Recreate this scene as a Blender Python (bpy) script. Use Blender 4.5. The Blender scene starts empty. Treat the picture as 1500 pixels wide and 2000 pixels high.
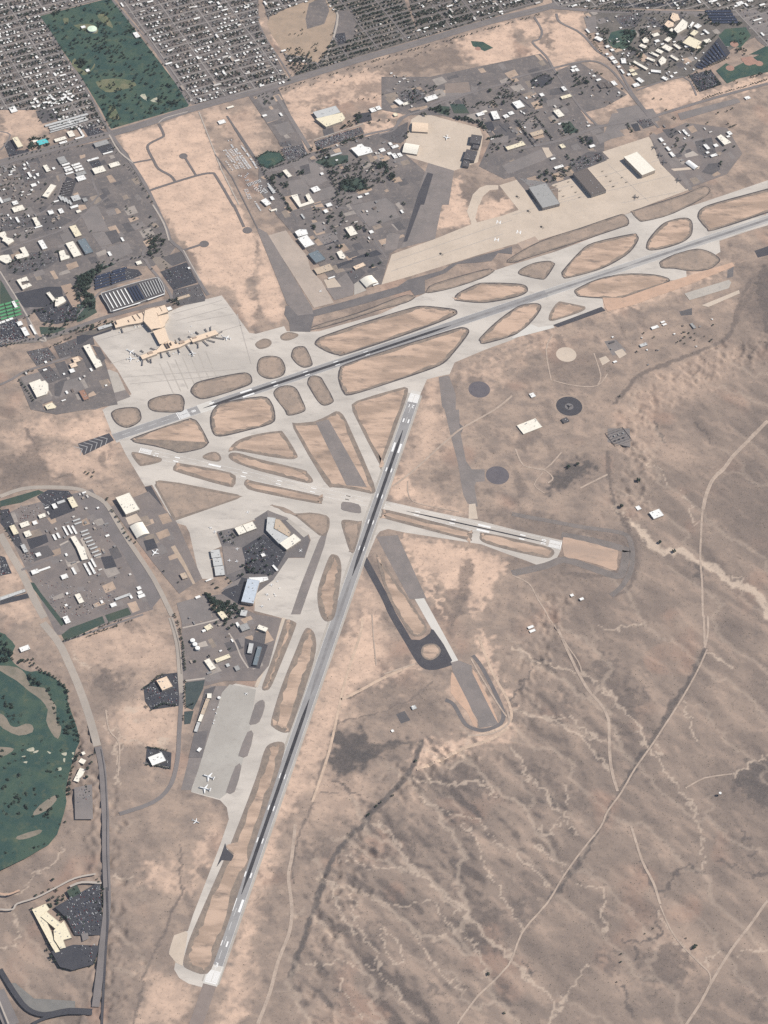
import bpy, bmesh, math, random
import numpy as np
from mathutils import Vector, Matrix
from mathutils.geometry import tessellate_polygon
random.seed(7); rng = np.random.default_rng(7)
S = bpy.context.scene
COL = S.collection
# ------------------------------------------------------------------ camera
CAM_H, TILT, ROLL, FPX = 7352.0, math.radians(49.29), math.radians(4.16), 4500.0
fwd = np.array([0, math.cos(TILT), -math.sin(TILT)])
_r0 = np.array([1., 0, 0]); _u0 = np.cross(_r0, fwd)
cam_r = math.cos(ROLL)*_r0 + math.sin(ROLL)*_u0
cam_u = -math.sin(ROLL)*_r0 + math.cos(ROLL)*_u0
cd = bpy.data.cameras.new('camera'); cam = bpy.data.objects.new('camera', cd); COL.objects.link(cam)
cam.matrix_world = Matrix(((cam_r[0], cam_u[0], -fwd[0], 0), (cam_r[1], cam_u[1], -fwd[1], 0), (cam_r[2], cam_u[2], -fwd[2], CAM_H), (0, 0, 0, 1)))
cd.sensor_fit = 'VERTICAL'; cd.sensor_height = 24.0; cd.lens = FPX/2000*24.0
cd.clip_start = 50; cd.clip_end = 90000
S.camera = cam
# ------------------------------------------------------------------ sky, sun, exposure
SUN_AZ, SUN_EL = math.radians(14), math.radians(47)      # azimuth counted from +X (screen right), morning sun in the east
w = bpy.data.worlds.new('World'); S.world = w; w.use_nodes = True
nt = w.node_tree; bg = nt.nodes['Background']
sky = nt.nodes.new('ShaderNodeTexSky'); sky.sky_type = 'NISHITA'; sky.sun_disc = False
sky.sun_elevation = SUN_EL; sky.sun_rotation = math.pi/2 - SUN_AZ
sky.altitude = 1600; sky.dust_density = 2.0
nt.links.new(sky.outputs[0], bg.inputs[0]); bg.inputs[1].default_value = 0.085
sl = bpy.data.lights.new('sun', 'SUN'); so = bpy.data.objects.new('sun', sl); COL.objects.link(so)
sl.energy = 3.9; sl.angle = math.radians(0.53); sl.color = (1.0, 0.935, 0.84)
_sd = Vector((math.cos(SUN_EL)*math.cos(SUN_AZ), math.cos(SUN_EL)*math.sin(SUN_AZ), math.sin(SUN_EL)))
so.rotation_euler = _sd.to_track_quat('Z', 'Y').to_euler(); so.location = _sd*9000
S.view_settings.view_transform = 'Standard'; S.view_settings.look = 'None'
S.view_settings.exposure = 0.45; S.view_settings.gamma = 1.0; S.view_settings.use_curve_mapping = False
S.cycles.volume_bounces = 0; S.cycles.max_bounces = 4; S.cycles.diffuse_bounces = 2; S.cycles.use_denoising = False
S.cycles.pixel_filter_type = 'BLACKMAN_HARRIS'; S.cycles.filter_width = 1.45

# ------------------------------------------------------------------ survey helpers
def G(x, y, z=0.0):
    """survey point of the photograph -> metres on the plane at height z"""
    d = fwd*FPX + (x-750)*cam_r - (y-1000)*cam_u
    t = (CAM_H-z)/-d[2]
    return (d[0]*t, d[1]*t)
def pp(s):
    """'cr:x,y x,y ..' points read on the 3x enlargement of tile (column c, row r); 'p:' plain; other prefixes in TILES"""
    k, _, r = s.partition(':')
    if k == 'p': x0, y0, sc = 0, 0, 1
    elif k in TILES: x0, y0, sc = TILES[k]
    else: x0, y0, sc = int(k[0])*500, int(k[1])*400, 3
    return [(x0+float(a.split(',')[0])/sc, y0+float(a.split(',')[1])/sc) for a in r.split()]
TILES = {}
def W(s, z=0.0): return [G(x, y, z) for seg in s.split(';') for x, y in pp(seg.strip())]
E_ANG = math.radians(30.3)                                # the street grid: east in this frame
EX, NX = np.array([math.cos(E_ANG), math.sin(E_ANG)]), np.array([-math.sin(E_ANG), math.cos(E_ANG)])
def smooth(p, n=3, closed=True):
    p = [np.array(q) for q in p]; out = []; m = len(p)
    for i in range(m if closed else m-1):
        a, b, c, d = (p[(i+k) % m] if closed else p[min(max(i+k, 0), m-1)] for k in (-1, 0, 1, 2))
        for j in range(n):
            t = j/n
            out.append(tuple(.5*((2*b)+(-a+c)*t+(2*a-5*b+4*c-d)*t*t+(-a+3*b-3*c+d)*t**3)))
    if not closed: out.append(tuple(p[-1]))
    return out
def area2(p): return sum(p[i-1][0]*p[i][1]-p[i][0]*p[i-1][1] for i in range(len(p)))
def inset(p, d):
    if area2(p) < 0: p = p[::-1]
    out = []; m = len(p)
    for i in range(m):
        a, b, c = np.array(p[i-1]), np.array(p[i]), np.array(p[(i+1) % m])
        n1 = np.array([-(b-a)[1], (b-a)[0]]); n2 = np.array([-(c-b)[1], (c-b)[0]])
        n1 = n1/(np.linalg.norm(n1)+1e-9); n2 = n2/(np.linalg.norm(n2)+1e-9)
        n = n1+n2; l = np.linalg.norm(n)
        if l < .3: n = n1; l = 1
        n = n/l; k = d/max(.5, float(n@n1)); out.append(tuple(b+n*k))
    return out
def inside(p, poly):
    x, y = p; c = False; m = len(poly)
    for i in range(m):
        x1, y1 = poly[i-1]; x2, y2 = poly[i]
        if (y1 > y) != (y2 > y) and x < (x2-x1)*(y-y1)/(y2-y1)+x1: c = not c
    return c
# ------------------------------------------------------------------ materials
MATS = {}
def mat(name, a, b=None, scale=.02, rough=.9, c=None, cscale=.2, stretch=None, amt=.5, spec=.2, lo=.35, hi=.65):
    """matt surface: colour a <-> b over broad noise, c sprinkled by finer noise"""
    if name in MATS: return MATS[name]
    m = bpy.data.materials.new(name); m.use_nodes = True; n = m.node_tree.nodes; L = m.node_tree.links
    P = n['Principled BSDF']; P.inputs['Roughness'].default_value = rough; P.inputs['Specular IOR Level'].default_value = spec
    tc = n.new('ShaderNodeTexCoord'); src = tc.outputs['Object']
    if stretch:
        mp = n.new('ShaderNodeMapping'); mp.inputs['Rotation'].default_value = (0, 0, -stretch[0]); mp.inputs['Scale'].default_value = (stretch[1], 1, 1)
        L.new(src, mp.inputs[0]); src = mp.outputs[0]
    def noise(sc, det=6, ro=.6):
        q = n.new('ShaderNodeTexNoise'); q.inputs['Scale'].default_value = sc; q.inputs['Detail'].default_value = det; q.inputs['Roughness'].default_value = ro
        L.new(src, q.inputs['Vector']); return q.outputs[0]
    def ramp(s, lo, hi):
        r = n.new('ShaderNodeMapRange'); r.inputs[1].default_value = lo; r.inputs[2].default_value = hi; r.interpolation_type = 'SMOOTHSTEP'
        L.new(s, r.inputs[0]); return r.outputs[0]
    def mix(f, x, y):
        q = n.new('ShaderNodeMix'); q.data_type = 'RGBA'; L.new(f, q.inputs[0])
        for i, v in ((6, x), (7, y)):
            if isinstance(v, tuple): q.inputs[i].default_value = (*v, 1)
            else: L.new(v, q.inputs[i])
        return q.outputs[2]
    out = mix(ramp(noise(scale), lo, hi), a, b or tuple(v*.85 for v in a))
    if c:
        f = ramp(noise(cscale, 4, .65), .5, .75); q = n.new('ShaderNodeMath'); q.operation = 'MULTIPLY'; q.inputs[1].default_value = amt; L.new(f, q.inputs[0])
        out = mix(q.outputs[0], out, c)
    L.new(out, P.inputs['Base Color']); MATS[name] = m; return m
def plain(name, col, rough=.6, spec=.3, metal=0, var=.88, sc=.15):
    if name in MATS: return MATS[name]
    m = mat(name, col, tuple(v*var for v in col), sc, rough, spec=spec)
    m.node_tree.nodes['Principled BSDF'].inputs['Metallic'].default_value = metal
    return m
# ------------------------------------------------------------------ object helpers
def link(name, me, m, parent=None, **props):
    o = bpy.data.objects.new(name, me); COL.objects.link(o)
    if m is not None and not me.materials: me.materials.append(m)
    if parent: o.parent = parent
    for k, v in props.items(): o[k] = v
    return o
def mesh(name, V, F):
    me = bpy.data.meshes.new(name); me.from_pydata([tuple(map(float, v)) for v in V], [], F); me.update(); return me
OC = np.zeros((240, 160)); OCS = 45.0                      # height of the paving already laid, cell by cell
def cells(poly):
    P = np.array(poly, float); ix = set()
    for a, b in zip(P, np.roll(P, -1, 0)):
        n = max(1, int(np.linalg.norm(b-a)/20)); q = a+(b-a)*np.linspace(0, 1, n+1)[:, None]
        for x, y in q: ix.add((int((y-3200)//OCS), int((x+2700)//OCS)))
    js = [j for j, _ in ix]; ks = [k for _, k in ix]
    for j in range(min(js), max(js)+1):
        for k in range(min(ks), max(ks)+1):
            if (j, k) not in ix and inside(((k+.5)*OCS-2700, (j+.5)*OCS+3200), poly): ix.add((j, k))
    return [(j, k) for j, k in ix if 0 <= j < 240 and 0 <= k < 160]
def lay(poly, z=None, step=.035):
    c = cells(poly)
    if z is None: z = max([OC[i] for i in c] or [0])+step if c else .1
    for i in c: OC[i] = max(OC[i], z)
    return z
def top(x, y):
    j, k = int((y-3200)//OCS), int((x+2700)//OCS); return float(OC[j, k]) if 0 <= j < 240 and 0 <= k < 160 else 0.0
def sheet(name, poly, m, kind='structure', z=None, parent=None, **kw):
    if parent is None: z = lay(poly, z)
    if area2(poly) < 0: poly = poly[::-1]
    tri = tessellate_polygon([[Vector((x, y, 0)) for x, y in poly]])
    F = []
    for t in tri:
        q = [poly[i] for i in t]; F.append(tuple(t) if area2(q) > 0 else tuple(t)[::-1])
    me = mesh(name, [(x, y, z) for x, y in poly], F)
    if parent is None: kw['kind'] = kind
    return link(name, me, m, parent, **kw)
def offs(p, w0, w1=None):
    """left and right border of a polyline"""
    P = np.array(p, float); L, R = [], []
    for i in range(len(P)):
        a = P[max(i-1, 0)]; b = P[min(i+1, len(P)-1)]; t = (b-a)/(np.linalg.norm(b-a)+1e-9); n = np.array([-t[1], t[0]])
        L.append(P[i]+n*w0); R.append(P[i]+n*(-w0 if w1 is None else w1))
    return L, R
def ribbon(name, p, wid, m, z=None, sm=0, parent=None, hf=None, **kw):
    """a road: strip of width wid (m) along p"""
    if sm: p = smooth(p, sm, False)
    if hf:
        q = []; P = np.array(p, float)
        for a, b in zip(P[:-1], P[1:]):
            k = max(1, int(np.linalg.norm(b-a)/14)); q += [tuple(a+(b-a)*j/k) for j in range(k)]
        p = q+[tuple(P[-1])]
    L, R = offs(p, wid/2); V = []; F = []
    if not hf: z = lay([tuple(q) for q in L]+[tuple(q) for q in R[::-1]], z)
    for i, (l, r) in enumerate(zip(L, R)):
        c = (l+r)/2
        for q in (l, r): V.append((q[0], q[1], (max(hf(*q), hf(*c)) if hf else 0)+z))
        if i: F.append((2*i-2, 2*i-1, 2*i+1, 2*i))
    if parent is None: kw['kind'] = 'structure'
    return link(name, mesh(name, V, F), m, parent, **kw)
class MB:
    """collects boxes / prisms / blobs into one mesh"""
    def __init__(s): s.V = []; s.F = []
    def add(s, V, F):
        b = len(s.V); s.V += [tuple(v) for v in V]; s.F += [tuple(i+b for i in f) for f in F]; return s
    def box(s, x0, x1, y0, y1, z0, z1, bottom=True):
        V = [(x, y, z) for z in (z0, z1) for x, y in ((x0, y0), (x1, y0), (x1, y1), (x0, y1))]
        F = [(4, 5, 6, 7), (0, 1, 5, 4), (1, 2, 6, 5), (2, 3, 7, 6), (3, 0, 4, 7)]
        if bottom: F.append((3, 2, 1, 0))
        return s.add(V, F)
    def obox(s, c, w, d, z0, z1, ang=None):
        a = E_ANG if ang is None else ang; u = np.array([math.cos(a), math.sin(a)]); v = np.array([-u[1], u[0]]); c = np.array(c[:2])
        q = [c-u*w/2-v*d/2, c+u*w/2-v*d/2, c+u*w/2+v*d/2, c-u*w/2+v*d/2]
        return s.prism(q, z0, z1)
    def prism(s, q, z0, z1, top=True):
        if area2(q) < 0: q = q[::-1]
        n = len(q); V = [(x, y, z0) for x, y in q]+[(x, y, z1) for x, y in q]
        F = [(i, (i+1) % n, (i+1) % n+n, i+n) for i in range(n)]
        if top: F.append(tuple(range(n, 2*n)))
        return s.add(V, F)
    def quad(s, q, z):
        if area2(q) < 0: q = q[::-1]
        return s.add([(x, y, z) for x, y in q], [tuple(range(len(q)))])
    def tube(s, pts, rad, n=10, caps=True):
        """rings of radius rad[i] (or (ry, rz)) round points of a line"""
        P = np.array(pts, float); V = []; F = []
        for i, p in enumerate(P):
            t = P[min(i+1, len(P)-1)]-P[max(i-1, 0)]; t = t/np.linalg.norm(t)
            a = np.array([0, 0, 1.]) if abs(t[2]) < .9 else np.array([1., 0, 0]); u = np.cross(a, t); u /= np.linalg.norm(u); v = np.cross(t, u)
            r = rad[i] if hasattr(rad[i], '__len__') else (rad[i], rad[i])
            for k in range(n):
                th = 2*math.pi*k/n; V.append(p+u*math.cos(th)*r[0]+v*math.sin(th)*r[1])
        for i in range(len(P)-1):
            for k in range(n): F.append((i*n+k, i*n+(k+1) % n, (i+1)*n+(k+1) % n, (i+1)*n+k))
        if caps: F += [tuple(range(n))[::-1], tuple(range((len(P)-1)*n, len(P)*n))]
        return s.add(V, F)
    def build(s, name, m=None, parent=None, **kw): return link(name, mesh(name, s.V, s.F), m, parent, **kw)
def thing(name, label, cat, loc=(0, 0, 0), rz=0, group=None):
    o = bpy.data.objects.new(name, None); COL.objects.link(o); o.location = loc; o.rotation_euler = (0, 0, rz); o.empty_display_size = 5
    o['label'] = label; o['category'] = cat
    if group: o['group'] = group
    return o
def dup(root, loc, rz=0, label=None, group=None, scale=1):
    def cp(o, par):
        c = o.copy(); COL.objects.link(c)
        if par: c.parent = par
        for ch in o.children: cp(ch, c)
        return c
    r = cp(root, None); r.location = loc; r.rotation_euler = (0, 0, rz); r.scale = (scale,)*3
    if label: r['label'] = label
    if group: r['group'] = group
    return r
# ------------------------------------------------------------------ ground: one sheet with soil kinds and shallow relief
GX0, GX1, GY0, GY1, GS = -2340., 1990., 3640., 10300., 6.5
gx = np.concatenate([[-24000, -12000, -6000, -3200], np.arange(GX0, GX1, GS), [3200, 6000, 12000, 24000]])
gy = np.concatenate([[-14000, -7000, -1500, 1500, 2900], np.arange(GY0, GY1, GS), [11500, 13000, 17000, 24000, 34000]])
nx, ny = len(gx), len(gy); XX, YY = np.meshgrid(gx, gy)
def spectral(lmin, lmax, beta=2.0, ang=None, stretch=1.0, seed=1):
    """smooth random field (0 mean, unit deviation) with wavelengths lmin..lmax metres, stretched along ang"""
    r = np.random.default_rng(seed); f = np.fft.rfft2(r.standard_normal((ny, nx)))
    ky = np.fft.fftfreq(ny, GS)[:, None]; kx = np.fft.rfftfreq(nx, GS)[None]
    if ang is not None:
        ka = kx*math.cos(ang)+ky*math.sin(ang); kb = -kx*math.sin(ang)+ky*math.cos(ang); k = np.sqrt((ka*stretch)**2+kb**2)
    else: k = np.sqrt(kx*kx+ky*ky)
    k = np.maximum(k, 1e-6); a = k**(-beta/2)*np.exp(-(k*lmin)**2)*np.exp(-(1/(k*lmax))**2)
    q = np.fft.irfft2(f*a, s=(ny, nx)); return (q-q.mean())/q.std()
def ss(a, b, x): t = np.clip((x-a)/(b-a), 0, 1); return t*t*(3-2*t)
WAR = spectral(20, 160, 2.2, seed=3)*7; WAR2 = spectral(20, 160, 2.2, seed=4)*7
MASK = {k: np.zeros((ny, nx)) for k in ('bare', 'scrub', 'sand', 'warm', 'red', 'coal')}
def window(P, pad):
    x0, y0 = P.min(0)-pad; x1, y1 = P.max(0)+pad
    i0, i1 = np.searchsorted(gx, [x0, x1]); j0, j1 = np.searchsorted(gy, [y0, y1]); return slice(j0, j1), slice(i0, i1)
def mline(kind, wid, s, st, sm=3, warp=1.0, soft=.5):
    P = W(st); P = np.array(smooth(P, sm, False) if sm else P)
    for a, b in zip(P[:-1], P[1:]):
        sl = window(np.array([a, b]), wid*2.5+25); x = XX[sl]+WAR[sl]*warp; y = YY[sl]+WAR2[sl]*warp
        d = b-a; t = np.clip(((x-a[0])*d[0]+(y-a[1])*d[1])/(d@d+1e-9), 0, 1)
        r = np.hypot(x-a[0]-t*d[0], y-a[1]-t*d[1])
        MASK[kind][sl] = np.maximum(MASK[kind][sl], s*(1-ss(wid*soft, wid*1.2, r)))
def mpoly(kind, soft, s, st, warp=2.0, sm=3, sub=False):
    P = W(st); P = np.array(smooth(P, sm) if sm else P)
    sl = window(P, soft*2+40); x = XX[sl]+WAR[sl]*warp; y = YY[sl]+WAR2[sl]*warp
    ins = np.zeros(x.shape, bool); dist = np.full(x.shape, 1e9)
    for a, b in zip(np.roll(P, 1, 0), P):
        c = ((a[1] > y) != (b[1] > y)) & (x < (b[0]-a[0])*(y-a[1])/(b[1]-a[1]+1e-12)+a[0]); ins ^= c
        d = b-a; t = np.clip(((x-a[0])*d[0]+(y-a[1])*d[1])/(d@d+1e-9), 0, 1); dist = np.minimum(dist, np.hypot(x-a[0]-t*d[0], y-a[1]-t*d[1]))
    v = min(1, s*(1.3 if kind == 'bare' else 1))*ss(-soft, soft, np.where(ins, dist, -dist))
    MASK[kind][sl] = np.maximum(MASK[kind][sl], v) if not sub else MASK[kind][sl]*(1-v)
# broad soils
mpoly('warm', 260, 1, 'p:-200,-200 1700,-200 1700,560 1420,640 1180,800 1180,960 1010,1180 960,1350 760,1480 640,1640 560,1850 500,2200 200,2200 280,1900 240,1500 100,1300 -200,1150', 6)
mpoly('bare', 60, .75, '12:560,900 640,1020 720,1200 600,1200 560,1060;13:700,0 760,250 640,420 480,640 300,1000 180,1200 60,1200 260,760 400,420 520,120 580,0')
mpoly('bare', 35, .7, '14:30,0 120,0 110,250 60,420 0,600 0,330;04:1450,950 1400,1200 1290,1200')
mpoly('bare', 30, .8, '04:1250,250 1480,30 1400,330 1300,560 1230,560 1290,330')
mpoly('bare', 25, .7, '04:1200,100 1250,60 1180,280 1060,480 1080,400')
mpoly('bare', 30, .65, '04:850,260 920,250 1040,250 1060,330 1020,420 900,400 840,350')
mpoly('bare', 30, .55, '04:900,900 1050,960 1130,1000 1060,1200 800,1200 860,1040')
mpoly('bare', 28, .95, '13:970,740 1130,740 1300,690 1490,640 1500,700 1380,770 1200,800 1060,860 940,910 900,880')
mpoly('bare', 16, 1, '13:1300,120 1370,130 1400,300 1470,470 1500,560 1440,540 1380,380 1310,250')
mpoly('bare', 22, .75, '13:520,500 640,430 720,380 930,290 950,310 780,380 700,430 560,500')
mpoly('bare', 25, .6, '13:1170,400 1260,560 1300,650 1250,640 1130,450;13:1290,350 1400,600')
mpoly('bare', 18, .95, '12:880,745 1450,890 1400,1010 1330,1180 1270,1190 1270,1080 1130,1060 1010,960', 2)
mpoly('bare', 14, .9, '12:660,900 720,990 860,1200 800,1200 700,1060;12:650,960', 2) if 0 else None
mpoly('bare', 12, .9, '13:620,0 700,0 690,120 560,420 520,500 500,420', 2)
mpoly('bare', 10, .9, '12:850,760 900,770 1100,1180 1060,1180 960,980', 2)
mpoly('bare', 22, .8, '12:800,420 900,400 940,500 1180,590 1230,620 1000,560 790,500')
mpoly('bare', 30, .8, '22:310,740 620,820 610,950 420,890 300,850')
mpoly('bare', 45, .5, '12:800,330 900,420 1160,560 1230,600 1050,560 780,480')
mpoly('bare', 45, .55, '11:1010,1010 1080,1010 1110,1200 990,1200;12:990,0 1110,0 1130,170 1000,300 830,420 930,100')
mpoly('bare', 25, .85, '21:530,560 650,545 920,440 1280,340 1300,360 1000,490 700,600 540,630')
mpoly('bare', 40, .5, '11:1180,1000 1500,850;21:0,790 220,720 240,830 0,840;11:1400,1050 1250,1000', 4)
mpoly('bare', 70, .3, '22:350,0 700,-60 900,120 1100,300 800,270 560,60')
mpoly('bare', 70, .32, '21:650,1100 900,950 1200,830 1350,900 1150,1100 800,1200')
mpoly('bare', 80, .4, '13:300,1000 500,880 680,1000 560,1200 330,1200')
mpoly('bare', 70, .35, '24:900,620 1100,700 1150,900 1000,1000 850,850;24:700,700 800,640')
mpoly('bare', 60, .6, '03:700,560 860,480 1030,560 1000,760 820,760 640,700')
mpoly('bare', 90, .45, '03:450,60 1000,60 1030,300 800,320 450,280')
mpoly('sand', 14, .8, '03:730,530 790,540 850,590 780,610 740,590')
mpoly('sand', 10, .9, '03:945,700 975,720 975,790 960,790')
mpoly('bare', 45, .8, '02:400,80 620,0 660,180 640,330 520,200;02:150,120 240,60')
mpoly('bare', 40, .6, '02:0,130 170,170 190,270 60,260;02:240,230 500,260 700,420 560,380 330,390')
mpoly('bare', 40, .55, '02:0,900 110,920 130,1010 0,1060;02:0,1130 130,1080 200,1200 0,1200')
mpoly('scrub', 40, .75, '02:0,280 150,250 200,150 260,250 300,400 330,420 180,440 0,460')
# north bare lots
mpoly('bare', 12, 1, '00:690,800 920,740 1110,670 1180,700 1300,1000 1400,1200;01:1400,0 1500,200 1500,420 1370,480 1250,480 1180,360 1110,270 960,60 920,0;00:900,1200 860,1100 760,950', 1, 0)
mpoly('bare', 20, .8, '11:0,180 60,250 120,420 170,640 90,690 0,560;01:1280,240 1500,170 1500,640 1440,700 1360,500 1200,460 1170,360', 1)
mpoly('bare', 20, .95, '10:80,100 260,20 400,10 470,90 440,240 360,370 290,370 180,320 130,260 80,180')
mpoly('scrub', 25, .7, '10:200,170 290,180 280,220 190,220;10:250,270 300,280')
mpoly('bare', 25, .8, '10:1180,240 1400,170 1500,150 1500,420 1300,380 1200,320')
mpoly('bare', 25, .8, '20:0,140 130,110 200,120 240,360 230,400 0,440;20:200,170 260,120 420,190 520,330 400,350 250,390 220,280')
mpoly('bare', 20, .8, '20:250,100 330,60 400,100 410,170 300,150')
mpoly('bare', 25, .75, '20:420,590 560,560 680,560 720,600 560,630 440,640;20:380,540')
mpoly('bare', 25, .8, '20:760,560 900,500 1000,470 1090,540 1080,590 900,640 800,660')
mpoly('bare', 14, .8, '20:1080,570 1500,440 1500,490 1090,600')
mpoly('bare', 20, .6, '20:300,620 400,580 490,720 440,760 360,770;20:380,800')
mpoly('bare', 12, .95, '10:710,590 790,560 830,600 890,640 830,690 740,660;10:700,620')
mpoly('red', 14, .7, '10:730,590 800,570 830,620 870,650 780,690;10:720,620')
mpoly('bare', 14, .9, '10:630,750 740,710 810,720 820,750 740,790 660,800')
mpoly('bare', 12, .9, '10:700,1120 800,1080 860,1110 830,1130 730,1160')
mpoly('bare', 14, .9, '10:1150,1050 1210,1100 1220,1200;11:1240,0 1260,110 1100,130 1060,140 1090,0')
mpoly('bare', 14, .8, '11:1310,0 1500,-40 1500,40 1300,100')
mpoly('bare', 14, .7, '10:150,560 500,440 760,420 800,560 520,600 220,640;10:180,600', 2)
mpoly('scrub', 20, .6, '10:210,560 480,510 480,580 220,620;10:520,520 800,470 780,530 540,570;10:800,380 1180,270 1230,370 850,430')
mpoly('bare', 14, .7, '10:200,650 330,620 360,740 380,790 300,760 240,740;10:210,700')
mpoly('bare', 10, .8, '10:220,770 300,880 320,890 270,780;10:200,740')
mpoly('scrub', 18, .6, '00:600,1070 760,1000 800,1150 760,1200 620,1200;01:620,0 820,0 900,60 760,120')
mpoly('bare', 14, .5, '01:540,30 680,40 770,190 680,200 600,130')
mpoly('bare', 14, .7, '01:180,420 430,330 620,290 620,330 420,380 300,470 120,530')
mpoly('bare', 14, .6, '00:40,640 160,610 200,690 90,720;00:0,860')
mpoly('bare', 20, .5, '00:60,720 230,710 280,780 200,800 90,790;00:0,650 60,650 60,780 0,820')
mpoly('bare', 20, .5, '00:1180,660 1310,640 1330,700 1240,740;00:1350,690 1500,650 1500,900')
mpoly('scrub', 60, .5, '21:300,850 500,880 520,1030 250,1030;21:50,900 200,930 190,1020 40,1000')
mpoly('scrub', 70, .8, '21:1400,400 1520,350 1560,900 1480,760 1350,640')
mpoly('scrub', 80, .55, '22:1180,350 1500,250 1560,900 1250,700 1140,500')
mpoly('scrub', 40, .8, '22:200,430 250,340 420,270 510,330 430,400 300,470 220,490')
mpoly('scrub', 50, .6, '22:0,600 240,640 640,720 690,800 680,950 560,980 300,940 0,940;22:0,900', 3)
mpoly('scrub', 50, .6, '12:1300,580 1500,600 1500,700 1310,620')
mpoly('scrub', 45, 1, '13:470,690 560,690 640,650 660,760 850,740 930,750 700,840 560,960 450,960 440,820')
mpoly('scrub', 30, .8, '13:540,750 600,760 690,820 640,870 540,840')
mpoly('scrub', 40, .55, '13:980,480 1040,460 1100,560 1090,680 1010,640;13:520,480 860,370 1000,420 800,480 540,560')
mpoly('scrub', 60, 1, '23:1280,930 1500,820 1560,1100 1420,1110 1320,1030')
for s in ('14:570,150 700,170 800,200 790,260 640,250 550,200', '14:870,20 940,30 940,210 890,200 850,90', '14:1010,20 1060,60 1050,150 1010,120', '14:1060,300 1150,330 1290,450 1280,480 1180,420 1080,380',
          '14:1280,540 1400,520 1480,700 1420,720 1330,640', '14:1020,590 1110,600 1100,640 1040,630', '14:920,660 1000,690 1040,770 1000,770', '14:470,930 500,970 560,1080 540,1150 510,1060', '14:650,600 740,620 760,760 700,780',
          '14:460,440 530,450 540,530 490,560', '14:310,700 420,720 440,790 360,770', '14:1000,930 1080,960 1130,1050 1040,1050', '23:580,370 640,420 760,420 730,620 640,560 560,440', '23:270,450 350,450 350,550 280,540',
          '23:80,870 200,880 230,980 130,960', '23:370,1010 420,1000 420,1090 380,1120', '24:870,730 960,700 1060,900 1000,1010 760,930 780,780', '24:480,800 640,780 600,930 520,880', '24:0,380 100,480 100,640 30,560', '24:1380,1000 1500,1050 1500,1200 1430,1180',
          '23:480,220 600,260 620,360 520,330', '03:570,320 680,360 760,420 640,470 540,400', '14:240,170 420,150 400,230 260,220', '14:1180,20 1260,60 1290,170 1230,140', '13:990,1000 1230,860 1330,900 1400,1050 1200,1060'):
    mpoly('scrub', 30, .8, s, 3)
# washes
for wd, s in ((30, '22:700,660 760,710 800,760 840,800 880,825 960,820 1010,825 1060,860 1100,890'), (32, '22:1130,895 1200,930 1250,980 1320,1020 1400,1040 1450,1090 1480,1150 1510,1200'), (7, '22:1290,960 1350,990 1410,1050'), (7, '22:600,560 650,610 700,660'),
              (5, '22:800,300 880,350 930,430'), (7, '22:1000,470 1030,520 1060,570 1060,640 1090,660'), (10, '23:0,190 50,220 110,240 140,270 240,295 330,315 400,335 440,350 500,395 560,440 620,520 680,590 740,650 770,770'),
              (9, '23:820,800 880,870 920,940 970,1000 1040,1080 1075,1130 1080,1200'), (9, '23:0,780 50,830 80,930 130,970 190,1030 230,1090 280,1150 330,1180'), (12, '23:20,560 150,590 250,610 330,660 420,730 480,800 550,880 580,920'),
              (6, '23:250,590 350,600 420,670 520,730'), (5, '23:1010,510 1050,640 1075,740'), (10, '23:1140,210 1200,250 1290,290'), (8, '23:1290,940 1400,860 1500,810'), (6, '24:1080,0 1120,80 1110,150 1130,220 1120,290'), (7, '24:20,200 120,280 190,340 220,380'),
              (9, '24:0,810 80,900 150,960 220,1030 270,1100 200,1200'), (12, '14:700,20 800,80 850,170 900,260 960,320 1050,390 1130,440 1200,500 1250,560 1300,620 1340,690 1420,750 1500,800'), (7, '14:410,340 450,420 490,520 560,640 640,700 700,790 720,870 790,960 860,1040 910,1130 960,1180'),
              (6, '14:1210,30 1290,110 1340,290 1420,380 1450,470 1500,530'), (6, '14:560,410 575,500 600,600 630,690'), (6, '14:1050,490 1110,570 1190,650 1290,730 1330,830 1330,920'), (5, '14:250,860 400,840 550,830 640,850 710,880'), (5, '14:930,660 1000,780 1060,870 1150,940 1260,1040'),
              (5, '14:510,210 620,260 720,280 890,275'), (5, '14:480,920 560,1080 620,1150'), (6, '14:1300,10 1370,80 1440,140 1500,190'), (5, '14:640,420 750,480 900,490 1100,470'), (5, '14:1120,580 1200,530'), (5, '14:1030,680 1120,660'), (5, '14:730,640 830,700 860,820 800,850'),
              (5, '14:740,660 760,760 810,840'), (7, '24:160,20 200,90 290,10 380,70'), (6, '24:130,130 220,200 300,270 310,330'), (8, '24:390,370 440,380 530,400 550,450 530,540 560,650'), (6, '24:860,520 900,590 960,700 1050,800 1130,830 1220,760'), (6, '24:1330,780 1420,760 1500,770'),
              (6, '23:850,740 870,810'), (6, '23:520,60 600,80 700,60 800,50'), (5, '23:310,970 330,1100 290,1190'), (6, '24:440,850 380,930 340,1000 290,1070'), (6, '24:0,530 40,600 60,660'), (7, '03:450,200 450,260 520,310'), (7, '03:630,560 620,640 680,720 690,1000'), (6, '03:640,690 780,740 860,770'),
              (6, '04:0,430 120,420 200,300 320,260 360,170'), (5, '04:0,530 80,520 110,700 0,740'), (6, '04:650,330 720,340 790,330'), (8, '13:940,960 1120,980 1200,990 1290,970 1400,1050'), (5, '13:960,1070 1150,1150 1300,1200'), (8, '02:720,780')):
    if ' ' in s: mline('sand', wd*.7, .72 if wd < 20 else 1, s)
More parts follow.
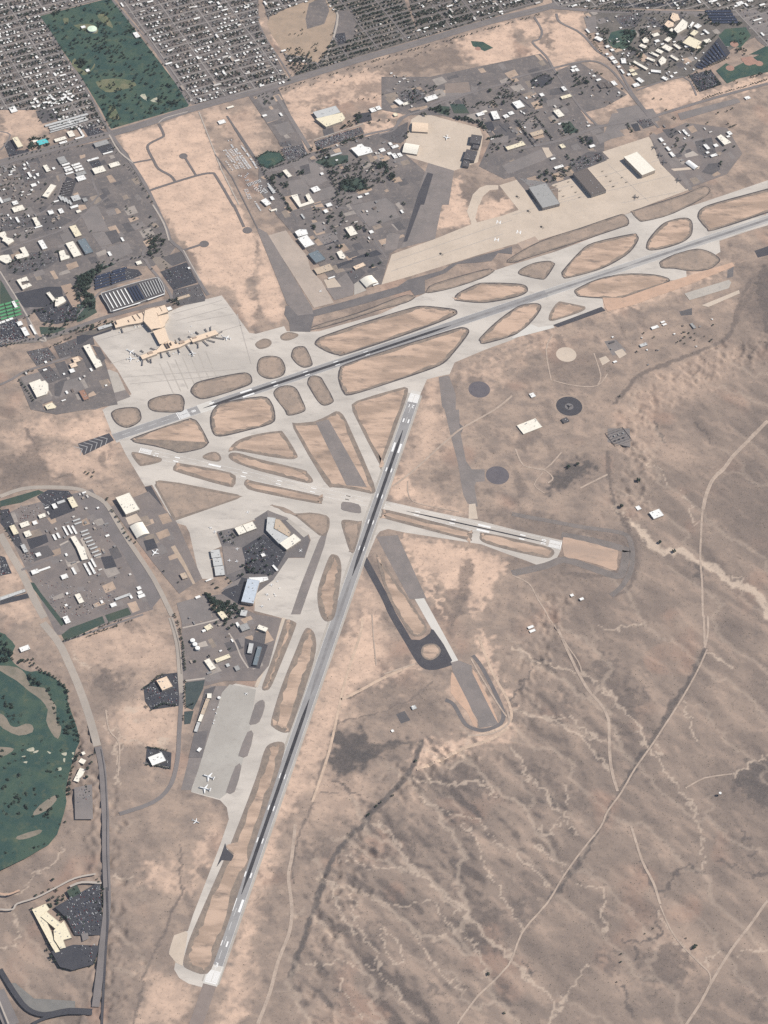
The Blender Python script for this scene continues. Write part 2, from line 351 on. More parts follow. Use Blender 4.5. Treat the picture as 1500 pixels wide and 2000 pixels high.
for wd, s in ((9, '24:760,240 800,320 850,410 900,430 930,370 960,310 1030,270 1090,300 1130,310'), (9, '24:1210,240 1290,260 1370,310 1440,325 1500,320'), (7, '24:855,540 865,620 850,690 790,720 650,700'), (9, '24:650,970 690,1060 690,1150'), (9, '24:720,740 740,790 720,820'), (10, '24:350,310 420,210 500,60'),
              (10, '24:220,460 300,370'), (14, '23:770,790 720,880 660,1000'), (10, '23:1120,240 1060,350 1000,440 880,640'), (7, '23:1300,940 1350,1040'), (6, '23:0,530 140,260 240,300'), (7, '24:60,820 110,900'), (9, '24:1350,60 1390,90 1380,150'), (12, '24:1390,210 1460,190'), (6, '22:1060,70 1130,120 1180,190'), (10, '22:840,60 890,180'),
              (9, '13:450,970 580,1040'), (7, '13:520,490 640,440')):
    mline('scrub', wd, 1, s)
# old weedy tracks and bands
for wd, st in ((24, '21:1400,440 1340,560 1300,690 1250,790;21:1090,860 760,990 690,1060 600,1160'), (30, '21:1460,420 1360,580 1310,700'), (22, '22:560,250 570,400 590,500 610,570 680,700 720,800 725,930 690,1040 600,1090'), (14, '22:0,610 230,650 420,690 640,720 690,770 690,900 650,1000'), (26, '22:300,960 560,975 640,900 660,800 600,740'),
               (28, '23:1130,200 1060,350 960,500 870,660 790,780'), (14, '23:800,770 700,930 630,1030 560,1160;24:520,40 400,230 300,330'), (9, '13:960,750 940,850 880,950 750,1090 620,1200'), (24, '13:970,745 930,860 870,960 740,1100 630,1200;14:660,0 560,90 470,200 410,310 370,430 320,580 260,760 200,920'), (9, '13:480,640 400,860 350,1020 300,1200;14:280,0 240,130 210,280 215,370'),
               (9, '13:490,630 700,580 850,520 960,460 1030,390'), (12, '04:1080,400 1000,560 930,730 850,900 790,1200'), (8, '04:1060,150 1060,400'), (14, '02:150,110 200,200 260,350 310,400 400,390'), (10, '13:380,1040 480,1050')):
    mline('scrub', wd*.5, .8, st, 3, .5, .55)
# burnt and spoil ground
for wd, v, s in ((11, .75, '13:970,745 930,860 870,960 740,1100 630,1200;14:660,0 560,90 470,200 410,310 370,430 320,580 260,760 200,920'), (10, .5, '23:1130,200 1060,350 960,500 870,660 790,780'), (9, .6, '23:770,790 720,880 660,1000'), (8, .45, '24:500,60 420,210 340,320 220,460'), (7, .5, '13:1110,500 1160,540 1210,620 1250,655')): mline('coal', wd, v, s, 3, .4, .6)
mpoly('scrub', 10, .7, '12:1210,880 1280,900 1240,1080 1200,1200;13:1140,80 1110,0;12:1150,1180 1180,1060', 1)
for s in ('13:470,720 560,700 640,660 655,750 850,745 930,755 700,830 560,920 450,940 440,820', '22:240,420 300,350 420,290 500,330 430,390 300,460 230,480', '23:1290,930 1500,830 1560,1090 1440,1100 1330,1020', '22:1060,900 1120,900 1110,990 1070,960', '21:1440,420 1540,380 1560,820 1480,720'): mpoly('coal', 9, .8 if s[:2] in ('13', '22') else .55, s, 2)
mpoly('coal', 10, 1, '13:545,740 590,770 690,820 650,870 540,840', 1)
# natural drainage of the mesa: a fractal upland is drained cell by cell, the channels become sandy washes
import heapq
MASK['rug'] = np.zeros((ny, nx)); mpoly('rug', 90, 1, 'p:600,1600 640,1540 800,1440 960,1440 1120,1540 1080,1660 1000,1760 960,1880 1040,2080 480,2100 520,1880', 5); mpoly('rug', 80, .7, 'p:1000,1230 1150,1260 1250,1420 1180,1500 1020,1430', 4); RUG = .28+.72*MASK.pop('rug')
des = 1-ss(.25, .75, MASK['warm']); core = (XX > GX0) & (XX < GX1-GS) & (YY > GY0) & (YY < GY1-GS)
fr = spectral(30, 420, 4.2, ang=math.radians(-41), stretch=1.9, seed=13); big = spectral(200, 1200, 2.5, seed=21)
C2 = 2;  fx, fy = XX[5:-5:C2, 4:-4:C2], YY[5:-5:C2, 4:-4:C2]; Hc = fr[5:-5:C2, 4:-4:C2]*5+spectral(20, 120, 2.5, seed=15)[5:-5:C2, 4:-4:C2]*.5-.06*(fx*.75-fy*.66)
mj, mi_ = Hc.shape; rec = np.full((mj, mi_), -1, np.int64); seen = np.zeros((mj, mi_), bool); hp = []; Hl = Hc.tolist(); orderc = []
for j in range(mj):
    for i in (range(mi_) if j in (0, mj-1) else (0, mi_-1)): heapq.heappush(hp, (Hl[j][i], j*mi_+i)); seen[j, i] = True
seenl = seen.tolist(); recl = [-1]*(mj*mi_)
while hp:
    h, c = heapq.heappop(hp); orderc.append(c); j, i = divmod(c, mi_)
    for dj, di in ((1, 0), (-1, 0), (0, 1), (0, -1), (1, 1), (1, -1), (-1, 1), (-1, -1)):
        q, p = j+dj, i+di
        if 0 <= q < mj and 0 <= p < mi_ and not seenl[q][p]:
            seenl[q][p] = True; recl[q*mi_+p] = c; heapq.heappush(hp, (max(h+1e-4, Hl[q][p]), q*mi_+p))
acc = [1.0]*(mj*mi_)
for c in reversed(orderc):
    if recl[c] >= 0: acc[recl[c]] += acc[c]
rj = np.random.default_rng(17); jx = rj.uniform(-6, 6, (mj, mi_)); jy = rj.uniform(-6, 6, (mj, mi_)); dsub = des[5:-5:C2, 4:-4:C2]; CH = np.zeros((ny, nx))
for c in orderc:
    if acc[c] < 44 or recl[c] < 0: continue
    j, i = divmod(c, mi_); 
    rg = RUG[5+j*C2, 4+i*C2]
    if dsub[j, i] < .3 or acc[c]*rg**1.6 < 32: continue
    q, p = divmod(recl[c], mi_); a = np.array((fx[j, i]+jx[j, i], fy[j, i]+jy[j, i])); b = np.array((fx[q, p]+jx[q, p], fy[q, p]+jy[q, p])); wd = min(3.4+.26*acc[c]**.42, 7.5); st = min(.5, .08+.014*acc[c]**.55)
    sl = window(np.array([a, b]), wd*2+12); x = XX[sl]+WAR[sl]*.4; y = YY[sl]+WAR2[sl]*.4; d = b-a; t = np.clip(((x-a[0])*d[0]+(y-a[1])*d[1])/(d@d+1e-9), 0, 1); r = np.hypot(x-a[0]-t*d[0], y-a[1]-t*d[1])
    CH[sl] = np.maximum(CH[sl], st*(1-ss(wd*.45, wd*1.5, r)))
CH *= .35+.5*RUG; MASK['sand'] = np.maximum(MASK['sand'], des*CH)
gyy, gxx = np.gradient(fr*4.2+spectral(24, 160, 3, seed=16)*.8, GS); asp = gxx*.55+gyy*.83; asp = asp/asp.std()
MASK['scrub'] = np.maximum(MASK['scrub'], des*(.9*RUG*ss(.25, 1.5, asp)+.3*ss(.3, 1.4, big))*(1-CH)); MASK['scrub'] = np.maximum(MASK['scrub'], (1-ss(.45, .85, MASK['bare']))*.55*MASK['warm']*ss(.5, 1.6, spectral(25, 500, 3.6, ang=math.radians(30), stretch=.6, seed=31)))
MASK['bare'] = np.maximum(MASK['bare'], .24*ss(.45, 1.8, spectral(20, 420, 3.6, ang=math.radians(30), stretch=.6, seed=23)+.3*big)*(.35+.65*MASK['warm'])+.18*des*ss(.4, 1.5, -asp))
MASK['red'] = np.maximum(MASK['red'], .5*ss(.8, 2, spectral(150, 900, 2.2, seed=29)))
MASK['flat'] = np.zeros((ny, nx)); mpoly('flat', 30, 1, '22:-100,540 250,560 700,690 780,860 700,1080 500,1120 200,1000 -100,1000', 0); mpoly('flat', 30, 1, '13:1000,250 1300,80 1540,560 1480,760 1200,800 1000,600', 0); FL = 1-MASK.pop('flat')
HH = np.where(core, FL*des*(fr*3.6*(.35+.65*RUG)-9.0-1.0*CH), 0); HH = np.minimum(HH, 0)*(1-ss(0, .3, MASK['warm']))
V = np.stack([XX, YY, HH], -1).reshape(-1, 3).astype(np.float32)
idx = np.arange(nx*ny).reshape(ny, nx); quads = np.stack([idx[:-1, :-1], idx[:-1, 1:], idx[1:, 1:], idx[1:, :-1]], -1).reshape(-1, 4)
me = bpy.data.meshes.new('ground'); me.vertices.add(len(V)); me.vertices.foreach_set('co', V.ravel())
me.loops.add(quads.size); me.loops.foreach_set('vertex_index', quads.ravel().astype(np.int32))
me.polygons.add(len(quads)); me.polygons.foreach_set('loop_start', np.arange(0, quads.size, 4, dtype=np.int32))
me.update(calc_edges=True); me.polygons.foreach_set('use_smooth', np.ones(len(quads), bool))
for k, a in MASK.items():
    at = me.attributes.new(k, 'FLOAT', 'POINT'); at.data.foreach_set('value', np.where(core, a, a*0).ravel().astype(np.float32))
def hgt(x, y):
    i = (x-GX0)/GS+4; j = (y-GY0)/GS+5
    if not (4 <= i < nx-6 and 5 <= j < ny-7): return 0.0
    a, b = int(i), int(j); u, v = i-a, j-b
    return float((HH[b, a]*(1-u)+HH[b, a+1]*u)*(1-v)+(HH[b+1, a]*(1-u)+HH[b+1, a+1]*u)*v)
gm = bpy.data.materials.new('soil'); gm.use_nodes = True; _n = gm.node_tree.nodes; _L = gm.node_tree.links; _P = _n['Principled BSDF']
_P.inputs['Roughness'].default_value = .95; _P.inputs['Specular IOR Level'].default_value = .1
_tc = _n.new('ShaderNodeTexCoord')
def _noise(sc, det=8, ro=.62, rot=0, st=1):
    mp = _n.new('ShaderNodeMapping'); mp.inputs['Rotation'].default_value = (0, 0, rot); mp.inputs['Scale'].default_value = (st, 1, 1); _L.new(_tc.outputs['Object'], mp.inputs[0])
    q = _n.new('ShaderNodeTexNoise'); q.inputs['Scale'].default_value = sc; q.inputs['Detail'].default_value = det; q.inputs['Roughness'].default_value = ro; _L.new(mp.outputs[0], q.inputs['Vector']); return q.outputs[0]
def _rng(s, lo, hi, a=0, b=1):
    r = _n.new('ShaderNodeMapRange'); r.interpolation_type = 'SMOOTHSTEP'
    for i, v in enumerate((lo, hi, a, b)): r.inputs[i+1].default_value = v
    _L.new(s, r.inputs[0]); return r.outputs[0]
def _mul(a, b, op='MULTIPLY'):
    q = _n.new('ShaderNodeMath'); q.operation = op
    for i, v in enumerate((a, b)):
        if isinstance(v, (int, float)): q.inputs[i].default_value = v
        else: _L.new(v, q.inputs[i])
    return q.outputs[0]
def _mix(f, x, y):
    q = _n.new('ShaderNodeMix'); q.data_type = 'RGBA'; _L.new(f, q.inputs[0])
    for i, v in ((6, x), (7, y)):
        if isinstance(v, tuple): q.inputs[i].default_value = (*v, 1)
        else: _L.new(v, q.inputs[i])
    return q.outputs[2]
def _att(k):
    q = _n.new('ShaderNodeAttribute'); q.attribute_name = k; return q.outputs['Fac']
n1 = _noise(.0045); n2 = _noise(.02); n3 = _noise(.07, 5, .7); n4 = _noise(.25, 3, .7); n5 = _noise(.016, 6, .62, math.radians(-30), .7)
c = _mix(_rng(n1, .32, .68), (.288, .224, .182), (.21, .168, .142))
warm = _mix(_rng(n5, .34, .66), (.368, .28, .22), (.238, .19, .16))
c = _mix(_att('warm'), c, warm)
c = _mix(_mul(_att('red'), _rng(n1, .3, .6)), c, (.35, .225, .17))
c = _mix(_mul(_att('bare'), _rng(n2, .25, .6, .65, 1)), c, _mix(_rng(n5, .35, .68), (.64, .46, .345), (.50, .365, .28)))
c = _mix(_mul(_att('scrub'), _rng(n2, .25, .6, .75, 1)), c, _mix(_rng(n3, .35, .65), (.155, .128, .114), (.118, .10, .092)))
c = _mix(_mul(_att('coal'), _rng(n2, .2, .6, .6, 1)), c, _mix(_rng(n3, .35, .65), (.105, .094, .090), (.07, .066, .066)))
c = _mix(_mul(_att('sand'), _rng(n3, .2, .55, .75, 1)), c, (.50, .40, .315))
c = _mix(_mul(_rng(n3, .53, .66), .42), c, (.125, .106, .096))            # scattered saltbush and weeds
c = _mix(_mul(_rng(n4, .54, .70), .32), c, (.42, .32, .25))
_L.new(c, _P.inputs['Base Color']); MATS['soil'] = gm
ground = link('ground', me, gm, kind='structure')
# ------------------------------------------------------------------ airfield paving
CONC = mat('concrete', (.545, .495, .435), (.43, .392, .347), .007, .85, (.33, .30, .27), .03, stretch=(math.radians(32), .4), amt=.6)
CONC2 = mat('concrete_tan', (.54, .45, .36), (.48, .40, .32), .008, .85, (.37, .32, .27), .06, amt=.5)
CONCG = mat('concrete_grey', (.43, .39, .34), (.38, .345, .30), .008, .85, (.27, .25, .235), .06, amt=.6)
CONCW = mat('concrete_new', (.58, .55, .50), (.54, .51, .46), .01, .85)
ASPO = mat('asphalt_old', (.225, .195, .18), (.185, .165, .155), .012, .9, (.28, .245, .22), .05, amt=.5)
ASPM = mat('asphalt_worn', (.16, .145, .14), (.13, .12, .12), .015, .9, (.21, .19, .18), .05, amt=.5)
ASPN = mat('asphalt_new', (.075, .072, .078), (.062, .06, .068), .02, .85, (.10, .095, .095), .06, amt=.5)
RWYA = mat('runway_asphalt', (.33, .32, .31), (.28, .275, .27), .01, .85, (.22, .215, .21), .06, stretch=(0, 1), amt=.5)
SHO = mat('shoulder', (.095, .083, .082), (.078, .07, .07), .03, .9, (.17, .14, .122), .05, amt=.55)
WEED = mat('weedy_shoulder', (.25, .20, .165), (.20, .165, .14), .03, .95, (.15, .13, .115), .06, amt=.5)
INF = mat('infield_soil', (.52, .375, .28), (.34, .25, .19), .014, .95, (.16, .13, .112), .03, stretch=(math.radians(32), .3), amt=.85, lo=.4, hi=.6)
INFW = mat('infield_weed_edge', (.27, .215, .172), (.20, .165, .138), .03, .95, (.13, .112, .10), .07, amt=.7)
INF2 = mat('infield_weeds', (.36, .275, .215), (.27, .215, .175), .012, .95, (.17, .145, .125), .05, amt=.7)
INF3 = mat('infield_soil_cross', (.50, .365, .275), (.35, .26, .20), .014, .95, (.17, .138, .118), .03, stretch=(math.radians(-11), .3), amt=.8, lo=.4, hi=.6)
INF4 = mat('infield_soil_long', (.50, .365, .275), (.34, .25, .19), .014, .95, (.17, .138, .118), .03, stretch=(math.radians(76), .3), amt=.85, lo=.4, hi=.6)
SOILO = mat('graded_earth', (.53, .36, .26), (.46, .315, .23), .012, .95, (.35, .26, .20), .05, amt=.7)
WHITE = plain('white_paint', (.80, .79, .76), .7)
RUB = mat('tyre_rubber', (.036, .035, .04), (.06, .057, .06), .02, .8, stretch=(0, 1))
RUB2 = mat('tyre_rubber_thin', (.20, .19, .185), (.25, .24, .235), .02, .85)

field = W('p:1500,352 1367,397 1253,432 1233,415 1218,420 1230,437 1083,492 1000,517 967,528 830,573 743,613 623,647 600,648 560,647 555,637 500,652 487,650 443,590 433,577 367,593 300,622 217,645 180,657 230,723 257,770 200,800 217,843 233,862 247,890 267,923 283,950 297,947 340,1020 363,1027 370,1040 390,1130 417,1131 409,1077 433,1067 422,1041 460,1030 500,1014 522,997 560,1012 603,1043 607,1055 595,1090 563,1090 533,1133 498,1160 497,1193 570,1212 554,1209 500,1343 460,1335 443,1343 423,1403 377,1530 373,1547 430,1563 443,1577 447,1600 430,1650 377,1787 367,1818 340,1827 333,1847 330,1860 343,1877 340,1893 350,1910 368,1921 394,1928 404,1931 418,1934 425,1912 500,1668 620,1320 735,1047 742,1038 758,1033 790,1040 940,1063 985,1080 1030,1096 1060,1108 1085,1096 1096,1073 1098,1058 940,1018 760,982 748,976 795,855 822,768 834,741 853,736 878,731 888,708 950,682 1000,664 1050,640 1085,636 1150,612 1179,603 1177,582 1230,562 1305,548 1342,545 1340,530 1407,492 1405,470 1420,463 1500,440')
taxi = sheet('taxiway', field, CONC, z=.10)
IRND = random.Random(11)
def wobble(p, a):
    """uneven edge: every point pushed in or out by a smooth random amount"""
    q = smooth(p, 2); n = len(q); ph = [IRND.uniform(0, 6.28) for _ in range(6)]; o = []
    A, B_ = np.array(inset(q, a)), np.array(inset(q, -a*.25))
    for i in range(n):
        t = 2*math.pi*i/n; w_ = .5+.16*sum(math.sin(t*f+ph[k]) for k, f in enumerate((3, 5, 9, 14, 23, 37)))+IRND.uniform(-.25, .25); w_ = min(1, max(0, w_)); o.append(tuple(A[i]*w_+B_[i]*(1-w_)))
    return o
def island(st, m=INF, sh=SHO, w=8.5, sm=3, name='infield'):
    p = W(st); p = smooth(p, sm) if sm else p
    sheet('shoulder', p, sh, z=.60)
    size = math.sqrt(abs(area2(p))/2); q = inset(p, w*.55)
    sheet('weed_edge', wobble(q, w*.45) if size > 40 else q, INFW, z=.66)
    if size > 45:
        q = inset(p, min(w*1.5, size*.12))
        sheet(name, wobble(q, min(w*1.2, size*.09)), m, z=.72)
I1 = '11:345,805 360,785 400,765 620,690 900,605 980,592 1100,602 1165,612 1180,630 1165,650 1050,700 800,790 530,878 480,882 420,865 350,825'
for st, m, sh, wd in (
    (I1, INF, SHO, 10), ('11:485,1040 480,1000 490,960 530,930 830,830 1150,730 1220,718 1250,738 1230,780 1150,880 1100,930 1010,970 800,1040 560,1115 510,1100', INF, SHO, 9),
    ('p:888,585 893,573 930,555 950,552 1000,553 1023,556 1031,563 1027,573 1000,583 945,592 895,588', INF, SHO, 9), ('11:10,920 30,895 80,885 140,895 170,940 170,985 140,1010 80,1022 30,1005 5,970', INF2, SHO, 7),
    ('11:205,880 220,840 260,828 295,840 330,920 325,945 280,955 240,935 210,900', INF2, SHO, 7), ('11:-5,815 40,785 80,790 92,812 70,835 20,845', INF2, WEED, 5), ('11:145,765 190,745 245,757 240,775 190,795 150,790', INF2, WEED, 5),
    ('11:300,1045 310,1010 340,1000 380,1010 400,1040 450,1130 450,1160 400,1178 360,1150 310,1070', INF2, SHO, 7), ('p:535,773 538,760 550,754 567,753 580,760 590,780 597,798 590,806 563,812 555,800', INF2, SHO, 7),
    ('p:410,815 420,795 440,785 510,774 530,785 538,812 530,828 480,842 430,853 414,843', INF, SHO, 9), ('01:1115,1090 1130,1060 1180,1030 1400,985 1460,990 1478,1020 1470,1050 1400,1080 1220,1135 1160,1135 1125,1110', INF2, SHO, 9),
    ('01:865,1170 880,1140 960,1115 1050,1110 1080,1140 1080,1180 1060,1215 930,1215 880,1200', INF2, SHO, 8), ('02:650,20 700,-8 800,-12 828,30 820,70 760,105 710,100 670,70', INF2, SHO, 8),
    ('02:775,182 790,160 1080,60 1130,55 1165,80 1220,180 1220,200 1180,230 1060,255 1000,240 900,215 800,197', INF, SHO, 7), ('p:446,882 460,863 493,850 543,842 555,847 580,887 578,895 567,897 533,893 500,887 460,880', INF3, WEED, 8),
    ('02:1190,270 1240,248 1280,255 1297,290 1270,305 1200,290', INF2, WEED, 5), ('p:447,893 450,885 467,885 500,895 590,917 600,923 611,937 608,943 593,942 550,931 500,918 460,903', INF3, WEED, 8),
    ('02:1015,345 1030,320 1060,315 1350,370 1380,420 1370,445 1330,450 1050,370', INF3, WEED, 8), ('p:477,943 483,936 500,941 620,967 630,973 628,981 617,983 500,960 480,950', INF3, WEED, 7),
    ('02:770,260 800,250 930,280 948,295 930,310 840,330 810,320', INF2, WEED, 6), ('12:500,665 520,645 600,655 620,665 580,825 550,828 520,740', INF2, WEED, 7),
    ('p:620,1160 627,1130 643,1088 653,1083 663,1090 667,1113 663,1150 657,1190 650,1210 635,1213 624,1195', INF4, WEED, 10), ('13:280,100 310,80 345,120 350,220 300,400 210,660 190,690 150,690 100,660 90,620 150,420 230,220', INF4, WEED, 11),
    ('13:35,430 60,445 90,420 150,280 230,80 228,45 180,30 165,50 110,220 70,330', INF4, WEED, 9),
    ('p:527,1453 550,1449 556,1463 540,1520 500,1640 450,1790 425,1860 405,1902 365,1892 358,1880 362,1862 372,1830 400,1765 450,1650 500,1520 515,1470', INF4, WEED, 11),
    ('12:740,600 780,590 1230,705 1265,730 1260,755 1220,760 760,640 735,625', INF3, WEED, 8), ('p:938,1045 950,1041 1060,1065 1082,1076 1078,1087 1060,1089 985,1072 942,1058', INF3, WEED, 7),
    ('21:35,395 60,370 130,340 210,328 245,340 250,355 200,430 160,437 80,420 45,410', INF2, SHO, 7), ('21:290,405 300,380 400,270 480,220 700,170 735,180 740,210 690,280 600,340 500,385 330,430 300,425', INF, SHO, 8),
    ('21:785,245 800,200 870,120 930,90 1010,75 1050,90 1060,130 1050,180 1000,220 900,255 820,268 790,260', INF, SHO, 8), ('p:1362,420 1370,407 1400,395 1500,368 1560,350 1560,396 1500,416 1395,450 1380,447 1365,430', INF, SHO, 9),
    ('21:865,350 870,330 950,290 1060,260 1120,262 1180,285 1220,320 1200,350 1150,380 1050,390 950,375 880,372', INF2, SHO, 7), ('21:365,510 380,490 500,435 650,405 800,405 890,420 925,440 890,465 650,545 560,550 400,540 375,525', INF, SHO, 7),
    ('21:215,660 230,620 270,570 310,572 400,590 430,600 410,625 280,670 225,680', INF, WEED, 6), ('p:937,667 937,660 967,630 1000,605 1020,595 1047,592 1057,597 1055,607 1040,627 1017,648 990,660 945,672', INF, SHO, 8)):
    island(st, m, sh, wd)
island('p:302,947 310,938 350,943 465,966 471,970 463,975 342,1017 337,1012', INF2, WEED, 6, 0)
island('12:220,110 240,80 340,70 430,30 470,10 510,30 560,130 690,430 690,490 640,485 520,460 450,455 400,420', INF4, WEED, 9, 2)
island('p:688,797 697,783 777,759 793,757 797,765 786,800 747,906 741,906 697,820', INF, WEED, 8, 2)
island('p:530,985 545,991 577,1003 605,1001 638,1007 644,1020 640,1040 624,1046 580,1010', INF2, WEED, 5, 2)
for st in ('12:500,570 510,540 600,555 615,590 605,608 510,590', '13:-10,545 0,520 40,500 52,540 20,630 -20,645 -40,640', '03:1450,690 1485,700 1450,830 1405,832 1400,815', '03:1380,890 1415,890 1375,1040 1330,1045 1328,1030'):
    sheet('asphalt_island', smooth(W(st), 2), ASPO, z=.75)
# closed cross runway: bands of old asphalt over the soil, with a stub of pale concrete
sheet('closed_runway', W('12:350,75 425,58 650,455 530,445'), ASPO, z=.86)
sheet('closed_runway', W('12:705,745 830,735 1000,1110 900,1112'), ASPO)
sheet('closed_runway', W('12:930,1110 985,1105;13:1185,270 1140,282'), CONCW)
sheet('closed_runway', W('13:1140,282 1190,270 1265,300 1265,340 1410,600 1420,650 1305,665 1300,620 1180,430'), ASPO)
ribbon('perimeter_road', smooth(W('12:630,870 690,980 760,1110;13:800,0 900,170 960,270 1000,305 1060,305 1140,280'), 3, False), 30, ASPN)
sheet('turning_loop', smooth(W('13:890,150 960,150 1020,110 1040,90 1150,270 1080,300 1010,300 960,280 920,220'), 2), ASPN)
island('13:967,213 980,184 1012,172 1056,176 1082,206 1072,240 1036,266 1002,266 974,244', INF3, WEED, 4)
island('12:705,860 740,890 830,1020 905,1125;13:955,0 998,68 993,108 960,128 912,118 850,30 770,-110', INF4, WEED, 6)
ribbon('perimeter_road', smooth(W('13:1110,500 1160,530 1210,620 1250,660 1330,680 1420,650 1450,600 1430,520 1330,320 1270,240'), 3, False), 16, ASPM)
sheet('overrun_pad', wobble(W('22:300,748 380,763 460,780 540,803 622,826 617,886 612,945 520,918 430,892 368,875 306,858'), 3), mat('overrun_earth', (.47, .335, .25), (.37, .275, .215), .012, .95, (.24, .195, .16), .04, stretch=(math.radians(-11), .4)), z=.62)
for st, wd in (('22:290,735 460,765 650,815 668,840 650,940 610,975 430,915 300,880 200,915 0,960', 34), ('22:0,612 230,655 420,690 640,722 695,775 705,880 690,960 640,1040 580,1090', 22)): ribbon('perimeter_track', smooth(W(st), 3, False), wd, mat('perimeter_dirt', (.205, .178, .162), (.165, .145, .134), .02, .95, (.26, .215, .185), .05), z=.3, hf=hgt)
for st in ('13:1145,335 1185,400 1300,640 1270,650 1230,570 1140,460', '13:1270,345 1295,348 1412,600 1395,608', '12:860,990 900,1030 1110,1190 1080,1190;13:1120,0 1060,-60') [:2]: sheet('graded_strip', wobble(W(st), 4), SOILO)
for st, wd in (('13:1305,130 1340,230 1400,370 1470,490 1498,590 1470,640 1370,690 1240,715', 11), ('13:500,500 640,430 720,385 930,290', 12), ('13:940,905 1060,860 1200,790 1380,730 1480,660', 14), ('13:625,20 610,120 540,330 500,480 430,800 330,1100', 10)): ribbon('pale_berm', smooth(W(st), 3, False), wd, mat('pale_earth', (.56, .42, .315), (.44, .335, .255), .025, .95, (.30, .24, .19), .06, amt=.8), z=.25, hf=hgt)
# taxiways of older asphalt
def strip(st, m, name='taxiway_band'): return sheet(name, W(st), m, z=.40)
strip('12:370,760 432,660 400,800 330,1000 260,1200 205,1200 270,1010', ASPO)
sheet('disused_taxiway', W('11:1070,1010 1130,1000 1170,1110 1170,1200;12:1190,0 1195,120 1230,300 1265,350 1340,350 1340,420 1290,425 1280,450 1300,570 1240,550 1215,500 1180,300 1140,150 1105,0;11:1090,1180'), ASPO)
sheet('stub', W('12:1248,555 1285,550 1300,640 1245,640'), CONC2)
sheet('perimeter_road', W('12:1190,80 1215,100 1235,75 1215,110 1200,140'), ASPM)
sheet('taxiway_north', W('11:195,690 165,640 175,590 330,620 600,545 830,480 890,440 1090,385 1150,345 1500,245 1500,290 1420,282 1380,330 1290,340 1180,347 1110,400 990,442 990,518 930,533 905,500 600,590 340,655 318,745 200,742'), ASPM)
island('11:325,735 340,710 600,630 850,535 910,530 935,540 880,575 700,625 500,690', INF2, SHO, 6)
island('11:1000,500 1050,460 1330,380 1385,380 1395,390 1330,430 1150,490 1010,518', INF2, SHO, 6)
island('20:1620,-50 1700,-60 1710,-40 1640,-10', INF2, SHO, 3)
island('21:-30,325 160,215 400,135 620,60 660,60 685,90 680,120 640,135 400,215 100,310 20,338', INF2, SHO, 7)
island('21:700,45 720,30 1000,-60 1130,-110 1150,-60 950,50 780,97 740,90', INF2, SHO, 6)
# aprons
sheet('military_apron', W('p:745,556 765,497 846,468 923,437 985,420 1013,410 975,362 1013,350 1025,363 1045,395 1063,405 1090,400 1090,368 1072,360 1123,347 1150,327 1185,313 1175,297 1267,267 1347,370 1267,400 1217,420 1050,470 1000,478 970,487 800,540'), CONC2, z=.30)
sheet('apron_patch', W('21:30,225 135,185 160,215 60,260'), mat('concrete_rust', (.42, .32, .25), (.37, .29, .235), .03), z=.40)
sheet('military_apron', W('11:1258,95 1235,40 1250,0 1270,-60;10:1310,1100 1350,1085 1420,1085 1420,1110 1370,1115 1330,1150 1310,1200;11:1305,0 1285,80 1300,112 1262,122'), CONC2, z=.32)
sheet('hangar_apron', W('10:975,660 1080,690 1310,750 1330,800 1320,860 1300,950 1160,1000 1010,955 860,910 880,820 910,700'), CONC2)
sheet('disused_ramp', W('10:1010,955 1160,1000 1130,1200;11:1090,0 1060,140 1050,200 830,260 850,210 960,0;10:920,1200'), ASPO)
sheet('disused_ramp', W('10:1005,1010 1038,1020 985,1200;11:965,0 885,215 848,222 905,60 920,0;10:930,1180'), ASPN)
sheet('parking_apron', W('11:70,180 175,150 215,205 300,300 320,380 385,450 455,575 340,605'), mat('parking_apron_tan', (.43, .355, .295), (.37, .31, .26), .01, .9, (.29, .245, .21), .05))
sheet('service_road', W('11:0,130 65,165 330,605 335,640 245,650 180,580 130,450'), ASPO)
sheet('blast_pad', W('02:455,200 640,138 668,180 490,268'), ASPN)
sheet('blast_pad', W('02:848,455 885,447 1028,700 1000,718'), ASPN)
sheet('asphalt_pad', W('21:240,705 525,598 548,620 270,718'), ASPN)
sheet('asphalt_pad', W('21:1420,270 1520,235 1520,290 1440,310'), ASPN)
sheet('asphalt_pad', W('21:1262,385 1300,360 1295,420 1260,430'), ASPM)
sheet('haul_road', W('21:530,545 650,545 910,455 1010,425 1290,338 1305,360 1000,482 700,590 560,625 545,600'), SOILO, z=.95)
sheet('concrete_pad', W('21:1010,520 1270,440 1285,455 1270,490 1040,560'), CONCG)
sheet('concrete_pad', W('21:1110,590 1330,500 1335,520 1150,600'), CONC2)
sheet('white_slab', W('21:110,700 155,718 240,705 250,720 0,785 0,778'), CONCW)
sheet('asphalt_wedge', W('04:1320,140 1328,175 1370,215 1355,245 1300,240 1270,280 1300,200'), ASPN, z=1.0)
sheet('bare_patch', wobble(W('04:1330,150 1440,130 1460,200 1440,280 1380,320 1360,260 1372,215 1330,180'), 9), INF4, z=.96)
sheet('runup_apron', W('04:1000,740 1020,680 1090,655 1100,670 1070,860 1030,840 990,790'), CONC2, z=.35)
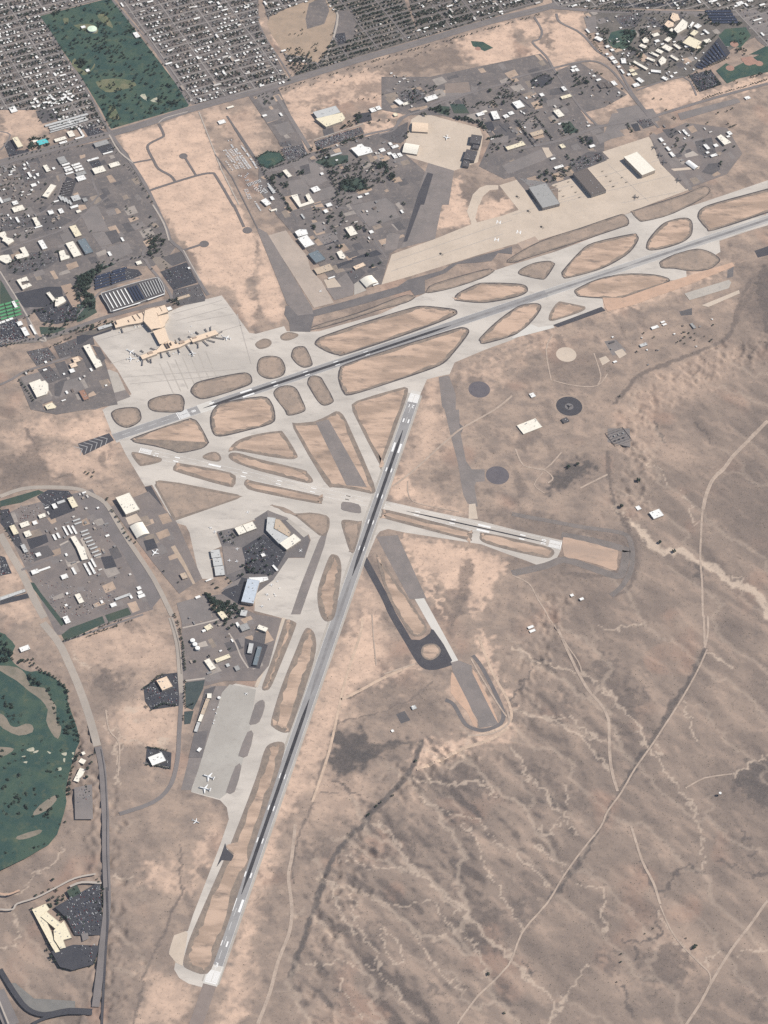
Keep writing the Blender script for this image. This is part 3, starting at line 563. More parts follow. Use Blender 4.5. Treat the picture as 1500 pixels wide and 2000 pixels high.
# terminal-side grey apron wear, general aviation courts
sheet('grey_apron', W('01:470,1020 640,965 690,985 735,1085 520,1140'), CONCG, z=.30)
sheet('asphalt_apron', W('01:520,1140 735,1085 765,1125 560,1200 500,1200 590,1160'), ASPO)
sheet('hangar_court', W('12:-10,640 70,590 180,635 300,730 318,765 285,868 190,868 100,1000 0,1080;02:1395,1035 1320,975 1300,800 1270,715 1380,690 1500,650'), ASPM, z=.36)
sheet('white_edge', W('12:65,590 180,632 190,640 120,655 70,625'), ASPO, z=.42)
strip('03:1300,460 1345,410 1500,440 1460,700 1390,1000 1290,1080 1120,1038 1140,980', mat('concrete_apron_south', (.40, .375, .335), (.35, .325, .29), .008, .85, (.29, .27, .24), .05, amt=.5), 'south_apron')
sheet('apron_edge', W('03:1230,420 1330,420 1120,1030 1060,1030 1130,750'), ASPO, z=.2)
# terminal apron: darker lead-in lanes
for k in range(7):
    a = W('01:%d,%d %d,%d' % (935+k*45, 930-k*12, 1000+k*45+(6-k)*3, 1110-k*16)); ribbon('taxi_lane_wear', a, 5, CONCG, z=.22)
for st in ('01:560,800 900,700', '01:650,930 1430,700', '01:1010,640 1300,560', '01:1030,680 1330,600', '01:1100,690 1370,640', '01:720,1010 1440,960', '01:760,1050 1300,1000', '01:1390,640 1470,930'):
    ribbon('apron_joint', W(st), 3.5, mat('joint_seal', (.35, .32, .29), (.40, .36, .32), .05), z=.24)
for st in ('20:100,1150 1000,900', '20:230,1200 1050,1000', '20:560,960 800,1180', '21:0,60 620,-130', '11:800,330 1500,90', '11:790,390 1450,170', '20:640,1190 1000,1120'):
    ribbon('apron_joint', W(st), 2.5, MATS['joint_seal'], z=.44)
# ------------------------------------------------------------------ runways
def text_mesh(body, size):
    cu = bpy.data.curves.new('t', 'FONT'); cu.body = body; cu.size = size; cu.align_x = 'CENTER'; cu.space_character = 1.25; cu.offset = size*.012
    o = bpy.data.objects.new('t', cu); COL.objects.link(o); dg = bpy.context.evaluated_depsgraph_get(); me = bpy.data.meshes.new_from_object(o.evaluated_get(dg))
    bpy.data.objects.remove(o); return me
def runway(a, b, wid, m, shoulder, num_a, num_b, rubber, z0=.45, marks=(True, True), disp=(0, 0)):
    A, B = np.array(G(*a)), np.array(G(*b)); L = np.linalg.norm(B-A); t = (B-A)/L; n = np.array([-t[1], t[0]])
    P = lambda s, o: tuple(A+t*s+n*o)
    R = lambda s0, s1, o0, o1: [P(s0, o0), P(s1, o0), P(s1, o1), P(s0, o1)]
    sheet('runway_shoulder', R(0, L, -wid/2-shoulder[0], wid/2+shoulder[0]), shoulder[1], z=z0-.03)
    rw = sheet('runway', R(0, L, -wid/2, wid/2), m, z=z0)
    for s0, s1, o0, o1, mm in rubber: sheet('tyre_marks', [P(s0, (o0+o1)/2-1), P(s0+90, o0), P(s1-90, o0), P(s1, (o0+o1)/2-1), P(s1, (o0+o1)/2+1), P(s1-90, o1), P(s0+90, o1), P(s0, (o0+o1)/2+1)], mm, z=z0+.04, parent=rw)
    mk = lambda name, q, z=z0+.09: sheet(name, q, WHITE, z=z, parent=rw)
    for k in range(int(L/61)-1):
        if not any(q[0]-40 < k*61+50 < q[1] for q in rubber): mk('centre_line', R(k*61+40, k*61+76, -.45, .45))
    for o in (-wid/2+1.2, wid/2-1.2): mk('edge_line', R(0, L, o-.4, o+.4))
    for end, num in ((0, num_a), (1, num_b)):
        if num is None: continue
        f = (lambda s0, s1: (s0, s1)) if not end else (lambda s0, s1: (L-s1, L-s0)); d = disp[end]
        for k in range(12):
            o = (k-5.5)*3.5+(1.2 if k > 5 else -1.2); mk('threshold_bar', R(*f(6+d, 52+d), o-1.1, o+1.1))
        mk('threshold_line', R(*f(0+d, 4+d), -wid/2, wid/2))
        tm = text_mesh(num, 27); ang = math.atan2(t[1], t[0])+(-math.pi/2 if not end else math.pi/2)
        c = P(f(66+d, 66+d)[0], 0); tm.transform(Matrix.Translation((*c, z0+.09)) @ Matrix.Rotation(ang, 4, 'Z')); link('runway_number', tm, WHITE, rw)
        for s, ln, wd, off in ((155, 23, 6, 11), (305, 55, 9, 13.5), (455, 23, 5, 11), (610, 23, 4, 10), (760, 23, 4, 10), (910, 23, 3, 10)):
            for sg in (-1, 1):
                o = sg*off; mk('aiming_mark' if ln > 30 else 'touchdown_mark', R(*f(s+d, s+ln+d), o-wd/2, o+wd/2))
    return rw, P, L
PAVE_A = mat('runway_grey', (.305, .295, .285), (.26, .25, .245), .012, .85, (.26, .25, .24), .06, amt=.5)
r8, P8, L8 = runway((222, 855), (1590, 398), 46, PAVE_A, (9, CONC), '8', None, [(420, 1650, -9, 5, RUB), (1650, 2600, -8, 4, RUB2), (2600, 4300, -8, 6, MATS['tyre_rubber_thin'])], z0=.20, disp=(300, 0))
r3, P3, L3 = runway((411, 1920), (811, 770), 46, PAVE_A, (9, CONCG), '3', '21', [(380, 1300, -7, 6, RUB), (1300, 1950, -6, 6, RUB2), (1950, 2800, -7, 6, RUB)])
r12, P12, L12 = runway((272, 881), (1096, 1066), 44, CONC, (8, CONC), '12', '30', [(1180, 1780, -4, 3, RUB)], z0=.24)
sheet('runway_pale_half', [P8(2150, -23), P8(L8, -23), P8(L8, 23), P8(2150, 23)], mat('runway_pale', (.41, .39, .365), (.35, .335, .315), .012, .85, (.28, .27, .255), .05, stretch=(math.radians(30), .3), amt=.5), z=.215)
sheet('runway_end_slab', [P3(-8, -27), P3(75, -27), P3(75, 27), P3(-8, 27)], CONCW, z=.47)
sheet('overrun', [P3(-320, -24), P3(-8, -24), P3(-8, 24), P3(-320, 24)], mat('overrun_soil', (.25, .205, .18), (.22, .18, .16), .03), z=.2)
sheet('overrun', [P3(L3+20, -22), P3(L3+20, 22), P3(L3-50, 22), P3(L3-50, -22)], CONCW, z=.47)
sheet('threshold_slab', [P8(400, -26), P8(470, -26), P8(470, 26), P8(400, 26)], CONCW, z=.22)
# chevrons on the runway 8 blast pad
ch = MB(); cA, cB = np.array(W('02:470,235')[0]), np.array(W('02:655,160')[0]); ct = (cB-cA)/np.linalg.norm(cB-cA); cn = np.array([-ct[1], ct[0]])
for k in range(6):
    s = 12+k*(np.linalg.norm(cB-cA)-20)/5.5
    for sg in (-1, 1):
        a = cA+ct*s; b = cA+ct*(s-26)+cn*sg*30; ch.quad([a, a-ct*4, b-ct*4, b] if sg > 0 else [a, b, b-ct*4, a-ct*4], OC[int((cA[1]-3200)//OCS), int((cA[0]+2700)//OCS)]+.1)
ch.build('chevron_marking', mat('faded_paint', (.36, .35, .34)), kind='structure')
# helipad H letters
for st, sz in (('11:1420,100', 34), ('11:1408,202', 34), ('21:38,158', 34)):
    tm = text_mesh('H', sz); q = W(st)[0]; tm.transform(Matrix.Translation((q[0], q[1]-sz*.4, top(*q)+.1)) @ Matrix.Rotation(math.radians(-8), 4, 'Z')); link('helipad_marking', tm, WHITE, kind='structure')
# ------------------------------------------------------------------ outlying pads and tracks
PADD = mat('asphalt_pad_round', (.135, .122, .13), (.115, .105, .115), .03, .9)
def disc(name, st, rx, ry, m, z=None, n=36):
    c = W(st)[0]; return sheet(name, [(c[0]+rx*math.cos(2*math.pi*k/n), c[1]+ry*math.sin(2*math.pi*k/n)) for k in range(n)], m, z=z)
disc('round_pad', '11:1308,1082', 48, 50, PADD); disc('round_pad', '12:1415,385', 50, 52, PADD)
disc('round_pad', '21:318,877', 46, 46, CONC2)
disc('sand_ring', '21:335,1180', 66, 66, MATS['infield_weeds']); disc('round_pad', '21:335,1180', 58, 58, mat('ring_asphalt', (.07, .068, .075), (.06, .058, .065), .05))
disc('inner_disc', '21:335,1182', 19, 19, mat('ring_gravel', (.19, .175, .17), (.16, .15, .15), .05))
TRK = mat('dirt_track', (.44, .35, .28), (.36, .285, .23), .03, .95, (.25, .20, .165), .08, amt=.7)
TRKD = mat('weedy_track', (.165, .138, .122), (.135, .115, .103), .02, .95, (.25, .205, .17), .06, amt=.6)
TZ = [0]
def track(st, wd, m=TRK, sm=3, z=.4, name='dirt_track'):
    TZ[0] += .02; z += TZ[0]; return ribbon(name, smooth(W(st), sm, False), wd, m, z=z, hf=hgt)
for wd, st in ((13, '14:230,30 210,220 190,330 205,470 210,560 190,680 130,830 80,1020 10,1200'), (9, '22:1500,70 1420,130 1330,230 1250,320 1190,380 1150,460 1120,560 1110,700 1105,860 1115,1000 1120,1200;23:1125,0 1130,170'),
               (9, '23:1150,0 1150,100 1130,190'), (16, '22:1500,60 1400,160 1300,260 1240,340 1180,400 1140,490 1120,580'), (12, '23:270,80 330,210 390,330 450,430 520,510 565,600 570,700 575,830 590,930 620,1030'),
               (13, '21:1500,-60 1480,60'), (6, '22:0,970 100,1020 150,1110 210,1200;23:230,30 300,140 390,270 410,330'), (7, '22:20,230 70,330 180,350 240,400 210,430'), (6, '22:90,330 190,350 290,250'), (6, '21:230,1030 200,850 240,760'), (6, '21:240,1030 370,1060 500,1060 560,990'),
               (6, '21:480,870 520,1000 500,1060'), (8, '22:400,460 560,380'), (10, '24:1500,470 1400,610 1330,700 1260,800 1170,950 1100,1080 1020,1200'), (6, '24:870,500 930,640 1000,740 1100,840 1160,900 1160,980'),
               (6, '23:1290,930 1130,950 1020,1010'), (10, '24:700,30 760,230 830,360 870,490'), (7, '23:1145,200 1080,340 1000,480 900,640 800,790 720,900 640,1040 560,1150;24:520,40 400,190 300,330 210,480 60,660;14:1480,850 1300,1030 1180,1200'), (5, '22:180,370 130,440 190,490'), (8, '13:1470,560 1480,640 1380,700 1240,710'), (7, '13:1260,260 1310,350 1420,530 1470,600'),
               (9, '12:800,450 920,360 1130,170 1215,105 1400,0;11:1500,1120'), (5, '12:890,420 895,500 950,550 1190,600'), (5, '13:680,0 690,150 705,300'), (7, '13:750,350 930,290'), (6, '03:620,560 640,680 700,760 690,950')):
    track(st, wd)
# ------------------------------------------------------------------ greens, lots and roads
TILES.update(A=(0, 200, 6), B=(0, 400, 6), C=(0, 600, 6), D=(150, 540, 6), E=(0, 950, 6), F=(200, 950, 6), G=(400, 1000, 6), H=(340, 1150, 6), I=(250, 500, 6), J=(500, 170, 6), K=(420, 250, 6), L=(570, 320, 6), M=(560, 440, 6), N=(740, 160, 6),
             O=(920, 120, 6), P=(960, 250, 6), Q=(1120, 0, 6), R=(1250, 0, 6), S=(1190, 210, 6), T=(1170, 600, 6), U=(280, 1280, 6), V=(0, 1700, 6), X=(0, 1400, 6), Y=(0, 1100, 6))
GRASS = mat('irrigated_grass', (.034, .069, .060), (.056, .092, .068), .011, .95, (.12, .125, .075), .028, amt=.6, lo=.4, hi=.62)
GRASSD = mat('dark_grass', (.045, .072, .062), (.06, .08, .06), .012, .95, (.10, .10, .075), .04, amt=.5)
ROUGH = mat('golf_rough', (.25, .21, .165), (.185, .165, .13), .015, .95, (.10, .105, .075), .04, amt=.6)
TOWN = mat('town_ground', (.175, .153, .143), (.132, .12, .117), .012, .95, (.30, .25, .21), .05, amt=.6)
TOWND = mat('dark_yards', (.12, .11, .10), (.155, .138, .122), .015, .95, (.24, .205, .18), .05, amt=.6)  # darker variant of the town ground
YARD = mat('equipment_yard', (.205, .175, .16), (.165, .145, .138), .012, .95, (.27, .23, .20), .06, amt=.5)
LOT = mat('car_park_asphalt', (.115, .106, .106), (.095, .09, .093), .02, .9, (.17, .155, .145), .06, amt=.5)
LOTN = mat('fresh_asphalt', (.062, .062, .070), (.052, .053, .062), .02, .9, (.09, .087, .09), .06, amt=.4)
LOTG = mat('grey_paving', (.215, .19, .178), (.18, .163, .155), .012, .9, (.26, .23, .21), .05, amt=.5)
ROADM = mat('road_asphalt', (.20, .178, .17), (.165, .15, .145), .01, .9, (.24, .21, .195), .05, amt=.4)
ROADC = mat('road_concrete', (.38, .33, .28), (.33, .29, .25), .008, .9, (.27, .24, .21), .04, amt=.5)
SIDE = mat('sidewalk_concrete', (.42, .37, .32), (.38, .335, .29), .03)
MEDIAN = mat('road_median', (.15, .135, .12), (.22, .19, .165), .03)
def area(name, st, m, sm=0, z=None, kind='structure'):
    p = W(st); return sheet(name, smooth(p, sm) if sm else p, m, kind=kind, z=z)
# suburbs
SUB = {'nw': 'p:-60,-60 225,-60 195,0 77,31 152,152 180,200 205,250 130,255 100,215 0,215 -60,220', 'ne': 'p:225,-60 520,-60 505,0 505,45 565,160 500,175 375,205 300,90 228,0', 'park': 'p:500,-60 640,-60 655,40 610,125 560,120 520,30', 'green': 'p:640,-60 785,-60 790,0 820,75 640,128 560,160 600,125 650,45',
       'north': 'p:780,-60 1080,-60 1060,5 820,75', 'far': 'p:1070,-60 1600,-60 1600,22 1300,18 1080,14', 'east': 'p:1425,18 1600,22 1600,110 1500,95 1480,80 1450,40'}
for k, s in SUB.items(): area('suburb_ground', s, TOWND if k in ('green', 'north', 'far') else TOWN)
area('vacant_lot', '10:80,100 260,20 400,-10 470,90 440,240 360,370 290,330 180,320 130,260 80,180', mat('dry_field', (.38, .285, .21), (.31, .24, .18), .012, .95, (.22, .18, .15), .04), 2)
area('school_lot', '10:310,20 400,-20 430,60 400,140 300,170 290,110', TOWN, 1); area('school_lot', '10:480,60 560,60 590,170 570,230 490,260 450,190', TOWN, 1); area('parking_lot', '10:460,200 520,190 530,250 480,265', LOTN)
# districts
for s, m in (('p:0,318 222,270 250,300 330,465 345,480 330,500 300,520 240,520 180,560 0,640', TOWN), ('p:480,180 540,165 575,240 600,300 640,290 740,260 790,300 830,335 785,482 762,495 745,556 655,560 610,500 540,420 505,370 505,330 560,300', TOWN),
             ('p:745,150 840,150 1055,105 1080,130 1150,240 1180,245 1180,295 985,350 935,325 960,270 940,245 860,225 800,225 745,215', TOWN), ('p:1080,360 1125,345 1150,325 1190,310 1175,295 1120,300 1000,340 1040,390', TOWN),
             ('p:1085,140 1130,120 1190,160 1225,185 1180,210 1140,220', TOWN), ('p:1140,25 1160,60 1200,110 1250,170 1340,150 1440,90 1500,60 1500,20 1300,22 1180,16', TOWND), ('p:1270,268 1340,240 1420,250 1450,300 1420,340 1340,370 1290,320', YARD),
             ('p:1195,222 1275,212 1290,235 1180,262', LOTG), ('p:355,1195 395,1165 440,1160 470,1185 500,1200 550,1208 525,1300 500,1330 440,1330 400,1340 355,1330', YARD), ('p:40,990 180,955 245,1075 300,1190 140,1240 110,1240 60,1130 20,1050 0,1010', YARD),
             ('p:140,965 180,958 215,995 320,1160 295,1190 240,1080', mat('old_asphalt_band', (.185, .165, .16), (.16, .145, .14), .015)), ('p:215,990 290,960 345,1020 395,1130 350,1160 300,1100 270,1060', YARD), ('p:35,740 100,720 200,690 230,790 110,810 60,800', TOWN)): area('yard_ground', s, m)
# patchwork of dirt lots, paving and dry grass inside the built-up blocks
PR = random.Random(23); PK = [mat('dirt_lot', (.40, .30, .225), (.30, .23, .18), .02, .95, (.20, .165, .14), .06), mat('dirt_lot_pale', (.46, .345, .26), (.36, .275, .21), .02, .95, (.24, .19, .16), .06), LOTG, LOT, mat('dry_lot', (.29, .235, .19), (.22, .185, .155), .02, .95, (.14, .125, .11), .06), LOTG, mat('gravel_lot', (.33, .29, .255), (.27, .24, .215), .03)]
for st, n_ in (('p:0,318 222,270 250,300 330,465 345,480 330,500 300,520 240,520 180,560 0,640', 74), ('p:480,180 540,165 575,240 600,300 640,290 740,260 790,300 830,335 785,482 762,495 745,556 655,560 610,500 540,420 505,370 505,330 560,300', 78), ('p:745,150 840,150 1055,105 1080,130 1150,240 1180,245 1180,295 985,350 935,325 960,270 940,245 860,225 800,225 745,215', 74), ('p:1140,25 1160,60 1200,110 1250,170 1340,150 1440,90 1500,60 1500,20 1300,22 1180,16', 34), ('p:1270,268 1340,240 1420,250 1450,300 1420,340 1340,370 1290,320', 14), ('p:355,1195 395,1165 440,1160 470,1185 500,1200 550,1208 525,1300 500,1330 440,1330 400,1340 355,1330', 16), ('p:40,990 180,955 245,1075 300,1190 140,1240 110,1240 60,1130 20,1050 0,1010', 26), ('p:35,740 100,720 200,690 230,790 110,810 60,800', 12), ('p:1080,360 1125,345 1150,325 1190,310 1175,295 1120,300 1000,340 1040,390', 10), ('p:215,990 290,960 345,1020 395,1130 350,1160 300,1100 270,1060', 8)):
    P_ = W(st); xs = [p[0] for p in P_]; ys = [p[1] for p in P_]; c = g = 0
    while c < n_ and g < 3000:
        g += 1; o_ = np.array((PR.uniform(min(xs), max(xs)), PR.uniform(min(ys), max(ys)))); w_, d_ = PR.uniform(18, 62), PR.uniform(18, 62)
        q = [o_+EX*a*w_/2+NX*b*d_/2+EX*PR.uniform(-4, 4)+NX*PR.uniform(-4, 4) for a, b in ((-1, -1), (1, -1), (1, 1), (-1, 1))]
        if all(inside(v, P_) for v in q): c += 1; sheet('lot', [tuple(v) for v in q], PR.choice(PK))
# large asphalt and paved blocks
for s, m in (('A:640,70 1000,-20 1080,30 1110,110 720,190', LOTG), ('A:420,100 650,60 700,190 500,250 440,170', LOT), ('A:960,290 1090,250 1230,350 1030,400', LOTN), ('A:40,480 130,440 200,560 350,560 330,590 110,650', LOTN), ('A:1130,520 1300,480 1340,560 1190,600', LOTN), ('A:1040,700 1160,670 1200,760 1100,780', LOTN),
             ('A:190,740 440,690 550,880 290,940', LOT), ('A:300,720 430,690 480,790 330,860 260,780', TOWN), ('A:780,870 900,910 830,1110 680,1090 760,930', LOTN), ('A:620,1140 870,1090 1060,1100 1000,1200 640,1200', LOT),
             ('B:700,350 840,300 880,380 880,410 750,440', LOTG), ('B:960,140 1050,330 1270,300 1150,20 1060,20', LOTG), ('B:1070,340 1220,310 1310,460 1170,490', LOTG), ('B:1230,320 1360,290 1430,420 1320,460', LOT), ('B:200,340 290,300 330,410 240,430', LOTG), ('B:280,270 380,250 410,340 330,360', LOTG), ('B:1240,500 1500,440 1560,560 1300,670', LOTG),
             ('B:330,560 560,540 700,640 560,740 450,770 330,690', LOT), ('B:60,650 400,600 440,770 260,830 80,800', LOT), ('B:0,130 380,120 420,250 0,320', LOT), ('B:430,130 640,110 850,180 700,270 520,310', LOT),
             ('B:120,1050 560,960 720,960 740,1070 930,1060 990,1200 280,1200', LOTN), ('C:380,30 640,-20 960,-50 1010,60 960,140 660,200 480,170', LOTN), ('B:710,950 830,920 900,1070 950,1170 900,1200 850,1200', mat('orange_gravel', (.36, .265, .20), (.32, .24, .185), .03)),
             ('C:0,190 200,130 330,360 250,400 0,470', LOTN), ('C:310,520 560,470 660,600 430,690', LOT), ('C:630,460 880,370 960,450 1000,560 700,600', LOT), ('C:440,730 580,690 720,840 560,900', LOT), ('C:640,660 760,630 830,810 720,840', LOT), ('C:240,820 460,760 600,1050 400,1110', LOTG), ('C:640,900 720,860 780,850 700,1050 640,1040', LOT), ('C:760,870 920,820 1000,960 700,1060', LOTG),
             ('C:820,480 970,440 1110,710 1020,720 970,600', LOT), ('C:850,380 1080,310 1110,440 880,470', LOT), ('C:1080,450 1170,470 1240,600 1190,650', LOT),
             ('I:375,185 685,70 815,312 530,400', LOTN), ('I:530,400 830,330 910,490 900,530 590,590 520,490', LOT), ('I:380,20 640,-60 690,60 520,120', LOT), ('I:270,20 380,10 520,120 380,170', mat('dry_grass_plot', (.25, .21, .175), (.21, .18, .155), .03)),
             ('D:180,20 420,-50 560,-100 720,-80 770,-20 580,60 420,110 230,150', LOTN), ('D:0,700 420,610 400,640 180,710 60,790 0,800', LOTN), ('D:-20,680 240,610 420,540 440,600 180,690', TOWND),
             ('J:0,100 170,60 250,200 80,250', LOTG), ('J:50,300 260,250 330,360 130,420', LOTG), ('J:210,450 380,400 450,530 290,575', LOTG), ('J:290,730 540,670 610,790 380,880', LOT), ('J:680,640 1060,520 1230,470 1270,540 1000,640 720,740', LOT), ('J:260,650 400,630 420,690 290,700', LOT), ('J:780,500 900,470 920,550 800,580', LOT), ('J:1150,320 1340,290 1360,390 1190,430', LOTN),
             ('J:400,870 600,830 700,1080 560,1130 480,1000', LOTG), ('J:570,900 700,880 840,1100 680,1150', LOTG), ('J:380,1100 540,1080 640,1200 420,1200', LOTG), ('K:990,450 1100,420 1120,530 1020,560', LOT), ('K:1050,590 1200,560 1260,660 1100,680', LOTG), ('K:850,640 1030,600 1110,760 900,790', LOTG), ('K:1110,760 1380,680 1440,790 1170,880', LOTG),
             ('L:220,700 370,670 410,780 290,820', LOTG), ('L:290,850 500,800 550,890 370,950', LOTG), ('L:800,580 990,500 1060,680 880,740', LOT), ('L:720,490 1100,400 1200,480 1250,620 1050,700 900,740', LOTG), ('L:1110,840 1150,810 1270,830 1230,1000 1090,1020', ASPO), ('L:370,950 540,890 550,910 380,960', LOTN), ('L:700,1110 990,1010 1060,1060 740,1150', LOTN), ('L:540,1180 740,1110 900,1090 1100,1200 540,1230', LOT), ('L:810,740 850,730 880,800 840,810', LOTN),
             ('M:690,540 860,500 930,560 830,650 790,690', LOT), ('M:890,410 1060,360 1140,450 960,500', LOT), ('M:460,740 700,560 790,700 780,820 560,880', ASPO), ('M:790,690 850,650 935,765 790,820', CONCG), ('M:580,460 770,400 790,420 600,500', LOTN), ('M:430,640 560,620 640,720 480,740', CONC2),
             ('N:150,560 340,470 330,660 260,720 160,710 0,640', LOT), ('N:240,150 440,80 560,130 520,240 400,230 280,240', LOT), ('N:780,110 1050,90 1080,130 780,260', LOTG), ('N:770,20 1050,0 1080,130 780,130', mat('brown_field', (.25, .20, .17), (.22, .18, .155), .02)), ('N:830,260 1000,260 1060,370 880,370', GRASSD), ('N:590,310 700,280 830,290 820,400 720,370', GRASSD),
             ('O:690,220 780,180 900,150 960,200 940,260 830,300 710,290', LOTN), ('O:340,740 430,710 540,880 440,910 360,830', LOT), ('O:150,720 240,700 280,790 220,840', LOTN), ('O:880,460 1020,430 1060,500 900,530', LOTG), ('O:930,330 1060,300 1110,380 920,400', LOT), ('O:740,650 880,830 700,870 560,720', LOTG), ('O:840,1020 900,1010 960,1100 900,1130', CONC2), ('O:1050,720 1160,700 1260,830 1100,850', GRASSD), ('O:200,900 440,870 430,950 260,960', LOTG), ('O:90,540 230,500 250,560 120,600', LOTG), ('O:0,270 40,300 90,290 60,340 0,350', LOTG),
             ('P:120,440 580,250 660,360 200,540', LOTG), ('P:590,230 670,230 700,330 650,350', CONC2), ('P:1220,90 1340,50 1400,130 1270,190', LOTG), ('P:1340,40 1470,0 1560,90 1400,130', LOTG), ('P:1100,110 1180,100 1200,180 1120,220', LOTN), ('P:330,590 650,640 760,860 600,900 450,690', mat('yard_grey', (.23, .215, .205), (.19, .18, .175), .04)), ('P:900,420 1130,280 1280,280 1350,380 1150,460 980,520', LOT),
             ('S:80,20 380,-40 420,60 170,140', LOTG), ('S:250,200 330,180 370,270 300,280', LOTN), ('S:310,150 500,130 530,210 400,250', LOT), ('S:470,330 520,300 640,400 860,680 740,715 600,540', ASPO), ('S:620,260 760,240 830,300 700,360', LOT), ('S:1000,400 1200,350 1260,560 1140,590 1040,530', LOT), ('S:1080,760 1160,660 1280,650 1300,730 1200,790', LOT), ('S:780,750 850,730 980,960 940,980', ASPO), ('S:720,720 1060,690 1050,720 760,745', CONC2), ('S:880,550 980,510 1050,560 900,590', SIDE), ('S:800,70 1500,-110 1540,-60 840,150', LOTG),
             ('Q:430,60 560,40 1000,30 1180,0 1330,0 1310,70 700,90', LOTN), ('Q:470,200 800,150 830,170 720,330 580,330', LOT), ('R:760,120 1060,110 1160,270 850,270', LOTN), ('R:630,770 920,440 1060,620 1000,690 680,810', LOTN), ('R:570,880 830,820 960,990 700,1080', LOTN), ('Q:830,200 930,200 1040,310 940,330', LOT), ('Q:1000,310 1080,300 1220,400 1180,470 1080,380', LOTN), ('Q:120,200 260,190 280,370 180,400', LOTG), ('R:1150,130 1350,110 1500,200 1500,380 1350,380', LOTG),
             ('E:430,120 560,40 800,50 870,130 880,280 600,390 540,300 500,200', LOTN), ('E:0,280 100,260 160,400 220,560 320,820 180,690 60,500 0,430', LOTN), ('E:310,620 540,560 570,650 480,690 360,740', LOTN), ('E:340,740 560,690 640,800 400,880', LOT), ('E:1180,830 1310,810 1370,940 1230,970', LOTN), ('E:700,680 780,630 850,660 920,860 800,890 720,800', LOTG), ('E:940,620 970,600 1080,840 1050,860', SIDE),
             ('E:0,810 60,830 140,1020 0,1050', LOTN), ('Y:0,430 330,350 340,410 0,490', LOTN), ('Y:0,390 290,300 300,340 0,430', CONCG),
             ('F:480,640 600,610 650,720 520,760', LOTN), ('F:270,370 400,320 460,400 310,450', CONC2), ('F:800,710 850,690 960,880 1090,1140 1060,1150 980,1000', mat('dirt_bank', (.42, .33, .25), (.37, .29, .22), .05)),
             ('G:190,950 400,760 500,780 440,1060 380,1070', LOTN), ('G:440,420 690,260 950,480 800,740 480,720', LOTN), ('G:330,820 430,770 390,850 180,930', LOTG), ('G:200,400 430,410 470,560 460,660 260,740', ASPO), ('G:950,100 990,85 1220,260 1160,300', CONCG),
             ('H:830,580 1100,660 1000,940 880,920 820,760', ASPN), ('H:950,500 1080,520 1060,650 920,610', LOT), ('H:30,170 380,70 450,350 100,430', LOTG), ('H:280,640 370,610 400,670 300,690', SIDE),
             ('U:0,370 240,220 420,200 430,590 90,640 20,540', LOTN), ('U:490,320 720,290 700,390 640,520 580,640 500,610', mat('solar_field', (.050, .066, .066), (.062, .078, .074), .03, .6)), ('U:480,660 590,650 550,800 480,810', MATS['solar_field']), ('U:720,400 850,360 640,890 590,890', LOT), ('U:600,900 760,880 690,1200 530,1200', ASPM),
             ('X:870,830 1080,790 1090,1200 880,1200', LOTG), ('03:860,770 1005,810 1000,910 850,880', LOTN), ('V:640,430 1170,130 1200,560 1180,760 880,760 780,560', LOTN), ('V:600,950 860,870 1170,880 1100,1100 850,1170 700,1130', LOTN), ('V:950,740 1030,730 1040,800 970,830', LOTG), ('V:780,240 900,170 950,260 830,330', GRASSD),
             ('04:200,1050 440,1065 440,1115 330,1120 250,1140 160,1100 60,960 90,960', mat('grey_gravel', (.20, .19, .175), (.17, .165, .155), .03)), ('22:560,110 690,110 695,220 560,190', LOTG), ('13:820,585 870,565 905,620 850,640', LOT), ('T:60,400 200,380 320,510 160,570', LOTG), ('T:180,520 270,485 325,550 240,600', CONC2), ('T:0,600 80,570 130,630 40,680', CONC2), ('T:940,50 1090,10 1090,90 960,100', LOT)): area('paved_yard', s, m)
# grass
GC = area('golf_grass', '00:230,95 600,0 655,-5 1115,600 1100,625 650,755 590,640 480,460 440,400 250,130', GRASS)
area('golf_grass', 'p:-60,1235 0,1235 15,1245 30,1262 20,1285 40,1305 60,1312 85,1312 128,1342 132,1370 150,1420 155,1450 148,1465 128,1540 130,1565 118,1610 95,1650 0,1700 -60,1720', GRASS, 2)
for s in ('03:0,300 100,310 150,350 180,420 260,430 300,500 330,540 330,620 360,660 340,730 300,690 270,620 280,560 240,500 170,450 100,390 0,330', '03:0,580 40,610 60,650 100,660 150,640 190,650 190,690 110,710 40,680 0,650', '03:-80,780 60,780 75,800 0,840 -80,840', '03:320,1060 330,1090 270,1150 190,1180 230,1120', '04:100,100 230,60 240,80 170,110 110,120'): area('golf_rough', s, ROUGH, 2)
for s in ('00:570,90 610,80 650,130 660,165 600,130', '00:430,150 520,140 570,160 570,195 520,190', '00:440,340 470,400 520,420 555,370 550,400 500,440 470,430 420,380', '00:370,110 400,105 400,135 380,140', '00:560,480 660,460 760,470 800,500 700,530 620,540', '00:640,620 680,640 700,700 640,690'): area('bare_green', s, mat('dry_turf', (.17, .165, .10), (.095, .12, .072), .02, .95, (.26, .22, .15), .05), 2)
for s in ('X:310,385 390,355 400,400 340,405', 'X:390,410 450,390 440,415 400,425', 'X:720,430 780,415 775,455 740,450', 'X:840,420 870,415 860,450', 'X:740,490 765,485 760,530 745,525', 'X:840,490 860,480 860,520', 'X:670,605 715,590 720,625 680,630', 'X:250,465 300,455 290,475', 'X:270,530 320,520 310,545', 'X:550,400 600,420 580,435', '00:820,560 850,550 860,590', '00:880,590 920,570 920,600'): area('golf_bunker', s, mat('bunker_sand', (.46, .42, .33), (.33, .34, .25), .05), 2)
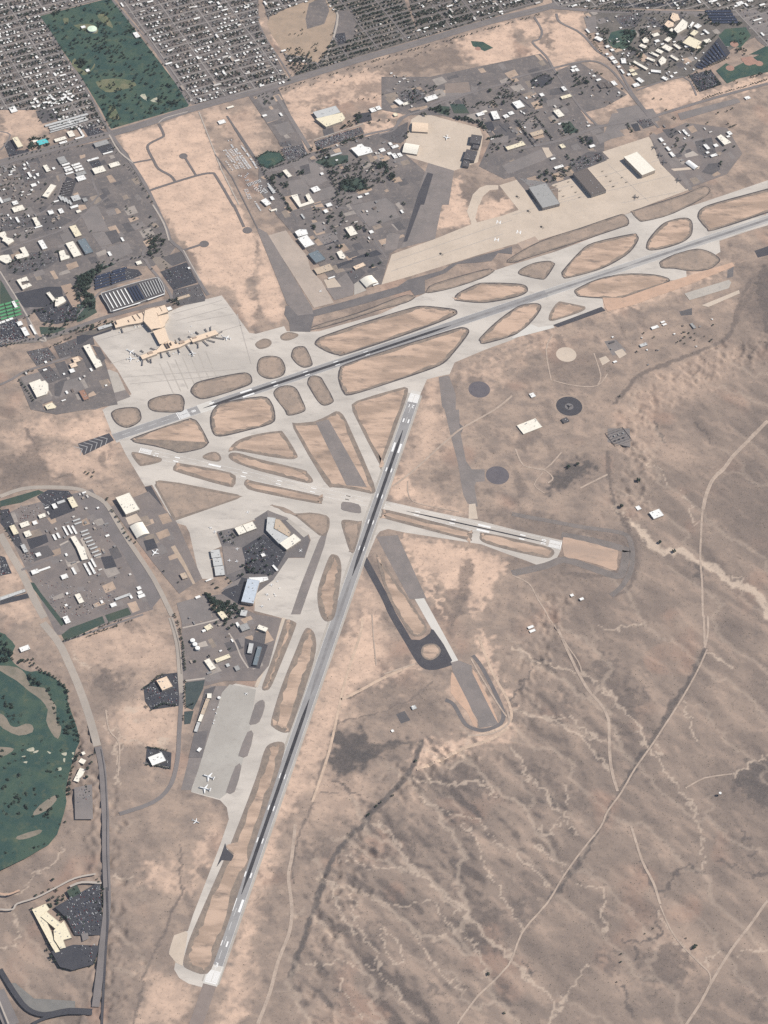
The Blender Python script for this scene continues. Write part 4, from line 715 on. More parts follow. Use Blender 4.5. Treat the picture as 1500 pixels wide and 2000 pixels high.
for s in ('K:480,360 600,270 760,290 820,380 620,480 540,440', 'Q:400,480 440,380 560,350 720,350 740,400 640,560 580,580 460,560', 'R:920,420 1000,340 1240,320 1300,420 1180,560 1000,540', 'R:890,830 1010,740 1100,790 1400,640 1280,640 1500,530 1560,540 1560,830 1160,920 1020,980', 'L:560,230 800,150 880,280 620,330', 'E:0,170 450,40 520,70 250,190 0,240', 'Y:720,840 820,760 1200,620 1230,700 760,920', 'Y:1230,610 1500,520 1540,600 1270,690', '10:1258,240 1330,245 1390,280 1340,300 1270,270', '01:450,420 600,345 680,345 560,400 530,470 480,490 560,540 560,600 520,620', '01:0,440 60,520 110,640 0,660', 'E:330,1120 400,1130 480,1250 760,1600 720,1640', 'D:0,330 120,300 200,350 240,420 60,520 0,540', 'J:690,880 840,800 1080,800 1080,880 840,950', 'C:460,230 780,240 700,300 480,320', 'P:840,0 1010,10 1000,50 870,60'):
    area('lawn', s, GRASSD if s[0] in 'EYCJDPL0' else GRASS, 1)
for s, r in (('R:1105,520', 22), ('R:1055,800', 22), ('R:1270,735', 24), ('R:1395,745', 21), ('10:1300,285', 15)): disc('ball_diamond', s, r, r, mat('infield_clay', (.36, .215, .165), (.31, .19, .15), .05))
area('ball_path', 'R:1180,680 1300,660 1400,730 1330,760 1200,720', MATS['infield_clay'])
# roads
def road(st, wd, m=ROADM, sm=3, z=None, name='road'):
    for q in st.split('|'): ribbon(name, smooth(W(q), sm, False) if sm else W(q), wd, m, z=z)
road('p:-40,329 0,318 112,288 215,262 310,234 375,213 500,178 600,148 700,117 820,83 950,44 1070,14 1160,-15', 44)
road('p:-40,329 0,318 112,288 215,262 310,234 375,213 500,178 600,148 700,117 820,83 950,44 1070,14 1160,-15', 5, MEDIAN)
road('p:1070,14 1180,22 1300,24 1420,28 1560,30', 26)
road('00:225,95 310,220 380,340 460,450 540,590 620,740 650,775', 16); road('00:660,0 760,120 850,220 920,310 1000,430 1110,610', 12); road('00:650,775 660,800 730,900 780,970 850,1080 920,1220|01:920,20 980,150 1000,210 1070,270 1110,340 1180,470 1220,530', 17); road('00:640,790 700,890 790,960|01:895,0 960,110 990,210', 8, SIDE)
road('01:1075,265 1110,330 1175,445', 5, SIDE)
for st, wd in (('00:930,725 960,790 940,810 880,840 865,870 900,940 930,990 1000,1030 1030,1070', 13), ('00:870,1120 940,1095 1150,1030 1240,1015 1270,1040 1370,1210|01:1370,0 1430,130', 13), ('00:780,955 830,945 890,935', 10), ('00:1150,1030 1085,925', 11), ('01:1080,265 1190,230', 13)): road(st, wd, mat('estate_road', (.165, .145, .14), (.145, .13, .125), .02))
for s, r in (('00:1075,915', 20), ('01:1450,150', 22), ('01:1197,230', 22)): disc('cul_de_sac', s, r, r, MATS['estate_road'])
road('00:930,720 970,690 1100,655', 5, SIDE)
road('00:1165,655 1300,1000 1400,1200', 6, SIDE, 0); road('00:1400,790 1500,940|K:230,0 490,390 560,520 700,700 760,790 900,980 970,1110', 14, ASPM); road('00:1330,680 1500,940', 10, ASPM); road('K:0,310 200,580 500,1180', 6, ASPM, 0)
road('10:120,560 320,880', 20, LOTG); road('10:0,950 40,990 160,980 330,910 500,850 640,790 810,750 850,690 1000,640 1080,590 1500,480|20:0,460 240,400 420,360 520,370 600,430 700,560 800,680 860,750', 13)
road('20:130,100 175,180 160,230 120,250 200,330 260,430 400,630 510,745', 12); road('20:260,80 280,130 380,180 440,230 500,300 600,370 700,540 800,670', 13); road('20:0,880 300,820 500,745 800,690 900,660 1200,570 1500,490', 18); road('20:730,530 1000,450 1080,560', 9)
road('10:400,370 440,270 480,90 420,10', 10, SIDE); road('10:0,100 60,230 160,380 220,480', 9); road('10:730,0 850,110 960,240', 9)
road('p:0,492 60,470 130,445 175,410 210,385|p:0,425 70,420 100,400 120,365 115,340', 10); road('A:1080,880 1100,960 1160,1090|B:1060,0 1160,-110', 10); road('p:0,535 25,580 50,610 60,640 75,660 85,668', 17); road('01:0,390 130,600 220,760', 6, SIDE); road('00:0,770 60,790 20,860 0,880', 8)
road('C:0,910 150,840 260,770 450,700 700,620 830,580', 13); road('01:0,800 200,790 330,760 500,700 650,650 840,600 1000,560', 22); road('01:0,815 200,805 340,770 520,712', 10, MEDIAN)
road('01:540,380 700,330 830,310 880,370 940,440 1000,530 990,570 860,600', 14); road('01:840,300 850,260 950,210', 12); road('01:230,790 270,800 250,760', 8, SIDE); road('D:210,250 290,170 420,110 600,50 740,20', 9, LOTG); road('D:0,470 130,320 200,330', 8)
road('02:0,510 130,465 280,455 450,465 540,500 620,550 680,650 760,780 900,990 1010,1210|03:1000,20 1040,170 1055,350 1065,480', 20, ROADC); road('03:1065,460 1050,700 1040,850 1000,1000 900,1100 700,1170', 17, ROADM)
road('02:0,730 60,840 130,960 200,1110 260,1220|03:250,50 340,160 400,280 460,420 520,590 570,770', 30, ROADC); road('03:575,775 600,900 610,1050 620,1210|04:620,0 620,200 628,500 605,720 590,860 560,1100', 27, ROADM); road('03:590,790 615,950 627,1200|04:625,0 625,200 635,420', 4, MATS['asphalt_new']); road('04:625,400 630,600 618,800 600,1130 595,1250', 9, MATS['asphalt_new'])
road('03:1000,20 1045,170 1062,350', 4, MEDIAN); road('04:0,880 80,1010 160,1110 260,1145 400,1120 540,1125', 18, LOTN); road('04:190,1200 280,1160 400,1135 540,1140', 12, LOTN); road('04:-20,1010 70,1210', 55, ROADM); road('04:-15,1040 50,1200', 6, SIDE); road('04:-60,960 40,1210', 8, LOTN)
road('E:600,1010|E:260,980 430,900 640,830', 12) if 0 else road('E:250,980 430,910 640,835 700,850', 11); road('E:700,690 800,640|E:800,930 960,870', 8, SIDE); road('V:0,455 150,455 200,390 420,320 640,210 880,90 1120,40', 7, SIDE, 3); road('V:820,190 960,140 1190,150', 9, SIDE); road('V:0,270 100,280 230,230', 8, SOILO)
road('03:370,160 600,80 840,0', 9, ROADM, 0); road('03:1070,80 1240,40 1300,20|03:1080,390 1200,375', 7, SIDE); road('03:840,870 1000,900', 6, ROADM)
road('13:165,20 0,425', 13, CONC2, 0, .42); road('H:640,520 720,640 780,790 870,930', 6, SIDE)
road('L:690,480 870,730 1000,950 1110,1100', 10, ROADM); road('K:570,520 860,470 1000,400 1130,330', 9); road('K:900,980 1170,900 1500,800|L:0,560 180,520 680,520', 9); road('J:680,620 1260,430', 5, SIDE); road('O:530,700 740,1000|O:750,650 860,780|O:870,820 960,930', 6, LOTN); road('O:560,430 700,540|O:330,740 420,830', 6, LOTN)
road('N:0,620 170,570 240,480 330,400 600,310 760,240 1000,160 1300,60', 9)
# footpaths and track lines of the mesa road network are above; fence-line shade strips
# ------------------------------------------------------------------ buildings
RC = {'w': plain('roof_white', (.80, .79, .75), .7), 'c': plain('roof_cream', (.80, .75, .64), .7), 'y': plain('roof_pale_yellow', (.76, .68, .50), .7), 't': plain('roof_tan', (.50, .40, .30), .8), 'p': plain('roof_peach', (.74, .58, .43), .8), 'g': plain('roof_grey', (.33, .325, .31), .7), 'm': plain('roof_pale_metal', (.52, .52, .50), .5),
      'd': plain('roof_dark', (.095, .088, .09), .8), 'b': plain('roof_blue_grey', (.17, .205, .225), .5), 'l': plain('roof_light_blue', (.50, .55, .60), .5), 'r': plain('roof_brown', (.135, .115, .105), .8), 'u': plain('roof_turquoise', (.12, .52, .54), .5), 'o': plain('roof_rust', (.33, .19, .135), .8), 'n': plain('roof_green', (.10, .30, .14), .6), 's': plain('roof_solar', (.045, .055, .085), .35)}
WALL = plain('wall_stucco', (.42, .36, .30), .9); WALLD = plain('wall_shed', (.27, .25, .235), .8); GLASS = plain('window_glass', (.03, .035, .045), .2); UNIT = plain('roof_plant_metal', (.42, .41, .40), .5); DOORM = plain('hangar_door', (.30, .29, .28), .6)
def scale_at(x, y):
    a = np.array(G(x, y)); J = np.array([np.array(G(x+1, y))-a, np.array(G(x, y+1))-a]).T; I = np.linalg.inv(J)
    return np.linalg.norm(I@EX), np.linalg.norm(I@NX)
def put_building(q, h, col, label, cat='building', name='building', shape='', group=None, ang=None):
    """q: footprint in world metres, parts made round its centre"""
    if area2(q) < 0: q = q[::-1]
    c = np.mean(q, 0); L = [tuple(np.array(v)-c) for v in q]; t = thing(name, label, cat, (c[0], c[1], hgt(*c)+top(*c)), 0, group)
    edges = [(np.linalg.norm(np.array(L[i])-np.array(L[i-1])), i) for i in range(len(L))]; size = math.sqrt(abs(area2(L))/2)
    z0 = -.6
    if shape == 'arch' or shape == 'gable':
        e = np.array(L[1])-np.array(L[0]); f = np.array(L[3])-np.array(L[0]); a, b = (e, f) if np.linalg.norm(e) > np.linalg.norm(f) and shape == 'gable' else ((f, e) if shape == 'arch' else (f, e)); o = np.array(L[0])
        n = 10 if shape == 'arch' else 2; hw = h*(.45 if shape == 'arch' else .72); V = []; F = []
        for s in (0, 1):
            for k in range(n+1):
                u = k/n; z = hw+(h-hw)*(math.sin(math.pi*u) if n > 2 else 1-abs(2*u-1)); p = o+a*s*1.0+b*u; V.append((p[0], p[1], z))
        for k in range(n): F.append((k, k+1, n+2+k, n+1+k))
        bm = MB(); bm.add(V, F); bm.add([(x, y, z+.35) for x, y, z in V], [f[::-1] for f in F]); bm.build('roof', RC[col], t)
        wm = MB(); wm.prism(L, z0, hw, False)
        for s in (0, 1): wm.add(V[s*(n+1):(s+1)*(n+1)], [tuple(range(n+1))])
        wm.build('wall', WALL if col not in 'gdbr' else WALLD, t)
        if shape == 'arch':
            m0 = o+b*.5-a*.004; u = b/np.linalg.norm(b); nrm = a/np.linalg.norm(a); w2 = np.linalg.norm(b)*.34
            for s, off in ((0, -.25), (1, .25)):
                m1 = o+a*s+b*.5+nrm*off; dm = MB(); dm.add([(*(m1-u*w2), 0), (*(m1+u*w2), 0), (*(m1+u*w2), hw*1.25), (*(m1-u*w2), hw*1.25)], [(0, 1, 2, 3)]); dm.build('hangar_door', DOORM, t)
        return t
    MB().prism(L, z0, h).build('wall', WALL if col not in 'gdbrm' else WALLD, t)
    ro = MB(); oq = inset(L, -.35); iq = inset(L, .5); n = len(L)
    zr = h+.35; zp = h+(1.0 if size > 14 else .6)
    ro.add([(x, y, h-.5) for x, y in oq]+[(x, y, zp) for x, y in oq]+[(x, y, zp) for x, y in iq]+[(x, y, zr) for x, y in iq],
           [(i, (i+1) % n, (i+1) % n+n, i+n) for i in range(n)]+[(i+n, (i+1) % n+n, (i+1) % n+2*n, i+2*n) for i in range(n)]+[(i+2*n, (i+1) % n+2*n, (i+1) % n+3*n, i+3*n) for i in range(n)])
    for tr in tessellate_polygon([[Vector((x, y, 0)) for x, y in iq]]): ro.F.append(tuple(i+3*n for i in (tr if area2([iq[i] for i in tr]) > 0 else tr[::-1])))
    ro.build('roof', RC[col], t)
    if size > 22 and shape != 'bare':
        k = 0; r = random.Random(int(abs(c[0]*7+c[1])))
        xs = [v[0] for v in L]; ys = [v[1] for v in L]
        for _ in range(40):
            p = (r.uniform(min(xs), max(xs)), r.uniform(min(ys), max(ys)))
            if inside(p, inset(L, 3.5)):
                MB().obox(p, r.uniform(2.5, 5), r.uniform(2, 4), zr-.05, zr+r.uniform(1.2, 2.6), ang).build('roof_unit', UNIT, t); k += 1
            if k >= min(6, int(size/12)): break
    if len(L) == 4 and size > 15 and h > 5:
        for i in range(4):
            a, b = np.array(L[i-1]), np.array(L[i]); e = np.linalg.norm(b-a); nrm = np.array([(b-a)[1], -(b-a)[0]])/e
            if nrm@np.array([.2, -1]) > .5:
                kk = max(2, min(6, int(e/9))); zt = min(h-1.2, 3.6)
                for j in range(kk):
                    wb = MB(); p0 = a+(b-a)*(j+.25)/kk; p1 = a+(b-a)*(j+.75)/kk; wb.prism([p0-nrm*.3, p1-nrm*.3, p1+nrm*.12, p0+nrm*.12], 1.2, zt); wb.build('window', GLASS, t)
    return t
def quad_at(tile, x, y, w, d, h, ang=None):
    px, py = pp('%s:%f,%f' % (tile, x, y))[0]; sc = TILES[tile][2] if tile in TILES else (1 if tile == 'p' else 3)
    se, sn = scale_at(px, py); c = np.array(G(px, py, h)); W_, D_ = w/sc/se/2, d/sc/sn/2
    a = E_ANG if ang is None else ang; u = np.array([math.cos(a), math.sin(a)]); v = np.array([-u[1], u[0]])
    return [c-u*W_-v*D_, c+u*W_-v*D_, c+u*W_+v*D_, c-u*W_+v*D_]
def rectify(q):
    q = [np.array(v) for v in q]; c = sum(q)/4; u = (q[1]-q[0])+(q[2]-q[3]); v = (q[3]-q[0])+(q[2]-q[1]); lu, lv = np.linalg.norm(u)/2, np.linalg.norm(v)/2; u = u/np.linalg.norm(u); v = v-u*(v@u); v = v/np.linalg.norm(v)
    return [c-u*lu/2-v*lv/2, c+u*lu/2-v*lv/2, c+u*lu/2+v*lv/2, c-u*lu/2+v*lv/2]
BSPOT = []
def B(tile, coords, h, col, label, cat='building', name=None, shape='', group=None):
    nm = name or {'hangar': 'hangar', 'shed': 'shed', 'warehouse': 'warehouse', 'canopy': 'canopy', 'trailer': 'trailer'}.get(cat, 'building')
    if isinstance(coords, str):
        p = pp(tile+':'+coords)
        if len(p) == 2:      # a bar from point to point, width in metres after '@'
            raise ValueError
        q = [G(x, y, h) for x, y in p]
        if len(q) == 4: q = rectify(q)
    elif len(coords) == 5 and coords[4] > 90:  # bar: x0,y0,x1,y1,width+100
        (a, b) = [np.array(G(*r, h)) for r in pp('%s:%f,%f %f,%f' % (tile, *coords[:4]))]; u = (b-a)/np.linalg.norm(b-a); n = np.array([-u[1], u[0]])*(coords[4]-100)/2; q = [a-n, b-n, b+n, a+n]
    else: q = quad_at(tile, *coords[:4], h, math.radians(coords[4]) if len(coords) > 4 else None)
    BSPOT.append((np.mean(q, 0), math.sqrt(abs(area2(q))/2)))
    return put_building([tuple(v) for v in q], h, col, label, cat, nm, shape, group)
# --- the terminal
tb = thing('airport_terminal', 'peach roofed airport terminal with a T shaped concourse on the pale apron', 'terminal', (*G(320, 640), 0))
tc = np.array(G(320, 640))
for s, h, nm in (('D:430,527 560,485 800,412 850,510 720,548 600,566 455,602', 13, 'hall'), ('D:800,400 910,365 1000,600 900,612 872,622 782,520', 17, 'hall'), ('D:908,378 1030,335 1070,412 950,455', 15, 'hall'), ('D:955,465 1070,440 1078,485 1038,540 1030,578 985,610', 11, 'hall'), ('D:892,642 1030,598 1082,748 1000,790 972,792', 12, 'concourse'),
                 ('D:1000,792 1085,750 1200,792 1320,733 1345,757 1200,830 940,895 930,870', 9, 'concourse'), ('D:745,930 925,862 942,905 770,970', 11, 'concourse'), ('I:725,965 1022,868 1058,912 760,1012', 12, 'concourse')):
    q = [np.array(G(x, y, h))-tc for x, y in pp(s)]
    wl = MB().prism(q, -.5, h).build('wall', WALL, tb)
    rf = MB().prism(inset([tuple(v) for v in q], -.5), h, h+.8); rf.build('roof', RC['p'], tb)
for s in ('D:650,460 690,520', 'D:705,440 745,492', 'D:770,420 815,500', 'D:825,400 880,480', 'D:905,385 950,450', 'D:970,360 1000,410', 'D:600,510 615,535', 'D:870,470 940,560', 'D:1030,780 1065,840', 'D:1060,775 1090,830', 'D:1095,770 1110,800', 'D:1150,740 1170,780', 'D:450,525 470,560'):
    a, b = [np.array(G(*r, 15))-tc for r in pp(s)]; u = (b-a)/np.linalg.norm(b-a); n = np.array([-u[1], u[0]])*1.6; MB().prism([a-n, b-n, b+n, a+n], 9, 19.5 if '4' in s[2:4] else 16).build('roof_monitor', plain('monitor_brown', (.20, .15, .115)), tb)
for s, w_, d_ in (('D:880,545', 55, 25), ('D:895,580', 40, 25), ('D:860,895', 60, 28), ('D:1230,770', 60, 30), ('D:1380,720', 50, 20), ('I:930,940', 14, 20)):
    q = [np.array(v)-tc for v in quad_at(s[0], *map(float, s[2:].split(',')), w_, d_, 12)]; MB().prism(q, 12, 14.5).build('roof_unit', plain('roof_well', (.40, .31, .24)), tb)
for s in ('D:985,880 1000,945', 'D:1060,880 1095,930', 'D:1190,845 1205,890', 'D:1285,800 1320,850 1355,905', 'D:1395,770 1425,790 1425,830', 'D:778,965 770,1035', 'D:870,958 875,1005', 'D:785,885 755,865', 'D:930,860 870,838', 'D:1230,755 1200,720', 'D:745,945 680,900', 'D:1345,715 1312,700', 'D:1425,672 1395,650',
          'I:880,990 940,1045', 'I:985,950 1125,970', 'I:830,912 800,890', 'I:928,882 905,855', 'I:930,980 1015,1005', 'I:1058,908 1100,885', 'I:972,872 970,830', 'D:815,955 850,995', 'D:520,590 540,650'):
    P_ = [np.array(G(x, y, 5))-tc for x, y in pp(s)]
    jb = MB()
    for a, b in zip(P_[:-1], P_[1:]):
        u = (b-a)/np.linalg.norm(b-a); n = np.array([-u[1], u[0]])*1.5; jb.prism([a-n, b-n, b+n, a+n], 3.2, 6.6)
    e = P_[-1]; jb.obox(e, 4.5, 4.5, 2.8, 7.0); jb.obox(e, 1.5, 1.5, 0, 2.8); jb.build('jet_bridge', plain('jet_bridge_grey', (.24, .22, .21)), tb)
# --- the parking garage with shade canopies
pg = thing('parking_garage', 'grey parking garage with rows of shade canopies on its open deck', 'garage', (*G(262, 577), 0)); gc_ = np.array(G(262, 577))
gq = [np.array(G(x, y, 11))-gc_ for x, y in smooth(pp('D:285,212 330,182 640,85 900,18 970,30 1025,130 1030,200 1000,215 830,272 740,305 425,410 390,392 350,320'), 2)]
MB().prism(gq, -.5, 11).build('wall', WALLD, pg); MB().prism(inset([tuple(v) for v in gq], -.4), 11, 11.5).build('deck', MATS['car_park_asphalt'], pg)
par = MB(); o_ = inset([tuple(v) for v in gq], -.5); i_ = inset([tuple(v) for v in gq], 2.2); n_ = len(o_)
par.add([(x, y, 11.5) for x, y in o_]+[(x, y, 12.7) for x, y in o_]+[(x, y, 12.7) for x, y in i_]+[(x, y, 11.5) for x, y in i_], [(i, (i+1) % n_, (i+1) % n_+n_, i+n_) for i in range(n_)]+[(i+n_, (i+1) % n_+n_, (i+1) % n_+2*n_, i+2*n_) for i in range(n_)]+[(i+2*n_, (i+1) % n_+2*n_, (i+1) % n_+3*n_, i+3*n_) for i in range(n_)]).build('parapet', RC['m'], pg)
for a, b, wd, cc in [((335+i*45, 203-i*13), (432+i*45, 372-i*13), 5.0, 'w') for i in range(6)]+[((598+i*32, 128-i*9), (690+i*32, 288-i*9), 8.5, 's') for i in range(4)]+[((735+i*31, 82-i*8), (822+i*28, 240-i*9), 3.2, 'm') for i in range(8)]:
    P0, P1 = [np.array(G(*r, 14.5))-gc_ for r in pp('D:%f,%f %f,%f' % (*a, *b))]; u = (P1-P0)/np.linalg.norm(P1-P0); n = np.array([-u[1], u[0]])*wd/2; cv = MB().prism([P0-n, P1-n, P1+n, P0+n], 14.2, 14.6)
    for t_ in (.1, .5, .9): cv.obox(P0+(P1-P0)*t_, .5, .5, 11.5, 14.2)
    cv.build('shade_canopy', RC[cc], pg)
for a, b in (((425, 405), (745, 308)), ((830, 276), (1028, 205))):
    P0, P1 = [np.array(G(*r, 12))-gc_ for r in pp('D:%f,%f %f,%f' % (*a, *b))]; u = (P1-P0)/np.linalg.norm(P1-P0); n = np.array([-u[1], u[0]])*2.6; MB().prism([P0-n, P1-n, P1+n, P0+n], 12.75, 13.4).build('edge_roof', RC['w'], pg)
